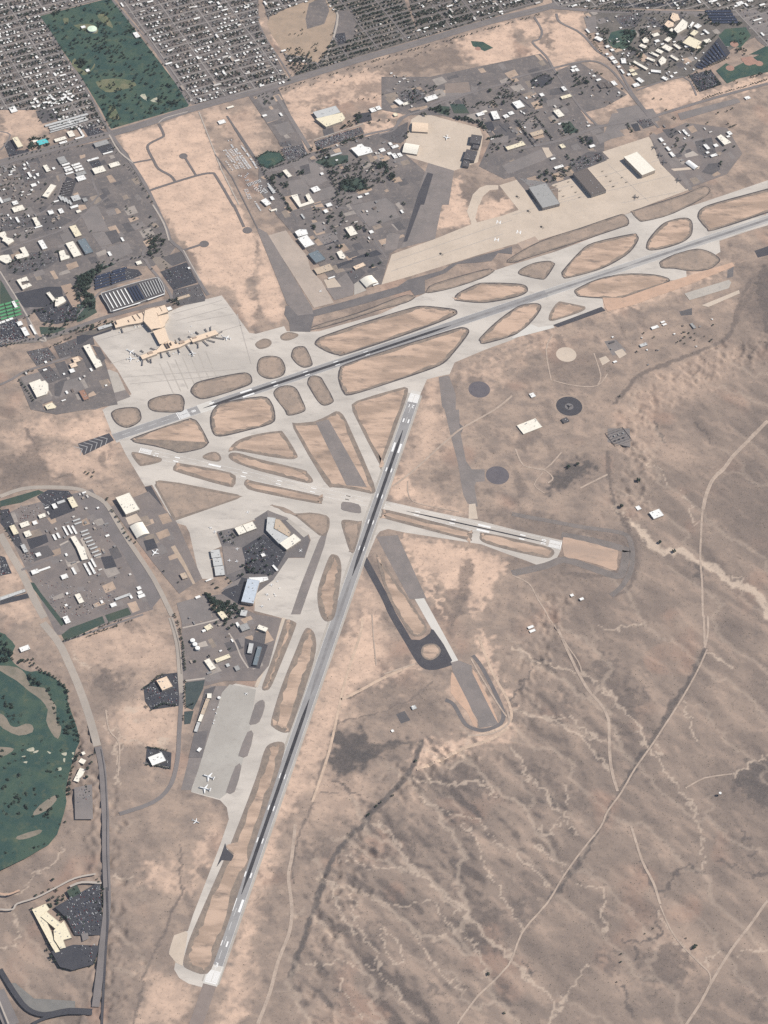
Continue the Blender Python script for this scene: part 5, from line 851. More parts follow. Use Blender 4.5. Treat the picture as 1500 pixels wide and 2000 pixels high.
# --- everything else, read off the photograph: tile, (x, y, east-west, north-south) or corners, height, roof, label
for r in (
 ('A', (155, 82, 75, 70), 5, 'w', 'white roofed pump house alone in a fenced bare lot'), ('A', (207, 465, 62, 128), 12, 'y', 'pale yellow office block over a dark car park north of the boulevard'), ('A', (500, 462, 118, 56), 6, 'u', 'turquoise roofed building among dark trees north of the boulevard'),
 ('A', (415, 452, 60, 26), 5, 'c', 'cream wing touching the turquoise roofed building'), ('A', (708, 432, 135, 36), 6, 'c', 'cream roofed shop row just north of the boulevard'), ('A', (742, 470, 92, 22), 5, 'w', 'narrow white roof in front of the cream shop row'),
 ('A', (780, 205, 520, 22), 5, 'm', 'longest and northernmost of the pale storage rows beside the golf course', 'shed'), ('A', (792, 235, 450, 20), 5, 'm', 'second of the pale storage rows, counted from the north', 'shed'), ('A', (808, 262, 450, 20), 5, 'm', 'third of the pale storage rows, counted from the north', 'shed'), ('A', (750, 305, 340, 10), 4, 'm', 'thin southernmost pale storage row, shorter than the others', 'shed'),
 ('A', (832, 368, 66, 72), 6, 'c', 'square cream roof between the storage rows and the boulevard'), ('A', (952, 348, 22, 118), 5, 'w', 'thin white roof running north to south near the boulevard corner'), ('A', (930, 416, 96, 16), 5, 'w', 'thin white roof along the boulevard kerb'),
 ('A', (1188, 482, 165, 55), 7, 'g', 'grey metal warehouse by the corner of the bare orange tract', 'warehouse'), ('A', (1265, 590, 115, 14), 4, 'w', 'long white canopy in the car park south of the grey warehouse', 'canopy'), ('A', (1090, 666, 135, 20), 4, 'w', 'long white canopy beside a black lot, west of the other canopy', 'canopy'),
 ('A', (1342, 728, 118, 50), 7, 'c', 'cream warehouse nearest the road round the bare tract', 'warehouse'), ('A', (1160, 790, 135, 72), 8, 'c', 'large cream warehouse on the edge of the scrub field', 'warehouse'), ('A', (730, 675, 88, 84), 7, 'g', 'greenish grey shop with dark trees on its west side'), ('A', (772, 726, 92, 20), 5, 'w', 'white porch roof along the greenish grey shop'),
 ('A', (950, 832, 115, 44), 6, 'g', 'grey roofed store with a white wing behind the shed rows'), ('A', (950, 888, 98, 58), 6, 'w', 'white wing of the store behind the shed rows'), ('A', (548, 772, 48, 84), 6, 'c', 'cream narrow building on the curved drive'), ('A', (630, 772, 30, 26), 5, 'w', 'little white roof east of the cream narrow building'),
 ('A', (348, 846, 28, 64), 5, 'w', 'white roof in the middle of the oval parking court'), ('A', (292, 776, 34, 20), 5, 'w', 'white roof at the top of the oval parking court'), ('A', '600,958 645,972 572,1118 495,1095', 9, 'c', 'big cream hall standing askew by the curved drive', 'warehouse'),
 ('A', (890, 1120, 92, 64), 6, 'm', 'pale metal building at the foot of the dark storage rows'), ('A', (997, 1140, 48, 44), 5, 'g', 'square grey roof beside the round bend of the drive'), ('A', (396, 968, 60, 34), 5, 'w', 'small white roof south of the oval parking court'), ('A', (12, 1145, 28, 74), 6, 'w', 'white roof cut by the left picture edge under the mobile homes'), ('A', (85, 1142, 88, 34), 5, 'g', 'grey roof beside the white roof at the left edge'), ('A', (178, 1176, 62, 44), 5, 'w', 'white square roof below the mobile homes'),
 ('A', (660, 1158, 60, 14), 4, 'w', 'white canopy under the row of grey sheds', 'canopy'),
 ('B', (215, 45, 132, 60), 7, 'c', 'broad cream office with a notched front above the side street'), ('B', (596, 86, 58, 50), 6, 'w', 'white square roof in the wedge between two streets'), ('B', (716, 72, 50, 56), 6, 'w', 'white roof leaning against the diagonal street'), ('B', (872, 22, 92, 26), 5, 'w', 'narrow white roof at the head of the diagonal street'), ('B', (922, 76, 52, 30), 5, 'c', 'cream roof at the tip of the wedge'),
 ('B', (206, 176, 26, 68), 5, 'w', 'slim white roof standing alone in a dark lot'), ('B', '375,155 430,145 440,180 465,205 475,235 425,250 405,205 395,185', 8, 'c', 'zigzag cream roof of a stepped office'), ('B', (452, 258, 92, 15), 4, 'w', 'white entrance canopy below the zigzag office', 'canopy'),
 ('B', '0,330 55,312 75,345 65,362 90,385 150,400 165,425 95,468 60,435 25,420 40,395 0,370', 9, 'c', 'cream H shaped building at the left edge'), ('B', (500, 466, 58, 112), 7, 'w', 'white oblong office south of the avenue'), ('B', (886, 306, 76, 140), 7, 'y', 'pale yellow warehouse south of the avenue', 'warehouse'), ('B', (862, 520, 92, 188), 8, 'c', 'longest cream warehouse, west of the dark blue roof', 'warehouse'), ('B', (1000, 484, 92, 186), 8, 'b', 'dark blue grey warehouse beside the longest cream one', 'warehouse'),
 ('B', '690,545 750,530 775,590 815,600 815,625 715,655', 7, 'c', 'cream stepped building on the rim of the dry field'), ('B', '232,510 290,492 342,585 325,605 205,637 178,602 190,585 270,570', 8, 'c', 'cream L shaped office south of the avenue'), ('B', '0,600 40,590 105,585 135,640 130,670 70,688 0,650', 8, 'c', 'cream blocky building at the left edge below the avenue'),
 ('B', '195,882 312,842 338,888 245,902 262,945 345,918 375,945 268,992', 8, 'c', 'cream building folded round a small dark courtyard'), ('B', '555,1030 590,1020 650,1120 610,1140', 7, 'c', 'slim cream wing in the hotel grounds'), ('B', '650,1095 740,1075 775,1125 740,1150 670,1190 645,1190', 9, 'c', 'fan shaped cream hotel roof by the orange gravel lot'), ('B', (172, 1166, 34, 82), 6, 'w', 'white oblong roof beside the main avenue'), ('B', (1286, 574, 32, 54), 4, 'w', 'white trailer office on the grey lot above the dark trees'), ('B', (1436, 405, 24, 50), 4, 'w', 'white trailer on the dirt bank'),
 ('C', '342,892 470,845 490,872 530,862 565,900 570,975 545,1020 432,1058', 9, 'c', 'large cream freight building on its paved pad west of the apron'), ('C', '525,1155 610,1118 660,1165 640,1185 555,1200', 6, 'y', 'tan yellow shed at the corner of the taxiway'), ('C', '975,458 1052,434 1130,600 1175,625 1200,685 1125,716', 9, 'c', 'long cream cargo building at the west edge of the terminal apron'),
 ('C', (895, 615, 74, 58), 7, 'p', 'northern peach block of the stepped building west of the cargo building'), ('C', (862, 680, 78, 50), 7, 'p', 'middle peach block of the stepped building west of the cargo building'), ('C', (845, 745, 55, 44), 7, 'w', 'white southern block of the stepped building west of the cargo building'), ('C', (985, 1030, 62, 118), 7, 'o', 'rust red shed by the grey apron', 'shed'),
 ('C', (296, 285, 55, 106), 6, 'w', 'white hall at the edge of the packed car park'), ('C', (388, 262, 24, 126), 5, 'w', 'thin white roof beside the main avenue bend'), ('C', (232, 190, 56, 50), 6, 'w', 'white square roof at the corner of the packed car park'), ('C', (1230, 228, 165, 34), 6, 'm', 'low pale metal roof west of the terminal hall'),
 ('D', (1086, 376, 50, 40), 7, 'w', 'white annex off the east corner of the terminal'), ('I', (650, 482, 155, 30), 5, 't', 'low tan roof between the car park and the apron'), ('I', (128, 80, 60, 40), 5, 'c', 'cream pavilion at the top of the solar car park'), ('I', (715, 142, 24, 22), 4, 'w', 'white booth at the edge of the black car park'),
 ('E', (852, 186, 68, 128), 7, 'y', 'pale yellow workshop in the north corner of the equipment yard'), ('E', (640, 230, 46, 58), 6, 'w', 'white square shop on the black part of the yard'), ('E', (716, 182, 95, 28), 5, 'm', 'pale oblong roof beside the white square shop'), ('E', (494, 345, 80, 42), 6, 'c', 'cream shop on the rim of the black yard'), ('E', (290, 445, 104, 54), 6, 'c', 'cream oblong shop among the reddish yard'), ('E', (410, 425, 50, 42), 5, 'w', 'small white shop east of the cream oblong shop'),
 ('E', (165, 508, 60, 112), 7, 'y', 'pale yellow shop near the west fence of the yard'), ('E', (325, 555, 74, 66), 6, 'c', 'square cream shop above the black pad'), ('E', (285, 726, 46, 98), 6, 'm', 'pale grey narrow shop near the west road'), ('E', (450, 798, 56, 42), 5, 'w', 'small white shop on the grey pad'), ('E', (410, 1000, 82, 50), 6, 'w', 'white head building of the long thin store'), ('E', (520, 968, 145, 20), 5, 'w', 'long thin white store joined to its head building'), ('E', (756, 1056, 74, 50), 6, 'w', 'white shop in the middle of the southern yard'),
 ('E', '825,595 880,580 960,700 985,710 1030,850 960,865 900,720', 8, 'c', 'cream ornamented main building in the middle of the yard'), ('Y', (932, 412, 60, 114), 6, 'c', 'cream oblong shop in the south yard'), ('Y', (782, 662, 60, 86), 6, 'w', 'white shop in the southwest corner of the yard'), ('Y', (1330, 487, 66, 44), 5, 'w', 'white shop near the south lawn strip'), ('Y', (1440, 392, 190, 26), 5, 'm', 'long pale shed near the east side of the south yard', 'shed'), ('Y', (290, 998, 112, 54), 6, 'w', 'white roofed pump building in the fenced square below the road'), ('Y', (140, 372, 330, 30), 5, 'm', 'long pale canopy reaching the left picture edge', 'canopy'),
 ('F', '160,132 318,75 432,270 272,330', 15, 'c', 'northern of the two big cream hangars by the service road', 'hangar'), ('F', '320,462 462,400 560,540 402,590', 15, 'c', 'southern of the two big cream hangars by the service road', 'hangar', None, 'arch'), ('F', '905,1030 970,1010 1005,1065 945,1090', 6, 't', 'tan shed by the dirt bank', 'shed'),
 ('G', '62,450 170,440 190,525 85,540', 8, 'm', 'northern of three pale hangars in a row west of the dark court', 'hangar'), ('G', '90,545 195,535 215,625 105,635', 8, 'm', 'middle of three pale hangars in a row west of the dark court', 'hangar'), ('G', '112,640 215,632 242,735 125,748', 8, 'm', 'southern of three pale hangars in a row west of the dark court', 'hangar'),
 ('G', '350,190 440,155 490,235 400,268', 9, 'c', 'western of the twin cream hangars north of the dark court', 'hangar'), ('G', '450,152 560,112 608,190 495,232', 9, 'c', 'eastern of the twin cream hangars north of the dark court', 'hangar'), ('G', '735,60 830,72 805,195 990,300 870,372 720,215', 11, 'm', 'bent pale metal hangar along the northeast side of the dark court', 'hangar'), ('G', '868,372 1055,255 1118,330 970,438', 12, 'c', 'cream hangar at the end of the bent metal one', 'hangar'), ('G', '832,82 880,90 1005,235 985,290 815,190', 9, 't', 'tan roofed office tucked inside the bent metal hangar'),
 ('G', '492,782 628,805 585,1075 440,1050', 16, 'l', 'pale blue roofed hangar on the west edge of the light apron', 'hangar'), ('G', '520,770 735,762 745,795 640,830 525,790', 8, 'w', 'white office against the top of the pale blue hangar'), ('G', (826, 656, 24, 78, 40), 5, 'w', 'slim white roof on the east rim of the dark court'), ('G', (685, 505, 42, 34), 5, 'w', 'tiny white guard hut in the middle of the dark court'), ('G', (45, 797, 70, 14), 4, 'w', 'white slab roof below the three pale hangars'),
 ('H', '510,282 570,255 625,335 568,365', 8, 'y', 'pale yellow hall wrapped in dark trees'), ('H', '770,305 800,235 850,270 845,330', 8, 'm', 'pale metal hangar with rounded roof below the blue hangar'), ('H', (826, 450, 100, 76), 8, 'g', 'grey roofed shop south of the metal hangar'), ('H', (748, 422, 30, 60), 5, 'w', 'white lean-to on the grey roofed shop'), ('H', '970,455 1000,428 1098,455 1075,515', 9, 'c', 'cream hangar by the light taxi lane', 'hangar'), ('H', '350,450 425,408 455,455 390,490', 6, 'y', 'yellowish house north of the three tanks'), ('H', (350, 492, 40, 26), 4, 'w', 'white shed below the yellowish house', 'shed'),
 ('H', '358,842 418,815 485,930 425,958', 7, 'c', 'cream oblong warehouse standing north to south below the tanks', 'warehouse'), ('H', '478,830 640,765 665,805 500,865', 7, 'y', 'long yellowish warehouse beside the cream oblong one', 'warehouse'), ('H', (630, 895, 38, 36), 5, 'm', 'small square pale shed south of the long yellowish warehouse', 'shed'), ('H', (740, 930, 52, 56), 5, 'g', 'small grey shed east of the square pale one', 'shed'), ('H', '890,640 935,645 905,758 850,750', 7, 'm', 'short pale hangar on the black pad', 'hangar'), ('H', '985,678 1035,685 965,898 918,888', 7, 'b', 'long blue grey hangar on the black pad', 'hangar'), ('H', (280, 98, 58, 26), 4, 'w', 'white shed at the head of the dark lot', 'shed'),
 ('U', '162,292 285,245 330,365 215,415', 9, 'p', 'peach roofed office block in a black car park west of the south apron'), ('U', '755,450 808,448 790,505 742,500', 6, 'c', 'cream head block of the long thin terminal beside the south apron'), ('U', (757, 510, 690, 690, 114), 5, 't', 'tan middle part of the long thin terminal beside the south apron'), ('U', (688, 695, 658, 775, 113), 5, 'c', 'cream southern part of the long thin terminal beside the south apron'), ('U', (650, 785, 612, 895, 112), 5, 'm', 'pale tail end of the long thin terminal beside the south apron'), ('U', (655, 1105, 52, 30, 60), 4, 'w', 'white flat canopy on the south apron edge', 'canopy'), ('03', (920, 848, 84, 54), 8, 'w', 'white building on a small black lot west of the south apron'),
 ('V', '375,447 535,378 578,440 505,505 600,705 628,800 700,935 650,950 600,870', 9, 'y', 'long west wing of the big cream factory at lower left'), ('V', '512,512 578,446 685,640 620,692', 11, 'y', 'raised upper block of the big cream factory'), ('V', '628,692 748,580 838,775 740,802 770,890 705,905 635,800', 12, 'y', 'broad east block of the big cream factory'), ('V', '640,905 735,880 758,985 690,1012', 8, 'y', 'low south block of the big cream factory'), ('V', '795,1010 925,938 948,985 820,1042', 6, 'w', 'white slanting shed south of the big factory', 'shed'), ('V', (868, 1056, 72, 20), 5, 'w', 'small white shed in front of the slanting one', 'shed'),
 ('X', '925,505 955,472 1005,500 970,555', 6, 'c', 'small cream golf shop above the clubhouse'), ('X', '938,580 1000,602 970,660 915,748 860,730', 8, 'c', 'cream golf clubhouse between the grass and the road'), ('X', (978, 425, 36, 34), 4, 'c', 'little cream hut north of the golf shop'),
 ('J', '672,300 925,215 1000,300 720,368', 12, 'm', 'pale northern half of the huge flat roofed laboratory'), ('J', '700,372 1008,300 1045,362 1010,400 822,466', 13, 'y', 'pale yellow southern half of the huge flat roofed laboratory'), ('J', '1110,720 1180,700 1190,680 1240,668 1275,700 1340,710 1370,765 1200,812', 10, 'w', 'white stepped building south of the long car park'), ('J', (1370, 268, 60, 52), 6, 'w', 'western of the twin white roofs by the red clay lot'), ('J', (1436, 246, 52, 48), 6, 'w', 'eastern of the twin white roofs by the red clay lot'),
 ('J', (910, 800, 200, 18), 5, 'm', 'long thin pale roof among the dark trees'), ('J', (102, 335, 50, 24), 5, 'w', 'white shed left of the empty lot', 'shed'), ('J', (294, 322, 24, 42), 5, 'w', 'white shed beside the wide dirt road', 'shed'), ('K', '800,500 830,488 908,562 850,582', 7, 'c', 'cream slanting hall among parking courts'), ('K', '1125,705 1205,680 1232,728 1155,762', 7, 'w', 'white building with a round dark well in its roof'),
 ('K', '890,795 965,778 1010,895 1100,865 1060,790 1098,768 1165,875 990,932', 9, 'c', 'cream U shaped building open to the north'), ('K', '550,848 605,822 650,890 590,918', 7, 'w', 'white hall in the vehicle storage yard'), ('K', (670, 824, 34, 48), 6, 'w', 'white narrow roof east of the hall in the storage yard'), ('K', (665, 722, 34, 105), 5, 'm', 'stack of pale containers along the storage yard road'), ('K', (690, 962, 74, 18), 4, 'c', 'thin cream canopy south of the storage yard hall', 'canopy'), ('K', (1030, 1036, 20, 64), 5, 'm', 'thin pale roof beside the palm lined street'), ('K', (1336, 902, 62, 40), 6, 'w', 'white roof at the bend of the base street'), ('K', (1300, 976, 44, 40), 6, 'w', 'small white roof south of the street bend'), ('K', (1254, 537, 32, 28), 5, 'w', 'tiny white roof among the brown parking courts'),
 ('L', '620,752 712,728 765,822 690,848', 8, 'c', 'cream office with roof plant, north of the orange pad'), ('L', '35,800 90,770 170,772 190,825 75,855', 10, 'w', 'white office joined to the big white hangar', 'building'), ('M', '130,148 245,120 318,218 215,270', 12, 'w', 'big white hangar on the tan parking apron', 'hangar'), ('M', '255,335 380,290 440,400 340,445', 10, 'b', 'blue green hangar south of the big white one', 'hangar'), ('M', '585,318 640,295 690,370 665,395 625,390', 7, 'c', 'cream office standing in a walled court'), ('L', (932, 798, 42, 36), 5, 'w', 'little white square roof beside the straight base road'), ('L', (800, 389, 48, 24), 5, 'w', 'white hut on the edge of the tree rows'), ('L', (880, 353, 44, 20), 5, 'w', 'white hut nearest the orange sand pad'), ('L', (1291, 560, 24, 42), 5, 'w', 'white shed beside the dark disused ramp', 'shed'),
 ('M', '290,520 510,455 548,515 385,570', 6, 't', 'tan flat roof south of the blue green hangar'), ('M', '785,490 900,435 920,475 800,520', 6, 'p', 'peach long roof by the grey court'), ('M', '862,622 1010,570 1062,655 930,720', 15, 'c', 'cream arched hangar at the west end of the long apron', 'hangar', None, 'arch'), ('M', (526, 614, 80, 14), 4, 'w', 'white narrow canopy on the tan yard', 'canopy'), ('M', (1042, 692, 70, 18), 5, 'w', 'white lean-to beside the cream arched hangar'),
 ('N', '385,545 400,440 570,480 575,590', 17, 'p', 'peach arched hangar on the north apron', 'hangar', None, 'arch'), ('N', '285,790 310,685 475,735 440,850', 17, 'c', 'cream arched hangar on the north apron', 'hangar', None, 'arch'), ('N', '1065,715 1085,620 1210,630 1190,728', 15, 'd', 'northern big dark hangar on the east side of the north apron', 'hangar'), ('N', '1090,770 1110,730 1180,738 1170,788', 10, 'd', 'low dark link between the two big dark hangars'), ('N', '990,895 1025,795 1160,810 1115,928', 15, 'd', 'southern big dark hangar on the east side of the north apron', 'hangar'), ('N', '975,980 1000,905 1070,920 1050,1000', 10, 'd', 'small dark hangar south of the big dark pair', 'hangar'),
 ('N', '190,215 235,195 285,250 235,278', 8, 'w', 'white hall at the edge of the red clay lot'), ('N', (315, 255, 70, 30), 6, 'c', 'cream annex east of the white clay lot hall'), ('N', '540,180 660,150 695,185 560,238', 7, 'w', 'white office north of the road bend'), ('N', (195, 385, 42, 38), 5, 'y', 'pale yellow shed on the red clay lot', 'shed'), ('N', (136, 726, 34, 38), 5, 'w', 'white hut nearest the dark lot beside the hangars'), ('N', (190, 758, 78, 34), 5, 'w', 'broad white hut beside the cream arched hangar'), ('N', (40, 800, 60, 42), 5, 'w', 'westernmost white hut of the small cluster by the hangars'), ('N', (126, 840, 44, 30), 5, 'w', 'small white hut in the middle of the cluster'), ('N', (186, 868, 44, 62), 5, 'w', 'L shaped white hut of the cluster'), ('N', (246, 856, 44, 46), 5, 'w', 'easternmost white hut of the small cluster by the hangars'),
 ('N', '1305,350 1375,340 1425,430 1350,440', 10, 'w', 'white hall with dark west wall east of the tree row'), ('N', (1190, 376, 80, 42), 6, 'w', 'white low building at the end of the tree row'), ('O', '485,480 575,455 628,525 540,556', 9, 'w', 'white square building round a dark court'), ('O', '372,635 430,615 440,650 400,668', 7, 'w', 'white middle building south of the square court building'), ('O', (470, 606, 56, 40), 6, 'w', 'white building just east of the middle one'), ('O', (160, 588, 52, 24), 5, 'c', 'small cream roof west of the white hall'), ('O', '965,578 1030,560 1095,632 1025,658', 8, 'c', 'cream hall alone in the bare field'), ('O', (1115, 412, 118, 36), 7, 'y', 'pale yellow warehouse beside the north south base road', 'warehouse'), ('O', (1090, 320, 38, 58), 6, 'w', 'white slim hall above the pale yellow warehouse'), ('O', (830, 390, 42, 40), 6, 'w', 'white cube roof in the grey lot'), ('O', (508, 996, 190, 44), 8, 'y', 'long pale yellow building north of the grey parade lot'), ('O', (602, 962, 40, 58), 7, 'y', 'end block of the long pale yellow building'), ('O', (775, 840, 150, 52), 6, 't', 'tan roofed building among tree lined streets'),
 ('O', (1196, 105, 36, 38), 5, 'w', 'western hut of the white trio at the road bend'), ('O', (1242, 98, 36, 40), 5, 'w', 'eastern hut of the white trio at the road bend'), ('O', (1206, 65, 56, 22), 5, 'w', 'northern hut of the white trio at the road bend'), ('P', (790, 456, 104, 30), 6, 'w', 'white roof in the trees between the two dark hangars'), ('P', (832, 212, 48, 52), 6, 'y', 'pale yellow office at the head of the hangar street'), ('P', (722, 360, 52, 20), 5, 'w', 'white shed on the clay corner', 'shed'), ('P', (1180, 212, 60, 30), 6, 'w', 'white L roof beside the dark lot'),
 ('P', '432,692 660,650 778,885 605,945', 17, 'g', 'grey roofed big hangar, western one of three on the military ramp', 'hangar'), ('P', '970,522 1155,470 1312,735 1158,795', 18, 'r', 'brown roofed big hangar, middle one of three on the military ramp', 'hangar'), ('S', '188,575 352,513 515,740 368,800', 21, 'c', 'cream big hangar, eastern one of three on the military ramp', 'hangar', None, 'bare'),
 ('S', (610, 378, 34, 52), 6, 'w', 'northernmost white roof of the line along the ramp edge road'), ('S', (692, 484, 30, 56), 6, 'w', 'middle white roof of the line along the ramp edge road'), ('S', (738, 550, 34, 66), 6, 'w', 'southernmost white roof of the line along the ramp edge road'), ('S', (650, 430, 24, 20), 5, 'w', 'smallest white roof of the line along the ramp edge road'), ('S', (890, 290, 28, 74), 5, 'w', 'slim white roof alone in the dry grass'), ('S', '905,630 960,605 1035,690 985,725', 11, 'w', 'white arched shelter east of the ramp', 'hangar', None, 'arch'), ('S', (1142, 460, 38, 72), 6, 'w', 'white slim building on the grey lot'), ('S', (1152, 528, 32, 24), 5, 'w', 'little white box south of the slim building'), ('S', (1226, 560, 72, 30), 6, 'w', 'white slab building with a dark side at the lot corner'), ('S', (1250, 445, 44, 38), 5, 'w', 'small white building west of the big stepped one'), ('S', '1262,345 1310,318 1345,345 1430,410 1350,440', 9, 'c', 'big stepped cream building east of the ramp'), ('S', (1410, 300, 42, 48), 6, 'w', 'white building northeast of the stepped one'), ('S', (1395, 340, 36, 22), 5, 'w', 'white hut next to the stepped building'),
 ('T', (655, 235, 82, 32), 5, 'w', 'larger white shed on the mesa compound', 'shed'), ('T', (748, 172, 46, 20), 4, 'w', 'northern of two small white sheds on the mesa compound', 'shed'), ('T', (768, 201, 46, 20), 4, 'w', 'southern of two small white sheds on the mesa compound', 'shed'), ('T', (520, 440, 82, 34), 5, 'm', 'pale grey building in the middle of the mesa compound'), ('T', (1080, 190, 1125, 245, 113), 5, 'g', 'grey slanting shed at the east end of the compound', 'shed'), ('T', (188, 638, 40, 20), 4, 'w', 'white hut beside the concrete pads'), ('T', (150, 410, 60, 16), 4, 'd', 'dark shed on the gravel of the mesa compound', 'shed'),
 ('22', '30,92 138,52 176,100 66,145', 4, 'c', 'flat white reservoir roof alone on the mesa'), ('22', (848, 605, 62, 46), 5, 'w', 'white ranch building by the desert track'), ('22', (742, 568, 24, 24), 4, 'w', 'white hut west of the ranch building'), ('22', (410, 1102, 22, 14), 4, 'w', 'larger white hut of the desert cluster'), ('22', (352, 1085, 18, 14), 4, 'w', 'smaller white hut of the desert cluster'), ('23', (110, 74, 34, 14), 4, 'w', 'northern of the paired white sheds on the mesa pad', 'shed'), ('23', (120, 95, 34, 14), 4, 'w', 'southern of the paired white sheds on the mesa pad', 'shed'), ('13', (925, 545, 26, 22), 4, 'm', 'small pale shed on the borrow pit pad', 'shed'), ('13', (800, 682, 14, 14), 3, 'w', 'white tank hut among the spoil heaps'),
 ('22', (312, 62, 34, 28), 5, 'd', 'dark hut at the rim of the round antenna field'), ('21', (120, 1115, 26, 26), 4, 'w', 'white hut north of the round antenna field'),
 ('00', (488, 158, 24, 14), 4, 'w', 'white hut beside the round golf course tank'), ('00', (514, 412, 20, 16), 4, 'w', 'white hut by the golf course pond'), ('00', (800, 204, 26, 34), 5, 'w', 'white building on the east edge of the golf course'), ('00', (1300, 714, 40, 22), 5, 'w', 'white shop south of the boulevard by the storage yard'), ('00', (1350, 628, 40, 10), 4, 'c', 'cream walled pad by the boulevard'),
 ('R', '355,215 385,150 445,170 470,230 400,255', 12, 'p', 'northern peach laboratory block of the campus'), ('R', '285,290 330,240 395,270 395,310 330,325', 12, 'p', 'western peach laboratory block of the campus'), ('R', '395,345 500,225 560,265 545,330 440,390', 14, 'c', 'large cream laboratory at the north of the campus'), ('R', '345,355 375,330 400,350 370,375', 9, 'c', 'cream porch block beside the large laboratory'), ('R', '505,495 588,420 715,498 640,575', 13, 'y', 'biggest pale yellow hall of the campus'), ('R', (682, 555, 48, 34), 8, 'y', 'small wing of the biggest campus hall'), ('R', '590,395 640,350 680,375 630,425', 10, 'y', 'pale yellow hall north of the biggest one'), ('R', (545, 545, 40, 24), 6, 'w', 'white box in front of the biggest campus hall'),
 ('R', '640,300 690,275 710,305 665,345', 8, 'w', 'white court building in the northeast of the campus'), ('R', (590, 330, 573, 305, 112), 8, 'w', 'white bar of the northeast campus, western'), ('R', (625, 260, 580, 325, 112), 8, 'w', 'long white diagonal bar of the northeast campus'), ('R', (750, 350, 805, 395, 113), 8, 'w', 'white bar above the campus lawn'), ('R', (790, 480, 72, 44), 8, 'c', 'cream hall on the campus edge beside the solar lot'), ('R', '262,560 305,510 380,575 330,600', 9, 'c', 'cream hall wrapped by dark courts in the campus centre'), ('R', (400, 520, 470, 570, 118), 8, 'c', 'cream diagonal bar in the campus centre'), ('R', '190,590 215,570 270,605 235,640', 8, 'c', 'cream octagon like hall in the campus centre'), ('R', '215,715 265,660 310,700 300,735 245,765', 9, 'c', 'cream round hall in the south of the campus'), ('R', (360, 652, 445, 705, 116), 7, 'c', 'cream bar southeast of the campus centre'),
 ('R', (115, 612, 215, 658, 116), 7, 'c', 'upper of the two parallel cream bars in the campus'), ('R', (82, 680, 172, 715, 116), 7, 'c', 'lower of the two parallel cream bars in the campus'), ('Q', (705, 720, 865, 812, 116), 7, 'c', 'longest cream bar on the campus lawn'), ('R', (130, 830, 245, 842, 118), 7, 'w', 'white long roof in the south of the campus'), ('R', (262, 905, 320, 935, 120), 6, 'w', 'white wedge roof by the campus south road'), ('R', (372, 896, 26, 30), 5, 'w', 'white hut by the campus south road'), ('R', (184, 408, 74, 40), 8, 'c', 'cream library like hall north of the campus trees'), ('R', (202, 480, 52, 32), 7, 'w', 'white hall in the middle of the campus trees'), ('R', '25,470 60,435 105,470 90,500 45,505', 8, 'c', 'cream star shaped hall in the campus trees'), ('R', '0,530 30,510 70,545 40,580', 7, 'c', 'cream hall west of the campus trees'), ('R', '290,470 340,425 365,460 320,495', 8, 'c', 'cream hall by the dark campus pond lot'),
 ('Q', '250,440 285,420 340,460 310,495', 7, 'w', 'white hall at the west gate of the campus'), ('Q', (282, 398, 30, 24), 6, 'w', 'white hut above the west gate hall'), ('Q', (400, 545, 42, 30), 6, 'w', 'first white hut in the line down the campus road'), ('Q', (456, 586, 34, 28), 6, 'w', 'second white hut in the line down the campus road'), ('Q', (395, 635, 30, 24), 6, 'w', 'white hut on the road side of the line'), ('Q', (452, 680, 50, 44), 6, 'w', 'upper of the adjoining white roofs on the campus road'), ('Q', (488, 726, 48, 40), 6, 'w', 'lower of the adjoining white roofs on the campus road'), ('Q', (535, 784, 36, 24), 5, 'w', 'white hut below the adjoining roofs'), ('Q', (558, 815, 592, 862, 110), 5, 'w', 'slim white roof along the campus road'), ('Q', (650, 874, 34, 26), 5, 'w', 'white hut west of the yellow pair'), ('Q', (685, 826, 54, 34), 6, 'y', 'upper one of the pale yellow pair'), ('Q', (715, 870, 58, 34), 6, 'y', 'lower one of the pale yellow pair'), ('Q', '735,925 770,910 830,950 790,975', 7, 'w', 'white hall south of the yellow pair'), ('Q', (736, 996, 68, 44), 6, 'w', 'southernmost white hall of the campus'), ('Q', '530,690 610,685 620,745 590,740', 6, 'w', 'white stepped hall east of the campus road'),
 ('Q', (295, 935, 52, 22), 5, 'w', 'white roof at the north of the base housing'), ('Q', '440,960 480,945 515,995 470,1005', 6, 'w', 'white warehouse at the end of the dark roofs'), ('Q', (148, 340, 188, 385, 110), 5, 'w', 'white slim roof beside the road bend north of the campus'), ('Q', (335, 1000, 66, 70), 6, 'r', 'western brown roof of the base housing'), ('Q', (410, 990, 62, 80), 6, 'r', 'eastern brown roof of the base housing'), ('R', (855, 12, 90, 26), 6, 'w', 'white roof north of the far avenue'), ('R', (1172, 38, 72, 40), 7, 'w', 'large white roof at the far upper right'), ('R', (1292, 10, 52, 24), 6, 'w', 'white roof in the upper right corner'), ('R', (1260, 1145, 56, 38), 5, 'w', 'white building beside the tree lined road'), ('R', (1380, 230, 100, 14), 5, 'w', 'white slanting roof in the lot right of the solar rows')):
    B(*r)
ORD = 'first second third fourth fifth sixth seventh eighth ninth tenth'.split()
PSN = 0
for s, lab in (('A:890,728 100,22', 0), ('A:912,756 100,22', 0), ('A:932,788 98,25', 0), ('A:786,762 76,20', 0), ('A:806,790 86,28', 0), ('A:816,828 92,18', 0)):
    a, b = s[2:].split(' '); B('A', tuple(map(float, (a+','+b).split(','))), 5, 'w', 'white roofed storage shed, %s from the top in the %s file by the grey shop' % (ORD[PSN % 3], 'eastern' if PSN < 3 else 'western'), 'shed', group='paired storage sheds'); PSN += 1
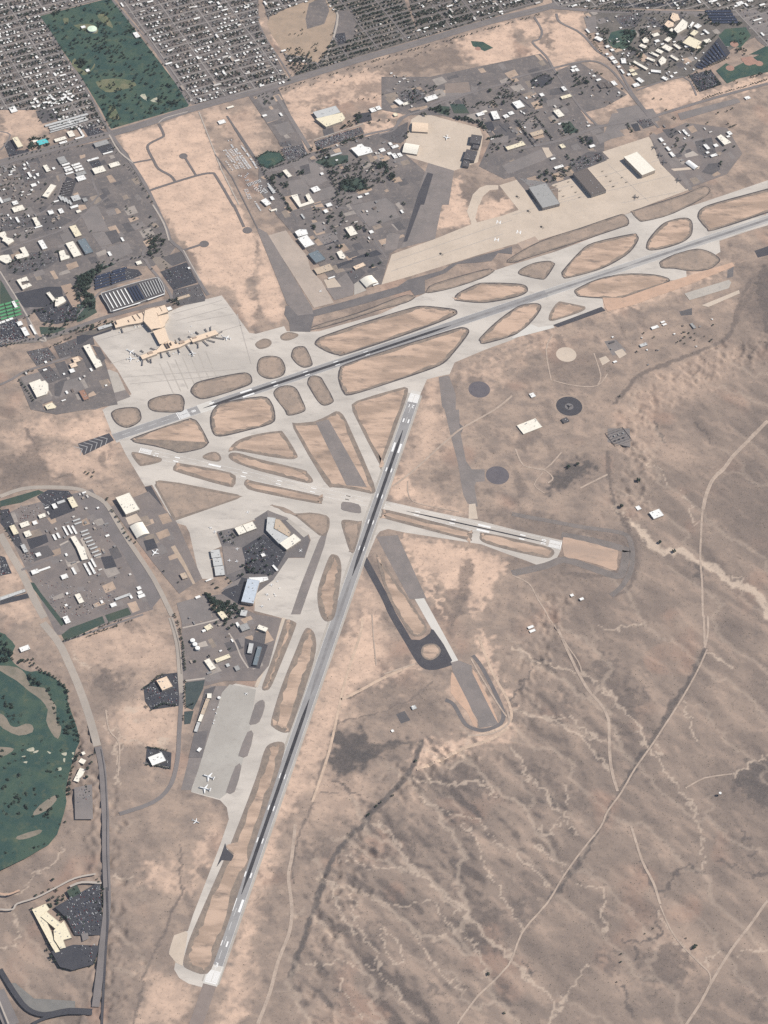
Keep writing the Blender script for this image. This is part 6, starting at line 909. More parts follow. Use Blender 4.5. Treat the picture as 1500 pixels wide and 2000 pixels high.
for k in range(6): B('A', (815-k*10, 925+k*30, 132, 20), 5, 'd', 'dark roofed long storage row above the grey sheds, %s from the north' % ORD[k], 'shed', group='dark storage rows')
for k, (x, y, d) in enumerate(((712, 1120, 64), (750, 1135, 70), (786, 1150, 76), (822, 1172, 60))): B('A', (x, y, 26, d), 5, 'm', 'pale grey shed, %s from the west in the row of four' % ORD[k], 'shed', group='row of four pale sheds')
for k, (x, y, w_, d) in enumerate(((770, 520, 22, 116), (820, 505, 24, 106), (872, 508, 24, 106), (640, 595, 26, 70), (685, 575, 26, 66), (1025, 970, 26, 152), (1078, 955, 26, 150), (1097, 895, 24, 110), (868, 990, 28, 86))): B('E', (x, y, w_, d), 4, 'w', ('long white trailer, %s of the three above the main building' % ORD[k] if k < 3 else 'white trailer, %s of the pair left of the main building' % ORD[k-3] if k < 5 else 'long white trailer, %s of the four below the main building' % ORD[k-5]), 'trailer', group='white trailers of the equipment yard')
for k, (x, y) in enumerate(((898, 393), (916, 430), (990, 523), (1005, 562), (1030, 605), (1050, 642), (1072, 685), (1100, 722), (1120, 765), (1145, 805))): B('E', (x, y, 88, 15), 4, 'm', 'thin pale shade roof, %s from the top in the ladder of rows' % ORD[k], 'canopy', group='shade roofs of the equipment yard')
for k, (x, y, w_, d) in enumerate(((815, 1045, 22, 18), (820, 1072, 28, 18), (830, 1092, 40, 18))): B('02', (x, y, w_, d), 4, 'w', 'small white trailer at the east fence of the yard, %s from the top' % ORD[k], 'trailer', group='trailers by the east fence')
for k in range(15): B('p', (2+(k % 3)*14-k//3*0+k//3*1.5, 596+k//3*6.4-(k % 3)*3.6, 12.5, 3.6), 3.5, 'n', 'green car shade, %s row from the top, %s column' % (ORD[k//3], ORD[k % 3]), 'canopy', group='green car shades')
for k, (x, y) in enumerate(((-5, 185), (40, 170), (90, 152), (132, 135))): B('C', (x, y, 40, 22), 4, 'w', 'white shade roof, %s from the west below the green car shades' % ORD[k], 'canopy', group='white car shades')
for k in range(10): B('D', (300+(k % 2)*190-(k//2)*2+(k//2 > 3)*20, 118-(k//2)*34-(k % 2)*62, 175, 24), 4, 's', 'dark solar canopy north of the garage, %s row, %s half' % (ORD[k//2], ('west', 'east')[k % 2]), 'canopy', group='solar canopies north of the garage')
for k in range(9):
    t_ = k/8; a = np.array([690+220*t_, 760-280*t_]); b = np.array([740+260*t_, 800-140*t_]); B('R', (a[0]-20, a[1]+20, b[0], b[1], 112.5), 4, 's', 'dark solar canopy of the campus fan, %s from the narrow end' % ORD[k], 'canopy', group='solar canopies beside the campus')
for k in range(5): B('R', (770+k*18, 135+k*32, 1065+k*22, 133+k*32, 116), 4, 's', 'dark solar canopy north of the campus lawn, %s row from the top' % ORD[k], 'canopy', group='solar canopies north of the lawn')
# curly white apartments
for k, (x, y) in enumerate(((190, 600), (205, 580), (220, 595), (200, 625), (228, 620), (265, 600), (280, 575), (300, 565), (315, 580), (290, 600), (310, 605), (330, 600), (365, 580), (378, 555), (395, 535), (408, 550), (425, 565), (400, 575), (415, 585), (380, 570))): B('00', (x, y, 24, 9, (20, 70, -60, -30, 45)[k % 5]), 7, 'w', 'white apartment roof in the %s curl above the storage rows' % ('western' if k < 5 else 'middle' if k < 12 else 'eastern'), 'apartments', group='curly white apartments, '+('western' if k < 5 else 'middle' if k < 12 else 'eastern')+' curl')
# tanks
def tank(st, r, h, col, label, group=None):
    x, y = G(*pp(st)[0], h); t = thing('storage_tank', label, 'tank', (x, y, 0), 0, group); n = 24
    MB().tube([(0, 0, -.5), (0, 0, h)], [r, r], n, False).build('shell', RC['m'], t); q = MB(); q.tube([(0, 0, h), (0, 0, h+.4), (0, 0, h+r*.12)], [r+.25, r+.25, .6], n).build('roof', RC[col], t); MB().box(r*.2, r*.2+2, -.6, .6, h+.2, h+1.4).build('hatch', UNIT, t)
    BSPOT.append((np.array([x, y]), r*2)); return t
tank('H:217,602', 9.5, 10, 'w', 'northern of three white round tanks in a row'); tank('H:245,647', 9.5, 10, 'w', 'middle of three white round tanks in a row'); tank('H:275,692', 9.5, 10, 'w', 'southern of three white round tanks in a row')
RC['e'] = plain('roof_mint', (.66, .78, .60), .6); tank('00:540,168', 24, 9, 'e', 'large round mint white water tank on the golf course'); tank('U:886,494', 6, 6, 'w', 'small white round tank by the south apron'); tank('23:1220,1046', 5, 5, 'w', 'pale small tank on the open mesa'); tank('13:918,540', 4, 6, 'w', 'tiny white tank on the borrow pit pad'); tank('R:630,812', 5, 5, 'w', 'tiny white tank at the point of the solar fan')
# electrical substation on the mesa
sb = thing('substation', 'grey electrical substation frames in a fenced square on the mesa', 'substation', (*G(*pp('22:625,160')[0]), 0)); st_ = plain('galvanised_steel', (.30, .30, .30), .4, metal=.6); so_ = np.array(G(*pp('22:625,160')[0]))
for k in range(5):
    m_ = MB(); y_ = -32+k*15
    for x_ in (-34, -12, 12, 34): m_.box(x_-.5, x_+.5, y_-.5, y_+.5, 0, 12)
    m_.box(-35, 35, y_-.6, y_+.6, 11.2, 12.4); m_.build('gantry', st_, sb)
for k in range(6): MB().box(-30+k*11, -25+k*11, -18+(k % 2)*24, -11+(k % 2)*24, 0, 5).build('transformer', RC['g' if k % 2 else 'd'], sb)
MB().box(-44, -43.6, -42, 42, 0, 2.6).box(43.6, 44, -42, 42, 0, 2.6).box(-44, 44, -42.4, -42, 0, 2.6).box(-44, 44, 42, 42.4, 0, 2.6).build('fence', plain('chain_link', (.22, .2, .19)), sb); sb.rotation_euler.z = E_ANG
# round antenna field mast house
vt = thing('navigation_beacon', 'dark three armed beacon hut in the centre of the black ring', 'beacon', (*G(*pp('21:335,1182')[0]), 0.5)); MB().tube([(0, 0, 0), (0, 0, 5)], [4, 4], 12).build('hut', RC['d'], vt); MB().tube([(0, 0, 5), (0, 0, 11)], [1.6, .4], 10).build('cone', RC['m'], vt)
for k in range(3): MB().obox((9*math.cos(k*2.1+.4), 9*math.sin(k*2.1+.4)), 9, 2, 0, 2.5, k*2.1+.4).build('arm', RC['d'], vt)
# ------------------------------------------------------------------ aircraft
AWHITE = plain('aircraft_white', (.80, .80, .78), .35, .5, var=.96); ADARK = plain('aircraft_grey', (.13, .13, .135), .5); AMID = plain('aircraft_pale_grey', (.40, .41, .42), .45); NAC = plain('engine_nacelle', (.30, .30, .31), .4); AGREEN = plain('helicopter_dark', (.075, .075, .07), .6); CANOPY = plain('cockpit_glass', (.02, .025, .03), .15)
def wing_mesh(root, tip, y, z0, z1, croot, ctip, th):
    """tapered half wing from (root x) to (tip x) at span y, chords croot/ctip"""
    V = []
    for x, yy, z, c_, t_ in ((root, 0, z0, croot, th), (tip, y, z1, ctip, th*.45)):
        V += [(x, yy, z), (x-c_*.35, yy, z+t_/2), (x-c_, yy, z), (x-c_*.35, yy, z-t_/2)]
    F = [(0, 1, 5, 4), (1, 2, 6, 5), (2, 3, 7, 6), (3, 0, 4, 7), (4, 5, 6, 7), (3, 2, 1, 0)]
    if y < 0: F = [f[::-1] for f in F]
    return V, F
def aircraft(L, span, label, m, high=False, straight=False, engines=2, rear=False, ttail=False, prop=False, group=None, cat='aeroplane', name='aeroplane'):
    t = thing(name, label, cat, (0, 0, 0), 0, group); r = L*.052 if not prop else L*.06; zc = r*1.75
    xs = [.5, .485, .46, .42, .36, -.15, -.28, -.40, -.48, -.5]; rs = [.05, .35, .62, .86, 1, 1, .86, .52, .22, .08]; dz = [-.25, -.2, -.14, -.06, 0, 0, .14, .36, .5, .55]
    MB().tube([(x*L, 0, zc+d*r) for x, d in zip(xs, dz)], [r*q for q in rs], 12).build('fuselage', m, t)
    MB().tube([(L*.462, 0, zc+r*.30), (L*.44, 0, zc+r*.46), (L*.415, 0, zc+r*.6)], [r*.25, r*.48, r*.4], 8).build('cockpit_window', CANOPY, t)
    zw = zc+(r*.8 if high else -r*.45); cr = L*(.2 if not straight else .13); sw = 0 if straight else span*.24; xr = L*.1
    for s in (-1, 1):
        MB().add(*wing_mesh(xr, xr-sw, s*span/2, zw, zw+(0 if high else span*.03), cr, cr*(.3 if not straight else .6), L*.022)).build('wing', m, t)
        zt = zc+(L*.17 if ttail else r*.5); MB().add(*wing_mesh(-L*(.43 if not ttail else .45), -L*(.43 if straight else .485), s*span*.185, zt, zt+.2, L*.085, L*.045, L*.012)).build('tailplane', m, t)
        for e in range(engines//2):
            if rear: p = (-L*.26, s*r*1.55, zc+r*.35)
            else: f = (.34 if engines == 2 else (.30, .58)[e]); p = (xr-sw*f+L*.03, s*span/2*f, zw-(L*.03 if not high else L*.012))
            q = MB(); rr = L*.028 if not prop else L*.016; q.tube([(p[0]+L*.05, p[1], p[2]), (p[0]+L*.03, p[1], p[2]), (p[0]-L*.04, p[1], p[2]), (p[0]-L*.06, p[1], p[2])], [rr*.85, rr, rr*.9, rr*.5], 10)
            en = q.build('engine', NAC if m is AWHITE else m, t)
            if prop:
                pb = MB(); a_ = L*.075
                for k in range(4): th = k*math.pi/2+.3; pb.add([(p[0]+L*.056, p[1]-.15*math.sin(th)*a_, p[2]+.15*math.cos(th)*a_), (p[0]+L*.056, p[1]+math.cos(th)*a_-.1*math.sin(th)*a_, p[2]+math.sin(th)*a_+.1*math.cos(th)*a_), (p[0]+L*.05, p[1]+math.cos(th)*a_, p[2]+math.sin(th)*a_)], [(0, 1, 2)])
                pb.build('propeller', CANOPY, en)
    h_ = L*.17; V = [(-L*.34, .25, zc+r*.6), (-L*.44, .2, zc+h_), (-L*.50, .2, zc+h_), (-L*.485, .25, zc+r*.4)]; V += [(x, -y, z) for x, y, z in V]
    MB().add(V, [(0, 1, 2, 3), (7, 6, 5, 4), (0, 4, 5, 1), (1, 5, 6, 2), (2, 6, 7, 3), (3, 7, 4, 0)]).build('fin', m, t)
    for x, y in ((L*.36, 0), (L*.01, L*.06), (L*.01, -L*.06)): MB().tube([(x, y, 0), (x, y, zc-r*.5)], [L*.012, L*.006], 8).build('landing_gear', CANOPY, t)
    t['len'] = L; return t
def place(root, nose, tail, label=None, group=None, first=[]):
    a, b = np.array(W(nose)[0]), np.array(W(tail)[0]); o = root
    if root.name in first: o = dup(root, (0, 0, 0), 0, label, group)
    else:
        first.append(root.name)
        if label: root['label'] = label
        if group: root['group'] = group
    d = a-b; o.location = (*((a+b)/2), top(*((a+b)/2))); o.rotation_euler = (0, 0, math.atan2(d[1], d[0])); BSPOT.append(((a+b)/2, 30)); return o
AL = aircraft(38, 34, 'white airliner', AWHITE, name='airliner', cat='airliner'); place(AL, 'D:598,868', 'D:672,905', 'white airliner nosed at the western tip of the terminal, northern one'); place(AL, 'D:690,968', 'D:590,972', 'white airliner nosed at the western tip of the terminal, southern one'); place(AL, 'I:1122,955', 'I:1190,972', 'airliner parked off the eastern tip of the terminal'); place(AL, 'D:1345,878', 'D:1362,930', 'airliner at the long jet bridge south of the terminal')
place(AL, 'F:572,832', 'F:655,738', 'white airliner alone on the dark pad below the two hangars')
_o = place(AL, '04:1185,30', '04:1112,0', 'white jet parked on the dirt side west of the long runway'); _o.scale = (.78,)*3
N4 = aircraft(37, 36, 'white four engined aeroplane in the middle of the north apron', AWHITE, engines=4, cat='airliner', name='jet_airliner'); place(N4, 'N:783,700', 'N:805,618')
TJ = aircraft(46, 42, 'white three engined jet', AWHITE, name='cargo_jet', cat='cargo jet'); place(TJ, '03:1180,940', '03:1263,968', 'northern of the two white jets on the south apron'); place(TJ, '03:1158,1013', '03:1240,1033', 'southern of the two white jets on the south apron')
for o in [q for q in S.objects if q.get('category') == 'cargo jet']: pass
BJ = aircraft(17, 16, 'small white jet', AWHITE, rear=True, ttail=True, name='business_jet', cat='small jet')
for n_, t_, lb in (('G:38,178', 'G:92,198', 'white small jet left of the twin cream hangars'), ('G:358,438', 'G:392,436', 'white small jet at the top of the brown court'), ('G:285,548', 'G:287,588', 'white small jet in the middle of the brown court'), ('G:365,555', 'G:380,600', 'white small jet on the east side of the brown court'), ('G:1100,472', 'G:1140,442', 'white small jet on the dark court below the bent hangar'), ('U:1180,440', 'U:1222,462', 'white small jet at the top of the south apron'), ('G:115,220', 'G:118,245', 'white small jet nearest the twin cream hangars'), ('02:1440,606', '02:1460,600', 'white small jet alone at the top of the apron'), ('G:760,860', 'G:795,856', 'white small jet beside the pale blue hangar'), ('G:710,962', 'G:742,972', 'white small jet in the middle of the light apron'), ('G:650,1105', 'G:682,1108', 'white small jet at the foot of the light apron'), ('M:378,785', 'M:408,768', 'white small jet on the tan parking apron')): place(BJ, n_, t_, lb)
HT = aircraft(31, 40, 'dark grey four propeller transport', ADARK, high=True, straight=True, engines=4, prop=True, name='transport_aeroplane', cat='military transport')
for n_, t_, lb in (('S:488,462', 'S:562,488', 'northernmost dark transport on the ramp edge'), ('S:548,560', 'S:628,575', 'second dark transport from the north on the ramp edge'), ('S:610,645', 'S:672,652', 'third dark transport from the north on the ramp edge'), ('S:770,852', 'S:842,862', 'fourth dark transport, apart from the other three on the ramp edge'), ('S:262,1052', 'S:350,1060', 'dark transport alone in the middle of the ramp')): place(HT, n_, t_, lb)
def helicopter(L):
    t = thing('helicopter', 'dark helicopter', 'helicopter')
    MB().tube([(L*.42, 0, L*.11), (L*.36, 0, L*.125), (L*.2, 0, L*.15), (-L*.02, 0, L*.15), (-L*.14, 0, L*.16)], [.2, L*.06, L*.095, L*.09, L*.04], 10).build('fuselage', AGREEN, t)
    MB().tube([(-L*.1, 0, L*.165), (-L*.55, 0, L*.19)], [L*.038, L*.018], 8).build('tail_boom', AGREEN, t); MB().box(-L*.6, -L*.53, -.15, .15, L*.17, L*.31).build('tail_fin', AGREEN, t); MB().box(-L*.56, -L*.52, -L*.12, L*.12, L*.19, L*.2).build('tailplane', AGREEN, t)
    MB().tube([(L*.08, 0, L*.2), (L*.08, 0, L*.275)], [L*.05, L*.02], 8).build('rotor_mast', AGREEN, t)
    for k in range(4): MB().add([(*(np.array((L*.08, 0))+np.array((math.cos(k*1.571+.5), math.sin(k*1.571+.5)))*q+np.array((-math.sin(k*1.571+.5), math.cos(k*1.571+.5)))*w_), L*.275-.3*(q > 1)) for q, w_ in ((.3, -.22), (L*.5, -.22), (L*.5, .22), (.3, .22))], [(0, 1, 2, 3)]).build('rotor_blade', CANOPY, t)
    for y in (-L*.1, L*.1): MB().tube([(L*.25, y, .1), (-L*.08, y, .1)], [.12, .12], 6).build('skid', CANOPY, t)
    return t
HB = helicopter(24); 
for c_, lb in (('P:305,810', 'northern of three large dark helicopters west of the grey hangar'), ('P:435,980', 'middle of three large dark helicopters west of the grey hangar'), ('P:590,1165', 'southern of three large dark helicopters west of the grey hangar'), ('11:1085,290', 'large dark helicopter alone on the long military apron')):
    t_, xy = c_.split(':'); x, y = map(float, xy.split(',')); sc_ = 28 if t_ == 'P' else 14; place(HB, '%s:%f,%f' % (t_, x-sc_*.8, y-sc_*.6), '%s:%f,%f' % (t_, x+sc_*.8, y+sc_*.6), lb)
HS = helicopter(14)
for k, c_ in enumerate('P:755,682 P:800,742 P:842,803 P:900,636 P:944,693 P:986,756 P:1030,817 P:1300,510 P:1346,570 P:1392,628 P:1432,688 S:147,825 S:12,868 S:200,880 S:42,930'.split()):
    t_, xy = c_.split(':'); x, y = map(float, xy.split(',')); place(HS, '%s:%f,%f' % (t_, x-16, y+4), '%s:%f,%f' % (t_, x+16, y-4), ('western' if k < 3 else 'central' if k < 7 else 'eastern')+' line of dark small helicopters, number %s from the top' % ('one', 'two', 'three', 'four')[(k if k < 3 else k-3 if k < 7 else k-7) % 4], 'small helicopters on the military ramp') if k < 11 else place(HS, '%s:%f,%f' % (t_, x-16, y+4), '%s:%f,%f' % (t_, x+16, y-4), 'dark small helicopter scattered below the eastern line', 'scattered small helicopters')
# service trucks on the aprons
tg = MB(); tg.box(-3.6, 1.6, -1.2, 1.2, .6, 3.2).box(1.75, 3.6, -1.1, 1.1, .5, 2.3)
for x_ in (-2.4, 2.4):
    for y_ in (-1.05, 1.05): tg.tube([(x_, y_-.16, .45), (x_, y_+.16, .45)], [.45, .45], 8)
tmesh = mesh('service_truck', tg.V, tg.F); tmesh.materials.append(AWHITE); r = random.Random(9)
for st, n_, wh in (('D:560,840 740,880 780,1000 620,1020', 9, 'round the western tip of the terminal'), ('I:480,1060 760,1010 780,1130 460,1180', 9, 'south of the terminal'), ('I:700,820 980,800 1120,930 1080,1000 700,960', 9, 'round the eastern tip of the terminal'), ('G:640,860 1000,640 980,900 640,1100', 5, 'on the light apron'), ('D:480,590 760,540 800,620 500,660', 8, 'below the terminal hall'), ('U:800,620 900,580 860,860 760,900', 5, 'at the edge of the south apron')):
    P_ = W(st); xs = [p[0] for p in P_]; ys = [p[1] for p in P_]; c = g = 0
    while c < n_ and g < 900:
        g += 1; q = (r.uniform(min(xs), max(xs)), r.uniform(min(ys), max(ys)))
        if inside(q, P_) and all(math.hypot(q[0]-b[0][0], q[1]-b[0][1]) > min(b[1], 24)*.8 for b in BSPOT): c += 1; o = link('service_truck', tmesh, None, label='white service truck '+wh, category='truck', group='service trucks '+wh); o.location = (*q, top(*q)); o.rotation_euler.z = E_ANG+r.choice((0, 1.57, 3.14, .5))
# ------------------------------------------------------------------ houses of the suburbs
HROOF = [RC['w'], plain('house_roof_tan', (.36, .30, .25), .85), plain('house_roof_grey', (.235, .225, .22), .85), plain('house_roof_brown', (.155, .125, .11), .85), plain('house_roof_pale', (.55, .52, .48), .8)]
HNAME = ['white roofed', 'tan roofed', 'grey roofed', 'brown roofed', 'pale roofed']
def house_geo(w_, d_, h_, flat):
    wl = MB().box(-w_/2, w_/2, -d_/2, d_/2, -.3, h_, False)
    r = MB()
    if flat: r.box(-w_/2-.2, w_/2+.2, -d_/2-.2, d_/2+.2, h_-.2, h_+.6)
    else:
        e = .5; V = [(-w_/2-e, -d_/2-e, h_), (w_/2+e, -d_/2-e, h_), (w_/2+e, d_/2+e, h_), (-w_/2-e, d_/2+e, h_), (-w_/2+d_*.3, 0, h_+d_*.22), (w_/2-d_*.3, 0, h_+d_*.22)]
        r.add(V, [(0, 1, 5, 4), (1, 2, 5), (2, 3, 4, 5), (3, 0, 4), (3, 2, 1, 0)])
    return wl, r
SUBW = {k: W(s) for k, s in SUB.items()}
SUBP = {'nw': (.21, 19, .80, 55, 150, 'west of the golf course'), 'ne': (.23, 20, .78, 58, 160, 'east of the golf course'), 'park': (.32, 19, .7, 58, 150, 'beside the dry park'), 'green': (.02, 19, .8, 62, 170, 'among dense trees north of the boulevard'), 'north': (.14, 22, .6, 62, 160, 'north of the boulevard bend'), 'far': (.30, 26, .55, 70, 180, 'north of the far avenue'), 'east': (.2, 30, .3, 80, 200, 'right of the solar rows')}
houses = []; TREES = []; STREET = mat('street', (.27, .245, .225), (.235, .215, .20), .02)
VAC = [W('10:80,100 260,20 400,-10 470,90 440,240 360,370 290,330 180,320 130,260 80,180'), W('10:310,20 400,-20 430,60 400,140 300,170 290,110'), W('10:460,200 520,190 530,250 480,265'), W('10:480,60 560,60 590,170 570,230 490,260 450,190')]
def uv(p): p = np.array(p); return p@EX, p@NX
for k, (wf, lot, occ, sv, su, where) in SUBP.items():
    P_ = SUBW[k]; U = [uv(p) for p in P_]; u0, u1 = min(a for a, _ in U), max(a for a, _ in U); v0, v1 = min(b for _, b in U), max(b for _, b in U); r = random.Random(k); sm = MB()
    ok = lambda q: inside(q, P_) and not any(inside(q, z) for z in VAC)
    v = v0+20; rows = []
    while v < v1:
        rows.append(v); u = u0
        while u < u1:
            a = EX*u+NX*v; b = EX*(u+14)+NX*v
            if ok(a) and ok(b): sm.quad([a-NX*3.6, b-NX*3.6, b+NX*3.6, a+NX*3.6], 0)
            u += 14
        v += sv
    u = u0+30
    while u < u1:
        v = v0
        while v < v1:
            a = EX*u+NX*v; b = a+NX*14
            if ok(a) and ok(b): sm.quad([a-EX*4, b-EX*4, b+EX*4, a+EX*4], .03)
            v += 14
        u += su
    o = sm.build('street', STREET if k not in ('green', 'north') else ROADM, kind='structure'); o.location.z = max(OC[i] for i in cells(P_))+.04
    for i in cells(P_): OC[i] = max(OC[i], o.location.z+.03)
    zones = [(r.uniform(u0, u1), r.uniform(v0, v1), r.uniform(60, 170), r.random()) for _ in range(26)]
    for v in rows:
        for off in (-15.5, 15.5, -28.5 if k != 'green' else 99, ):
            if off == 99: continue
            u = u0
            while u < u1:
                q = EX*u+NX*(v+off+r.uniform(-.8, .8)); big = False
                if abs((u-u0-30+su/2) % su-su/2) > 11 and ok(q) and inside(q, P_):
                    z = 1.0; wq = wf
                    for zu, zv, zr, zt in zones:
                        if abs(u-zu) < zr and abs(v-zv) < zr: wq = wf*(.25 if zt < .5 else 1.9); big = zt > .9
                    if r.random() < (occ if abs(off) < 20 else occ*.35):
                        c_ = 0 if r.random() < wq else r.choice((1, 2, 2, 3, 3, 4) if k != 'green' else (2, 2, 1, 3))
                        houses.append((float(q[0]), float(q[1]), r.uniform(9, 15) if abs(off) < 20 else r.uniform(5, 9), r.uniform(8, 11), r.uniform(2.8, 4), r.random() < .45 or c_ == 0, c_, r.choice((0, 0, 1)), k))
                    nt_ = {'green': 3.6, 'north': 2.8, 'far': 1.7, 'nw': 2.0, 'ne': 1.6, 'park': 1.9, 'east': .4}[k]*(.45+1.1*(math.sin(u*.011+v*.017)*.5+.5))
                    while nt_ > r.random():
                        nt_ -= 1; p = q+EX*r.uniform(-10, 10)+NX*(r.uniform(-7.5, 3) if off < 0 and off > -20 else r.uniform(-3, 7.5) if off > 0 else r.uniform(-4, 4))
                        if ok(p): TREES.append((float(p[0]), float(p[1]), r.uniform(3.4, 7) if k in ('green', 'north') else r.uniform(2.8, 5.6)))
                u += lot*r.uniform(.93, 1.08)
# larger blocks (apartments and shops) mixed in
for k, n_ in (('nw', 20), ('ne', 60), ('north', 34), ('far', 46), ('park', 16), ('east', 8)):
    P_ = SUBW[k]; r = random.Random(k+'b'); xs = [p[0] for p in P_]; ys = [p[1] for p in P_]; c = 0
    while c < n_:
        q = (r.uniform(min(xs), max(xs)), r.uniform(min(ys), max(ys)))
        if inside(q, P_) and not any(inside(q, z) for z in VAC): c += 1; houses.append((*q, r.uniform(18, 36), r.uniform(8, 12), r.uniform(4, 7), True, 0 if r.random() < .55 else r.choice((1, 2, 4)), r.choice((0, 1)), k))
# mobile homes and small shops of the commercial west and the base
for st, n_, wf, where in (('p:0,325 60,318 80,350 60,385 20,400 0,400', 60, .35, 'cw'), ('p:0,420 110,405 140,440 0,490', 26, .3, 'cw'), ('p:610,290 740,262 790,300 800,330 770,345 700,360 640,330', 26, .12, 'base'), ('p:760,140 835,150 850,190 790,215 770,190', 18, .1, 'base'), ('p:920,200 1060,150 1080,200 1170,240 1010,300 950,280', 42, .25, 'base'), ('p:600,400 760,390 760,480 700,500 620,470', 26, .2, 'base'),
                          ('p:1150,135 1225,175 1200,205 1150,190', 14, .2, 'base'), ('p:1140,25 1240,20 1320,35 1400,80 1440,95 1330,145 1240,160 1190,100', 60, .5, 'campus'), ('p:1290,245 1400,250 1420,300 1350,330 1300,290', 10, .4, 'base'), ('p:60,990 170,960 200,1000 290,1180 120,1200', 46, .25, 'yard'), ('p:30,745 110,690 200,700 220,780 100,800', 12, .4, 'cw'), ('p:370,1190 450,1170 480,1220 420,1320 370,1300', 10, .3, 'yard'), ('p:1190,655 1390,610 1400,680 1200,740', 14, .3, 'mesa')):
    P_ = W(st); r = random.Random(st); xs = [p[0] for p in P_]; ys = [p[1] for p in P_]; c = 0; g = 0
    while c < n_ and g < 4000:
        g += 1; q = np.array((r.uniform(min(xs), max(xs)), r.uniform(min(ys), max(ys))))
        if inside(q, P_) and all(np.linalg.norm(q-b[0]) > b[1]*.75+9 for b in BSPOT): c += 1; houses.append((float(q[0]), float(q[1]), r.uniform(6, 20 if where != 'mesa' else 9), r.uniform(5, 10), r.uniform(2.8, 4.5), True, 0 if r.random() < wf else r.choice((1, 2, 2, 3, 4)), r.choice((0, 1)), where))
WHERE = {**{k: v[-1] for k, v in SUBP.items()}, 'cw': 'in the commercial streets left of the bare tract', 'base': 'on the base between the roads and the north aprons', 'campus': 'on the campus at upper right', 'yard': 'in the yards west of the runway', 'mesa': 'on the mesa compound'}
houses.sort(key=lambda q: -(q[2]*q[3])*(7000/ math.hypot(q[1], CAM_H))**2*(1.6 if q[6] in (0, 4) else 1))
rest = [MB() for _ in HROOF]; restw = MB()
for i, (x, y, w_, d_, h_, fl, c_, rot, k) in enumerate(houses):
    wl, ro = house_geo(w_, d_, h_, fl); a = E_ANG+rot*math.pi/2
    if i < 295:
        t = thing('house' if k in SUBP else 'small_building', '%s %s %s' % (HNAME[c_], ('long block' if w_ > 19 else 'house') if k in SUBP else 'small building', WHERE[k]), 'house' if k in SUBP else 'building', (x, y, top(x, y)), a, '%s %s %s' % (HNAME[c_], ('long blocks' if w_ > 19 else 'houses') if k in SUBP else 'small buildings', WHERE[k]))
        wl.build('wall', WALL, t); ro.build('roof', HROOF[c_], t)
    else:
        ca, sa = math.cos(a), math.sin(a)
        for src, dst in ((wl, restw), (ro, rest[c_])): dst.add([(x+p[0]*ca-p[1]*sa, y+p[0]*sa+p[1]*ca, p[2]+top(x, y)) for p in src.V], src.F)
allh = MB(); mi = []
for j, q in enumerate([restw]+rest): allh.add(q.V, q.F); mi += [j]*len(q.F)
ho = allh.build('suburb_houses', WALL, kind='stuff')
for m_ in HROOF: ho.data.materials.append(m_)
ho.data.polygons.foreach_set('material_index', np.array(mi, dtype=np.int32)); ho.data.update()
# ------------------------------------------------------------------ trees
LEAF = mat('foliage', (.034, .052, .042), (.054, .076, .056), .06, .9, (.078, .092, .062), .5, amt=.6); BARK = plain('bark', (.10, .08, .065), .9)
def crown_geo(seed, n=46):
    """a crown of many leaf clumps: uneven outline with gaps"""
    r = np.random.default_rng(seed); V = []; F = []
    lob = [(0, 0, 1.15, .62)]+[(math.cos(a)*.52, math.sin(a)*.52, .85+r.random()*.4, .34+r.random()*.14) for a in r.random(5)*6.28]
    for i in range(n):
        lx, ly, lz, lr = lob[i % len(lob)]; d = r.normal(size=3); d /= np.linalg.norm(d); c = np.array((lx, ly, lz))+d*lr*r.uniform(.55, 1); s = r.uniform(.24, .42)
        u = r.normal(size=3); u -= d*(u@d)*.6; u /= np.linalg.norm(u); v = np.cross(d, u); b = len(V)
        V += [c+u*s, c+v*s*.9, c-u*s*.8, c-v*s, c+d*s*.55]; F += [(b, b+1, b+4), (b+1, b+2, b+4), (b+2, b+3, b+4), (b+3, b, b+4)]
    return np.array(V), F
CROWNS = [crown_geo(k) for k in range(6)]
def tline(st, gap, r0, r1, jit=1.5, prob=.9):
    for q in st.split('|'):
        P_ = W(q); rr = random.Random(q)
        for a, b in zip(P_[:-1], P_[1:]):
            a, b = np.array(a), np.array(b); n_ = max(1, int(np.linalg.norm(b-a)/gap))
            for i in range(n_):
                if rr.random() < prob: p = a+(b-a)*i/n_; TREES.append((p[0]+rr.uniform(-jit, jit), p[1]+rr.uniform(-jit, jit), 1.35*rr.uniform(r0, r1)))
def tfill(st, per_ha, r0, r1):
    for q in st.split('|'):
        P_ = W(q); A_ = abs(area2(P_))/2; rr = random.Random(q); xs = [p[0] for p in P_]; ys = [p[1] for p in P_]; n_ = int(A_/1e4*per_ha*1.25); c = g = 0
        while c < n_ and g < n_*12+50:
            g += 1; p = np.array((rr.uniform(min(xs), max(xs)), rr.uniform(min(ys), max(ys))))
            if inside(p, P_) and all(np.linalg.norm(p-b[0]) > b[1]*.62+2 for b in BSPOT): c += 1; TREES.append((p[0], p[1], 1.35*rr.uniform(r0, r1)))
def tspot(st, r=5):
    for q in W(st): TREES.append((q[0], q[1], 1.3*r*random.uniform(.8, 1.2)))
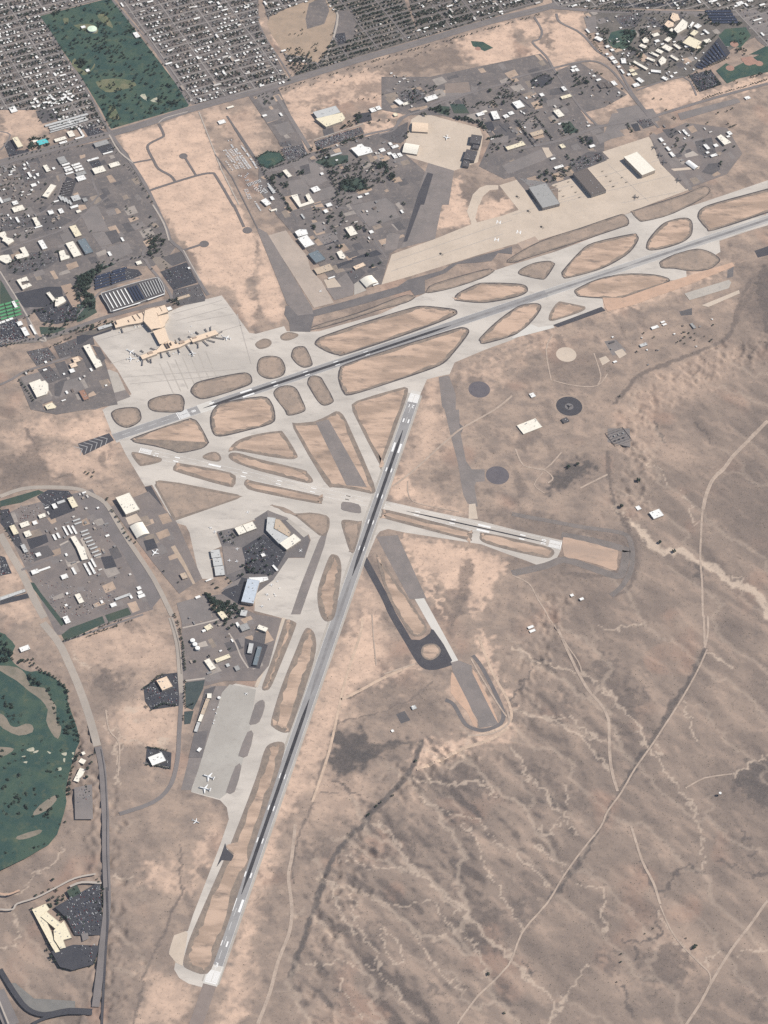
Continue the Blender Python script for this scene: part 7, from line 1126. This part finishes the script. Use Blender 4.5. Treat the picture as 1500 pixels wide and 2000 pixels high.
# golf courses
tfill('00:230,95 600,0 655,-5 1115,600 1100,625 650,755 590,640 480,460 440,400 250,130', 5, 3.5, 7); tline('00:240,110 440,400|00:660,0 1110,600', 26, 3, 5, 8, .6)
tfill('00:560,50 640,60 640,100 560,90|00:280,60 400,20 440,60 300,90|00:440,350 500,345 520,380 480,400|00:840,360 900,400 890,450 850,420|00:720,160 790,170 800,220 740,210|00:600,640 680,620 720,700 650,730|00:900,620 1000,580 1060,600 940,680|00:560,240 700,260 720,320 540,300', 22, 3, 6)
tspot('00:455,365 470,350 490,360 480,380 500,375', 8); tspot('00:455,372 475,365 492,372 485,390 470,392 465,355', 8)
tfill('03:0,110 60,180 80,270 0,290|03:90,270 200,265 200,310 120,310|03:10,460 60,480 80,560 140,590 110,640 60,640 20,560|03:160,340 240,400 230,440 180,420|03:350,630 390,600 450,650 440,760 380,720', 45, 3.5, 6); tline('03:200,310 330,380 390,430 400,560 440,660 470,760 460,800|03:280,420 310,520 330,600 360,660|03:270,640 320,720|03:460,800 420,900 400,1060', 13, 3, 6, 5)
tfill('03:0,700 440,760 420,1000 300,1200 0,1200', 7, 3.5, 6.5); tfill('04:0,0 330,0 250,200 0,290', 3.5, 3, 5); tline('04:400,0 330,50 260,150 120,200 20,290', 18, 3, 5, 4); tspot('03:240,1145 285,1150 80,1100 70,1110 300,1100', 6)
# airport terminal grounds
tfill('01:450,420 600,345 680,345 620,380 545,440 545,480 500,520 560,540 570,610 510,620 450,560 430,480', 55, 4, 7); tline('01:400,520 130,680|01:230,790 560,700 660,680|01:240,780 520,640|01:560,340 850,310 900,400', 20, 3, 5.5, 6, .8); tfill('01:560,700 660,680 660,700 400,770 250,800|01:250,690 440,660 460,690 280,740', 28, 3, 5.5); tfill('01:860,200 980,200 900,320 870,300|01:990,560 1050,540 1050,600 1010,600', 40, 4, 6); tfill('01:400,270 560,140 0,420 60,470', 3, 3, 5)
tfill('C:380,50 640,0 960,-40 960,130 660,190', 9, 3, 5); tline('C:0,470 300,400 450,360|C:210,840 420,1120|C:290,780 440,740|C:600,470 760,390 870,340|C:900,300 1300,200', 15, 3, 5, 3); tfill('B:330,560 560,540 700,640 450,770 80,800 60,700', 9, 3, 5.5); tfill('B:0,0 560,0 700,270 0,500', 5, 2.5, 4.5); tfill('A:0,780 230,740 280,960 700,940 640,1200 0,1200', 7, 2.5, 4.5); tfill('A:320,430 560,400 580,530 340,560', 38, 4, 7); tfill('A:420,100 640,60 700,190 440,230', 14, 3, 5); tline('A:0,770 330,680 700,590 1080,480|A:110,660 700,520 1280,370', 22, 2.5, 4, 3, .7); tline('A:1070,0 1130,150 1260,330', 14, 3, 5, 4); tline('A:1260,400 1500,780', 30, 2.5, 4, 6, .6)
tline('01:730,0 870,190 940,280 1010,430|00:760,980 900,1200', 16, 2.5, 4.5, 5, .8); tfill('01:850,180 960,170 950,240 860,260', 34, 3, 5.5); tfill('01:830,0 930,120 930,180 880,150', 10, 3, 5)
# boulevard and the base
tline('p:500,190 700,130 900,72 1060,28', 20, 2.5, 4.5, 4, .75); tline('p:500,168 700,108 840,68', 16, 2.5, 4.5, 3, .8); tline('10:110,540 450,480 760,380 1020,300 1180,240|10:560,600 760,555', 22, 2, 3.6, 10, .7); tspot('10:330,280 350,300 345,265 360,260 350,290 285,75 270,180 200,205 230,200 250,210 270,200 355,300', 4); tfill('10:180,290 300,280 360,380 250,440 180,380', 40, 3, 5); tfill('10:30,560 110,570 100,610 40,620', 40, 3, 5)
tfill('K:640,540 720,560 720,660 660,650|K:730,530 790,540 800,590 740,590|K:760,640 860,650 860,710 780,700|K:970,510 1050,500 1060,550 990,570', 75, 4, 6); tline('K:470,340 550,480 590,560 680,680 780,800 900,990', 12, 3, 5, 3); tfill('K:770,800 830,830 900,980 860,990', 60, 3.5, 5); tline('K:480,350 620,280 780,290 820,380 620,470 500,430|K:590,500 800,430 950,390 1130,300', 13, 3, 5, 3)
tfill('J:620,730 760,700 900,760 840,950 760,900|J:1010,640 1290,560 1300,600 1020,680|J:840,960 900,980 960,1080 900,1090|J:1150,310 1340,330 1350,430 1180,430|J:950,480 1130,380 1190,440 960,510', 32, 3.5, 6); tline('J:1000,660 1270,570|J:880,730 740,760', 11, 3.5, 5, 3); tfill('L:380,0 800,-60 1200,60 1220,200 900,300 560,380 480,420 500,300', 22, 3.5, 6); tline('L:560,230 800,140 880,280|L:660,330 890,290|L:540,380 480,420', 12, 3.5, 6, 4); tfill('L:960,0 1130,-20 1130,80 1000,60|L:1130,160 1220,130 1230,200 1150,200|L:560,220 660,190 720,240 560,330', 55, 4, 7)
tfill('L:380,590 600,570 590,640 400,650|L:410,660 530,660 530,700 420,700|L:700,700 860,720 880,820 820,800 740,760|L:580,790 680,800 680,880 600,880|L:130,700 280,720 280,820 200,770', 34, 3.5, 6); tspot('L:470,740 480,760 505,800 720,890 755,880 280,890 580,690 610,640 600,680 720,700 1165,625 1320,480 1300,470 1020,690 1040,690 890,1080 880,1060 450,1000 580,985 535,975 1035,1170', 5.5); tfill('L:220,510 330,520 320,630 250,640|L:620,380 720,390 690,500 630,510|L:470,430 620,420 630,500 500,520', 26, 3, 5); tspot('M:950,350 1005,490 1095,455 515,280 640,262 520,375 545,400', 6)
tfill('N:585,315 620,300 720,290 740,330 720,360 640,350|N:770,340 830,320 830,400 780,400|N:880,390 960,410 1120,450 1130,490 1000,460 900,430|N:1140,460 1200,450 1260,560 1200,560', 70, 4, 7); tfill('N:240,130 560,0 700,60 500,200 400,240 280,200', 16, 3, 5.5); tline('N:0,460 0,461|N:340,260 740,150|N:840,250 960,290|N:990,210 1040,300 1010,280', 14, 3, 5, 4); tspot('N:500,380 545,400 530,390 120,460 345,600 300,640 330,660 1280,670 1440,640 1290,105 1300,120 1380,290 1350,240', 5.5); tline('N:1280,672 1440,638|O:200,910 370,875|O:290,440 560,400|O:60,500 250,480|O:640,640 810,590|O:690,260 780,180 900,150 960,210 840,300 700,290', 12, 3.5, 5.5, 3)
tfill('O:470,180 600,330 560,470 260,520 230,460|O:560,680 720,650 830,760 740,800 600,740|O:0,480 280,440 290,560 0,560|O:860,520 700,480 730,540 840,560|O:240,930 360,970 330,1050 160,1110', 14, 3, 5.5); tspot('O:105,270 110,260 215,345 230,350 380,500 320,1030 190,1110 775,940 600,1060 455,945 410,710 760,780 850,770 640,850 870,840 770,520 810,510 830,515 970,710 1060,540 1140,510 780,445 825,470 1005,155 1300,385 550,915 580,920 1120,1110 1370,260 1350,245', 6); tline('O:530,700 740,990|O:750,650 850,770|O:870,820 955,920|O:1030,810 1090,890|O:1180,300 1390,240|O:1290,320 1390,290', 11, 3, 5, 1); tfill('O:1050,740 1160,700 1200,780 1260,810 1240,860 1110,860', 32, 4, 6); tfill('O:1220,910 1390,860 1420,960 1340,1000 1280,960', 30, 4, 6); tfill('P:490,520 640,480 690,540 640,640 560,600|P:700,480 860,470 950,420 940,510 780,540|P:640,540 900,560 640,660', 24, 4, 6.5); tfill('P:970,130 1180,90 1180,210 1120,210|P:860,330 1300,270 1340,370 980,480', 11, 3, 5.5)
tspot('S:735,270 780,290 725,315 740,350 750,125 770,140 915,220 925,215 1145,190 1390,200 980,360 770,440 780,460 800,400 1110,400 1460,465 1360,505 1350,510 1310,650 1300,660 1300,690 665,35 1440,20 1380,50 1270,75 490,310 210,200 265,290', 5); tline('S:215,205 270,300|S:1415,235 1500,200|S:790,360 820,410|S:830,550 890,450 910,440', 9, 3, 5, 2); tline('R:740,1165 900,1110 1100,1055 1270,1005 1500,935|R:640,660 910,400|R:780,790 1060,680|R:570,890 690,1090|R:640,970 780,930|R:740,1060 960,990', 13, 3, 5, 2); tfill('R:560,880 830,820 960,990 690,1090', 16, 3, 5)
tfill('R:870,270 1160,260 1210,300 880,310|R:220,330 330,320 440,400 420,470 350,440|R:430,510 520,470 540,560 640,580 640,610 540,590|R:640,660 730,480 800,460 750,560|R:1120,570 1200,560 1250,600 1220,660 1130,620|R:680,170 780,160 860,290 760,300|R:0,330 120,360 130,480 0,500', 40, 3.5, 6); tfill('Q:280,350 420,330 420,380 380,560 340,420|Q:580,380 720,330 740,420 640,560 590,480|Q:640,560 860,560 880,660 740,680', 34, 4, 6.5); tfill('Q:700,130 1340,150 1440,300 1300,700 1000,900 700,800 400,560', 8, 3, 5); tline('Q:310,120 820,140|Q:180,110 730,100|Q:170,400 340,640', 12, 3, 5, 3); tfill('Q:0,850 180,930 170,980 0,1020|Q:240,850 340,830 340,880 260,890|Q:1160,370 1210,380 1200,470 1130,440', 36, 3.5, 5.5); tspot('Q:105,1105 230,1030 320,1075 420,1075 565,1135 1030,1170 940,1160', 5.5); tfill('R:1280,340 1320,420 1210,520 1000,520 980,470', 10, 3.5, 5); tfill('R:1020,980 1100,930 1200,940 1400,850 1460,820 1480,860 1300,930 1100,990', 20, 3, 5)
# airfield west side
tspot('F:50,165 60,150 110,290 130,300 170,365 160,360 200,420 245,500 265,550 300,605 335,635 385,665 720,1000 890,1130', 4.5); tfill('G:0,960 60,980 160,1050 400,1080 480,1150 400,1200 100,1200 60,1060', 60, 4, 6.5); tspot('G:265,785 300,830 145,895 95,850 400,750 440,745 520,465 590,490 665,465 795,515 505,610 555,585 725,640 690,580 600,570 680,410 570,410 320,275 350,300 240,345 290,330 335,370 650,320 445,640', 5); tfill('G:480,650 620,640 780,700 760,740 500,730', 42, 3, 5.5); tline('G:190,250 240,350', 8, 3, 4.5, 1); tfill('H:360,70 460,80 500,150 760,230 740,340 620,420 480,260 440,180', 46, 4, 6.5); tline('H:0,300 60,450 100,620 130,980', 9, 3, 4.5, 2); tspot('H:595,425 640,470 690,430 495,405 410,800 240,860 655,710', 5)
tline('E:0,250 60,500 180,690|03:370,160 830,20|Y:745,915 960,850 1200,740 1500,640', 13, 2.5, 4, 3, .6); tline('Y:1020,865 1390,730', 8, 2, 3.2, 2); tline('U:0,400 170,260 240,215|U:20,600 90,640 240,570 400,600', 9, 3, 4.5, 2); tline('U:490,300 480,500 500,620 600,560|U:470,660 470,790', 9, 2.5, 4, 2); tline('03:860,780 1000,800|03:855,880 1005,905', 8, 2.5, 4, 2); tspot('U:600,75 610,80', 4)
tfill('V:500,320 760,240 780,330 640,430 560,400|V:780,240 900,170 950,240 840,330|V:540,880 640,960 680,1010 600,1090 570,1000|V:640,480 800,450 820,600 660,580', 34, 3, 5.5); tline('V:780,560 1200,560|V:700,1130 850,1160 1100,1090 1170,880|V:1130,60 1200,230 1190,540|V:420,290 700,170|V:380,450 560,830 640,960', 13, 3, 5, 4, .75); tfill('V:780,330 1180,170 1190,700 880,740', 13, 2.5, 4.5); tspot('V:165,240 215,228 660,225 620,100', 4.5); tspot('X:480,1090 600,1075 1030,605 1015,715 1070,540 1055,465 1110,430 160,1010', 5); tline('X:960,790 960,950|X:1010,790 1000,940', 10, 2, 3.5, 3)
# shrubs of the mesa
tspot('22:865,775 950,825 740,415 330,340 385,325 640,570', 7); tspot('02:500,370 520,375 540,395 515,380 550,370', 4); tspot('13:935,860 800,1060 730,1105 705,1125 660,1170 655,1180', 4.5); tspot('24:1075,745 1065,755', 6); tspot('24:1020,695 640,785 640,830 615,950 830,635 780,665', 3.2); tspot('T:980,305 1050,310 1120,310 1075,360 1000,360 960,395 915,415 1000,430 1120,390 1235,345 1300,400 520,310 640,360 440,530 240,1050 1335,215', 4); tspot('14:1360,900 1455,1130', 5)
TREES = [t_ for t_ in TREES if t_[2] > 0]
order = sorted(range(len(TREES)), key=lambda i: -TREES[i][2]/math.hypot(TREES[i][1], CAM_H)); ind = set(order[:290])
cm = [mesh('crown', v, f) for v, f in CROWNS]
tk = MB().tube([(0, 0, -.2), (.03, 0, .45), (0, .03, .95)], [.075, .05, .03], 7)
for a in (0.4, 2.5, 4.6): tk.tube([(0, 0, .5), (math.cos(a)*.22, math.sin(a)*.22, .8), (math.cos(a)*.42, math.sin(a)*.42, 1.0)], [.035, .024, .012], 5)
tm_ = mesh('trunk', tk.V, tk.F)
AV, AF, nb = [], [], 0; rr = random.Random(5)
def region_of(x, y):
    best = min(PLACES, key=lambda p: math.hypot(x-p[0][0], y-p[0][1])); return best[1]
PLACES = [(W(a)[0], b) for a, b in (('p:230,130', 'on the north golf course'), ('p:60,1430', 'on the golf course at the left edge'), ('p:170,530', 'round the car parks above the terminal'), ('p:40,500', 'in the commercial streets at the left edge'), ('p:120,300', 'along the boulevard at upper left'), ('p:540,320', 'round the lawn left of the base'), ('p:690,340', 'in the housing rows of the base'), ('p:640,460', 'by the big white hangar of the base'), ('p:860,220', 'north of the north apron'), ('p:980,230', 'among the white halls of the base'), ('p:1080,340', 'between the dark hangars'), ('p:1330,270', 'east of the military ramp'), ('p:1250,90', 'on the campus'), ('p:1430,130', 'by the sports fields'), ('p:440,1180', 'south of the dark hangar court'), ('p:480,1090', 'in the dark hangar court'), ('p:140,1080', 'round the equipment yard'), ('p:330,1330', 'round the black car park of the peach block'), ('p:130,1800', 'round the big cream factory'), ('p:1300,1150', 'on the open mesa'), ('p:1250,1900', 'in the gullies at lower right'), ('p:1330,700', 'on the mesa compound'), ('p:720,100', 'in the leafy suburb'), ('p:60,60', 'in the suburb left of the golf course'), ('p:450,80', 'in the suburb right of the golf course'), ('p:900,30', 'in the suburb at the top'))]
for i, (x, y, r_) in enumerate(TREES):
    k = rr.randrange(6); a = rr.uniform(0, 6.28); z = hgt(x, y)+top(x, y); sz = rr.uniform(.75, 1.15)
    if i in ind:
        wh = region_of(x, y); t = thing('tree', 'dark green rounded tree '+wh, 'tree', (x, y, z), a, 'trees '+wh); t.scale = (r_, r_, r_*sz)
        link('trunk', tm_, BARK, t); link('crown', cm[k], LEAF, t)
    else:
        ca, sa = math.cos(a)*r_, math.sin(a)*r_; v = CROWNS[k][0][:130]; AV.append(np.stack([x+v[:, 0]*ca-v[:, 1]*sa, y+v[:, 0]*sa+v[:, 1]*ca, z+v[:, 2]*r_*sz], 1)); AF.append(np.array(CROWNS[k][1][:104])+nb); nb += len(v)
AV = np.concatenate(AV); AF = np.concatenate(AF)
me = bpy.data.meshes.new('distant_trees'); me.vertices.add(len(AV)); me.vertices.foreach_set('co', AV.ravel().astype(np.float32)); me.loops.add(AF.size); me.loops.foreach_set('vertex_index', AF.ravel().astype(np.int32)); me.polygons.add(len(AF)); me.polygons.foreach_set('loop_start', np.arange(0, AF.size, 3, dtype=np.int32)); me.update(calc_edges=True)
link('distant_trees', me, LEAF, kind='stuff')
# ------------------------------------------------------------------ parked vehicles
PAINT = [plain('car_white', (.74, .74, .72), .4), plain('car_silver', (.42, .43, .44), .4), plain('car_dark', (.05, .05, .055), .4), plain('car_red', (.25, .045, .04), .4), plain('car_blue', (.07, .10, .18), .4)]
def car_geo(L=4.6, w_=1.85, h_=1.45):
    q = MB(); q.box(-L/2, L/2, -w_/2, w_/2, .25, .85); V = [(-L*.38, -w_*.46, .85), (L*.2, -w_*.46, .85), (L*.2, w_*.46, .85), (-L*.38, w_*.46, .85), (-L*.28, -w_*.4, h_), (L*.06, -w_*.4, h_), (L*.06, w_*.4, h_), (-L*.28, w_*.4, h_)]
    q.add(V, [(4, 5, 6, 7), (0, 1, 5, 4), (1, 2, 6, 5), (2, 3, 7, 6), (3, 0, 4, 7)]); return q
CG = car_geo(); CARS = []; CFM = [0]*6+[0, 1, 1, 1, 1]
carm = []
for p_ in PAINT: m_ = mesh('car_body', CG.V, CG.F); m_.materials.append(p_); m_.materials.append(CANOPY); m_.polygons.foreach_set('material_index', np.array(CFM, dtype=np.int32)); carm.append(m_)
def cars(st, fill, where, ang=0, rowgap=8.2, rnd=0):
    P_ = W(st); a = E_ANG+math.radians(ang); u, v = np.array([math.cos(a), math.sin(a)]), np.array([-math.sin(a), math.cos(a)]); U = [(np.array(p)@u, np.array(p)@v) for p in P_]; r = random.Random(st)
    vv = min(b for _, b in U)+3; n_ = 0
    while vv < max(b for _, b in U):
        uu = min(a_ for a_, _ in U); run = r.random()
        while uu < max(a_ for a_, _ in U):
            if r.random() < .04: run = r.random()
            q = u*uu+v*vv
            if r.random() < .45*fill*(1.5 if run < fill else .35) and inside(q, P_) and all(np.linalg.norm(q-b[0]) > b[1]*.7+3 for b in BSPOT if abs(q[0]-b[0][0]) < 90): CARS.append((float(q[0]), float(q[1]), a+math.pi/2+(math.pi if r.random() < .5 else 0)+(r.uniform(-1.5, 1.5) if rnd else 0), r.choice((0, 0, 1, 1, 2, 2, 2, 2, 3, 4)), where))
            uu += 2.75
        vv += rowgap if n_ % 2 else 5.3; n_ += 1
for st, f, wh, an in (('V:780,330 1170,170 1190,560 1170,740 880,740 790,560', .55, 'the black car park right of the cream factory', 0), ('V:850,900 1120,860 1080,1060 860,1120', .35, 'the lot south of the cream factory', 0), ('U:20,400 230,230 400,220 410,580 100,620 30,540', .5, 'the black car park round the peach roofed block', -5), ('X:900,830 1070,810 1080,1000 890,1010', .4, 'the golf clubhouse car park', 0), ('03:870,790 990,810 990,890 865,870', .4, 'the small lot round the white building', 0), ('U:730,420 830,380 640,860 600,880', .3, 'the strip beside the long thin terminal', 48),
                     ('G:460,430 690,280 930,480 800,720 500,700', .42, 'the dark hangar court', 15), ('G:220,920 420,800 470,1040 300,1040', .12, 'the black lot beside the pale blue hangar', 0), ('H:640,150 760,190 640,280', .4, 'the court south of the pale blue hangar', 0), ('C:0,190 200,150 320,360 0,460', .85, 'the packed car park at the left edge', 0), ('I:385,190 680,85 800,305 540,390', .35, 'the black car park right of the garage', 0), ('I:540,410 830,340 880,470 600,580', .35, 'the lot between garage and apron', 0), ('C:320,520 560,480 640,590 440,680', .6, 'the lot west of the cargo building', 0), ('C:640,460 870,380 980,560 720,590', .3, 'the lot north of the cargo building', 0), ('C:460,740 590,700 700,830 570,880|'[:-1], .35, 'the lot by the freight building', 0),
                     ('E:20,290 100,270 200,560 300,800 190,680', .3, 'the yard by the west road', 0), ('E:440,120 560,50 790,60 860,130 560,330', .35, 'the black part of the equipment yard', 0), ('E:200,230 460,200 480,400 240,420', .4, 'the reddish equipment yard', 30), ('Y:440,180 680,220 1000,300 1340,300 1400,420 1240,560 820,640 640,560', .28, 'the south equipment yard', 20), ('E:0,830 60,850 130,1010 0,1040', .7, 'the lot left of the pale road', 0), ('E:250,800 400,760 430,880 280,890', .5, 'the corner lot of the equipment yard', 40), ('E:900,400 1250,380 1330,780 1150,800', .1, 'the shade roof yard', 0),
                     ('J:680,640 1060,520 1230,475 1260,540 720,735', .75, 'the long car park below the laboratory', 0), ('J:300,730 540,675 600,790 390,870', .8, 'the square lot beside the lawn', 0), ('J:270,655 400,640 410,690 300,695', .5, 'the little lot above the square lot', 0), ('N:240,140 440,90 540,180 300,230', .55, 'the lots north of the road bend', 0), ('N:60,640 280,580 300,700 180,700', .2, 'the dark lot beside the arched hangars', 0), ('O:720,220 890,170 940,230 740,290', .12, 'the tree ringed lot', 0), ('P:340,600 640,650 620,700 460,680', .5, 'the yard above the grey hangar', 0), ('P:930,400 1130,300 1270,290 1330,370 1000,500', .6, 'the yard above the brown hangar', 0), ('S:310,150 500,130 510,200 400,230', .6, 'the lot by the ramp road', 0), ('S:1010,410 1200,360 1250,540 1100,570', .2, 'the lot among the white buildings', 0),
                     ('R:590,890 830,830 940,980 710,1060', .7, 'the lot south of the solar fan', 0), ('Q:480,200 790,150 720,310 590,320', .5, 'the lot in the road loop', 0), ('Q:840,200 930,210 1030,310 950,320', .6, 'the lot left of the laboratory', 0), ('Q:440,60 1180,20 1320,0 1300,60 700,85', .25, 'the lots along the far avenue', 0), ('R:1180,130 1340,120 1480,200 1400,370', .1, 'the lot at the right edge', 0), ('A:60,490 190,560 320,570 110,640', .6, 'the lot round the yellow office', 0), ('A:1050,710 1150,680 1190,760 1110,780', .6, 'the black lot by the white canopy', 0), ('A:1140,530 1290,490 1320,550 1200,590', .5, 'the lot south of the grey warehouse', 0), ('A:970,290 1080,260 1210,350 1040,390', .5, 'the lot at the boulevard corner', 0), ('A:200,750 430,700 530,880 300,930', .2, 'the oval lot', 0), ('B:340,570 560,550 680,640 450,760', .4, 'the lot south of the white office', 0), ('B:0,140 380,130 400,240 0,310', .3, 'the lot above the avenue', 0), ('B:80,660 390,610 420,760 120,790', .4, 'the lot in the commercial block', 0), ('C:400,30 640,0 950,-30 950,120 660,180 480,150', .5, 'the hotel car park', 0), ('10:460,205 515,195 525,245 480,260', .5, 'the park lot', 0), ('M:700,540 850,510 900,560 800,650', .3, 'the lot by the arched hangar', 0), ('L:300,860 490,810 530,890 380,940', .2, 'the brown parking court', 0), ('G:180,230 340,190 390,380 210,370', .3, 'the lot left of the twin hangars', 0), ('D:200,10 400,-40 700,-70 760,-20 400,90 230,140', .5, 'the solar car park', 0)): cars(st, f, wh, an)
CARS.sort(key=lambda c: c[1]); cb = MB(); ci = []
for i, (x, y, a, k, wh) in enumerate(CARS):
    if i < 290:
        o = link('parked_car', carm[k], None, label='parked %s car on %s' % (('white', 'silver', 'dark', 'red', 'blue')[k], wh), category='car', group='%s cars parked on %s' % (('white', 'silver', 'dark', 'red', 'blue')[k], wh)); o.location = (x, y, top(x, y)+.03); o.rotation_euler.z = a
    else:
        ca, sa = math.cos(a), math.sin(a); cb.add([(x+p[0]*ca-p[1]*sa, y+p[0]*sa+p[1]*ca, p[2]+top(x, y)+.03) for p in CG.V], CG.F); ci += [k if q == 0 else 5 for q in CFM]
co = cb.build('distant_parked_cars', PAINT[0], kind='stuff')
for m_ in PAINT[1:]+[CANOPY]: co.data.materials.append(m_)
co.data.polygons.foreach_set('material_index', np.array(ci, dtype=np.int32)); co.data.update()
# campers and trailers of the storage yard
cg = MB(); cg.box(-4.2, 4.2, -1.3, 1.3, .5, 3.1).box(-3.9, 2.6, -1.1, 1.1, 3.1, 3.4).box(4.2, 5.4, -.25, .25, .5, .75)
for x_ in (-1.2, .2):
    for y_ in (-1.2, 1.2): cg.tube([(x_, y_-.15, .38), (x_, y_+.15, .38)], [.38, .38], 8)
cmesh = mesh('camper', cg.V, cg.F); cmesh.materials.append(PAINT[0]); r = random.Random(3)
for st, gap, nr in (('K:190,200 215,240', 5, 1), ('K:225,255 300,350 400,490', 6, 2), ('K:310,215 450,410 490,480', 4.5, 1), ('K:165,265 230,340 330,500', 9, 2), ('K:100,270 200,400 260,500', 10, 2), ('K:120,160 260,130', 14, 1), ('K:110,370 220,520', 13, 1), ('K:280,560 350,580 400,520', 9, 1), ('K:360,620 410,610', 6, 1), ('K:390,680 570,620', 7, 2), ('K:350,730 400,850', 10, 2), ('K:440,700 560,780', 12, 2), ('K:620,660 700,750', 4.5, 1), ('K:470,870 540,980', 6, 1), ('K:520,690 600,780', 10, 2), ('K:640,960 740,980', 9, 1)):
    P_ = W(st)
    for a, b in zip(P_[:-1], P_[1:]):
        a, b = np.array(a), np.array(b); n_ = max(1, int(np.linalg.norm(b-a)/gap)); t_ = (b-a)/np.linalg.norm(b-a); nn = np.array([-t_[1], t_[0]])
        for i in range(n_):
            for j in range(nr):
                if r.random() < .85:
                    p = a+(b-a)*(i+r.uniform(-.2, .2))/n_+nn*j*11; o = link('camper', cmesh, None, label='white camper parked in the vehicle storage yard', category='camper', group='campers in the storage yard'); o.location = (*p, top(*p)); o.rotation_euler.z = math.atan2(nn[1], nn[0])+r.uniform(-.15, .15)

# saltbush of the mesa
rb = np.random.default_rng(41); n_ = 60000; bx = rb.uniform(-1900, 1800, n_); by = rb.uniform(3850, 7900, n_); bi = ((bx-GX0)/GS).astype(int)+4; bj = ((by-GY0)/GS).astype(int)+5
keep = rb.random(n_) < (.10+.55*MASK['scrub'][bj, bi]+.10*(1-MASK['warm'][bj, bi]))*(1-.8*MASK['sand'][bj, bi]); bx, by = bx[keep], by[keep]
keep = np.array([top(x, y) == 0 for x, y in zip(bx, by)], bool) if len(bx) else keep; bx, by = bx[keep], by[keep]; nb_ = len(bx); br = rb.uniform(.9, 2.3, nb_); bz = np.array([hgt(x, y) for x, y in zip(bx, by)]); th = np.arange(6)*math.pi/3
ring = np.stack([bx[:, None]+np.cos(th)*br[:, None]*rb.uniform(.7, 1.2, (nb_, 6)), by[:, None]+np.sin(th)*br[:, None]*rb.uniform(.7, 1.2, (nb_, 6)), np.repeat(bz[:, None]-.1, 6, 1)], -1); tip = np.stack([bx, by, bz+br*.8], -1)[:, None]
sv = np.concatenate([ring, tip], 1).reshape(-1, 3); sf = (np.stack([np.arange(6), (np.arange(6)+1) % 6, np.full(6, 6)], -1)[None]+7*np.arange(nb_)[:, None, None]).reshape(-1, 3)
me = bpy.data.meshes.new('shrubs'); me.vertices.add(len(sv)); me.vertices.foreach_set('co', sv.ravel().astype(np.float32)); me.loops.add(sf.size); me.loops.foreach_set('vertex_index', sf.ravel().astype(np.int32)); me.polygons.add(len(sf)); me.polygons.foreach_set('loop_start', np.arange(0, sf.size, 3, dtype=np.int32)); me.update(calc_edges=True)
link('shrubs', me, mat('saltbush', (.085, .082, .066), (.12, .108, .085), .2, .95), kind='stuff')
# ------------------------------------------------------------------ air
hz = MB(); hz.box(-25000, 25000, -15000, 35000, -25, CAM_H+250)
hm = bpy.data.materials.new('haze_air'); hm.use_nodes = True; hn = hm.node_tree.nodes; hn.remove(hn['Principled BSDF'])
pv = hn.new('ShaderNodeVolumePrincipled'); pv.inputs['Color'].default_value = (.82, .84, .92, 1); pv.inputs['Density'].default_value = 0.55e-5; pv.inputs['Anisotropy'].default_value = 0.0
hm.node_tree.links.new(pv.outputs[0], hn['Material Output'].inputs['Volume'])
hz.build('haze', hm, kind='stuff')
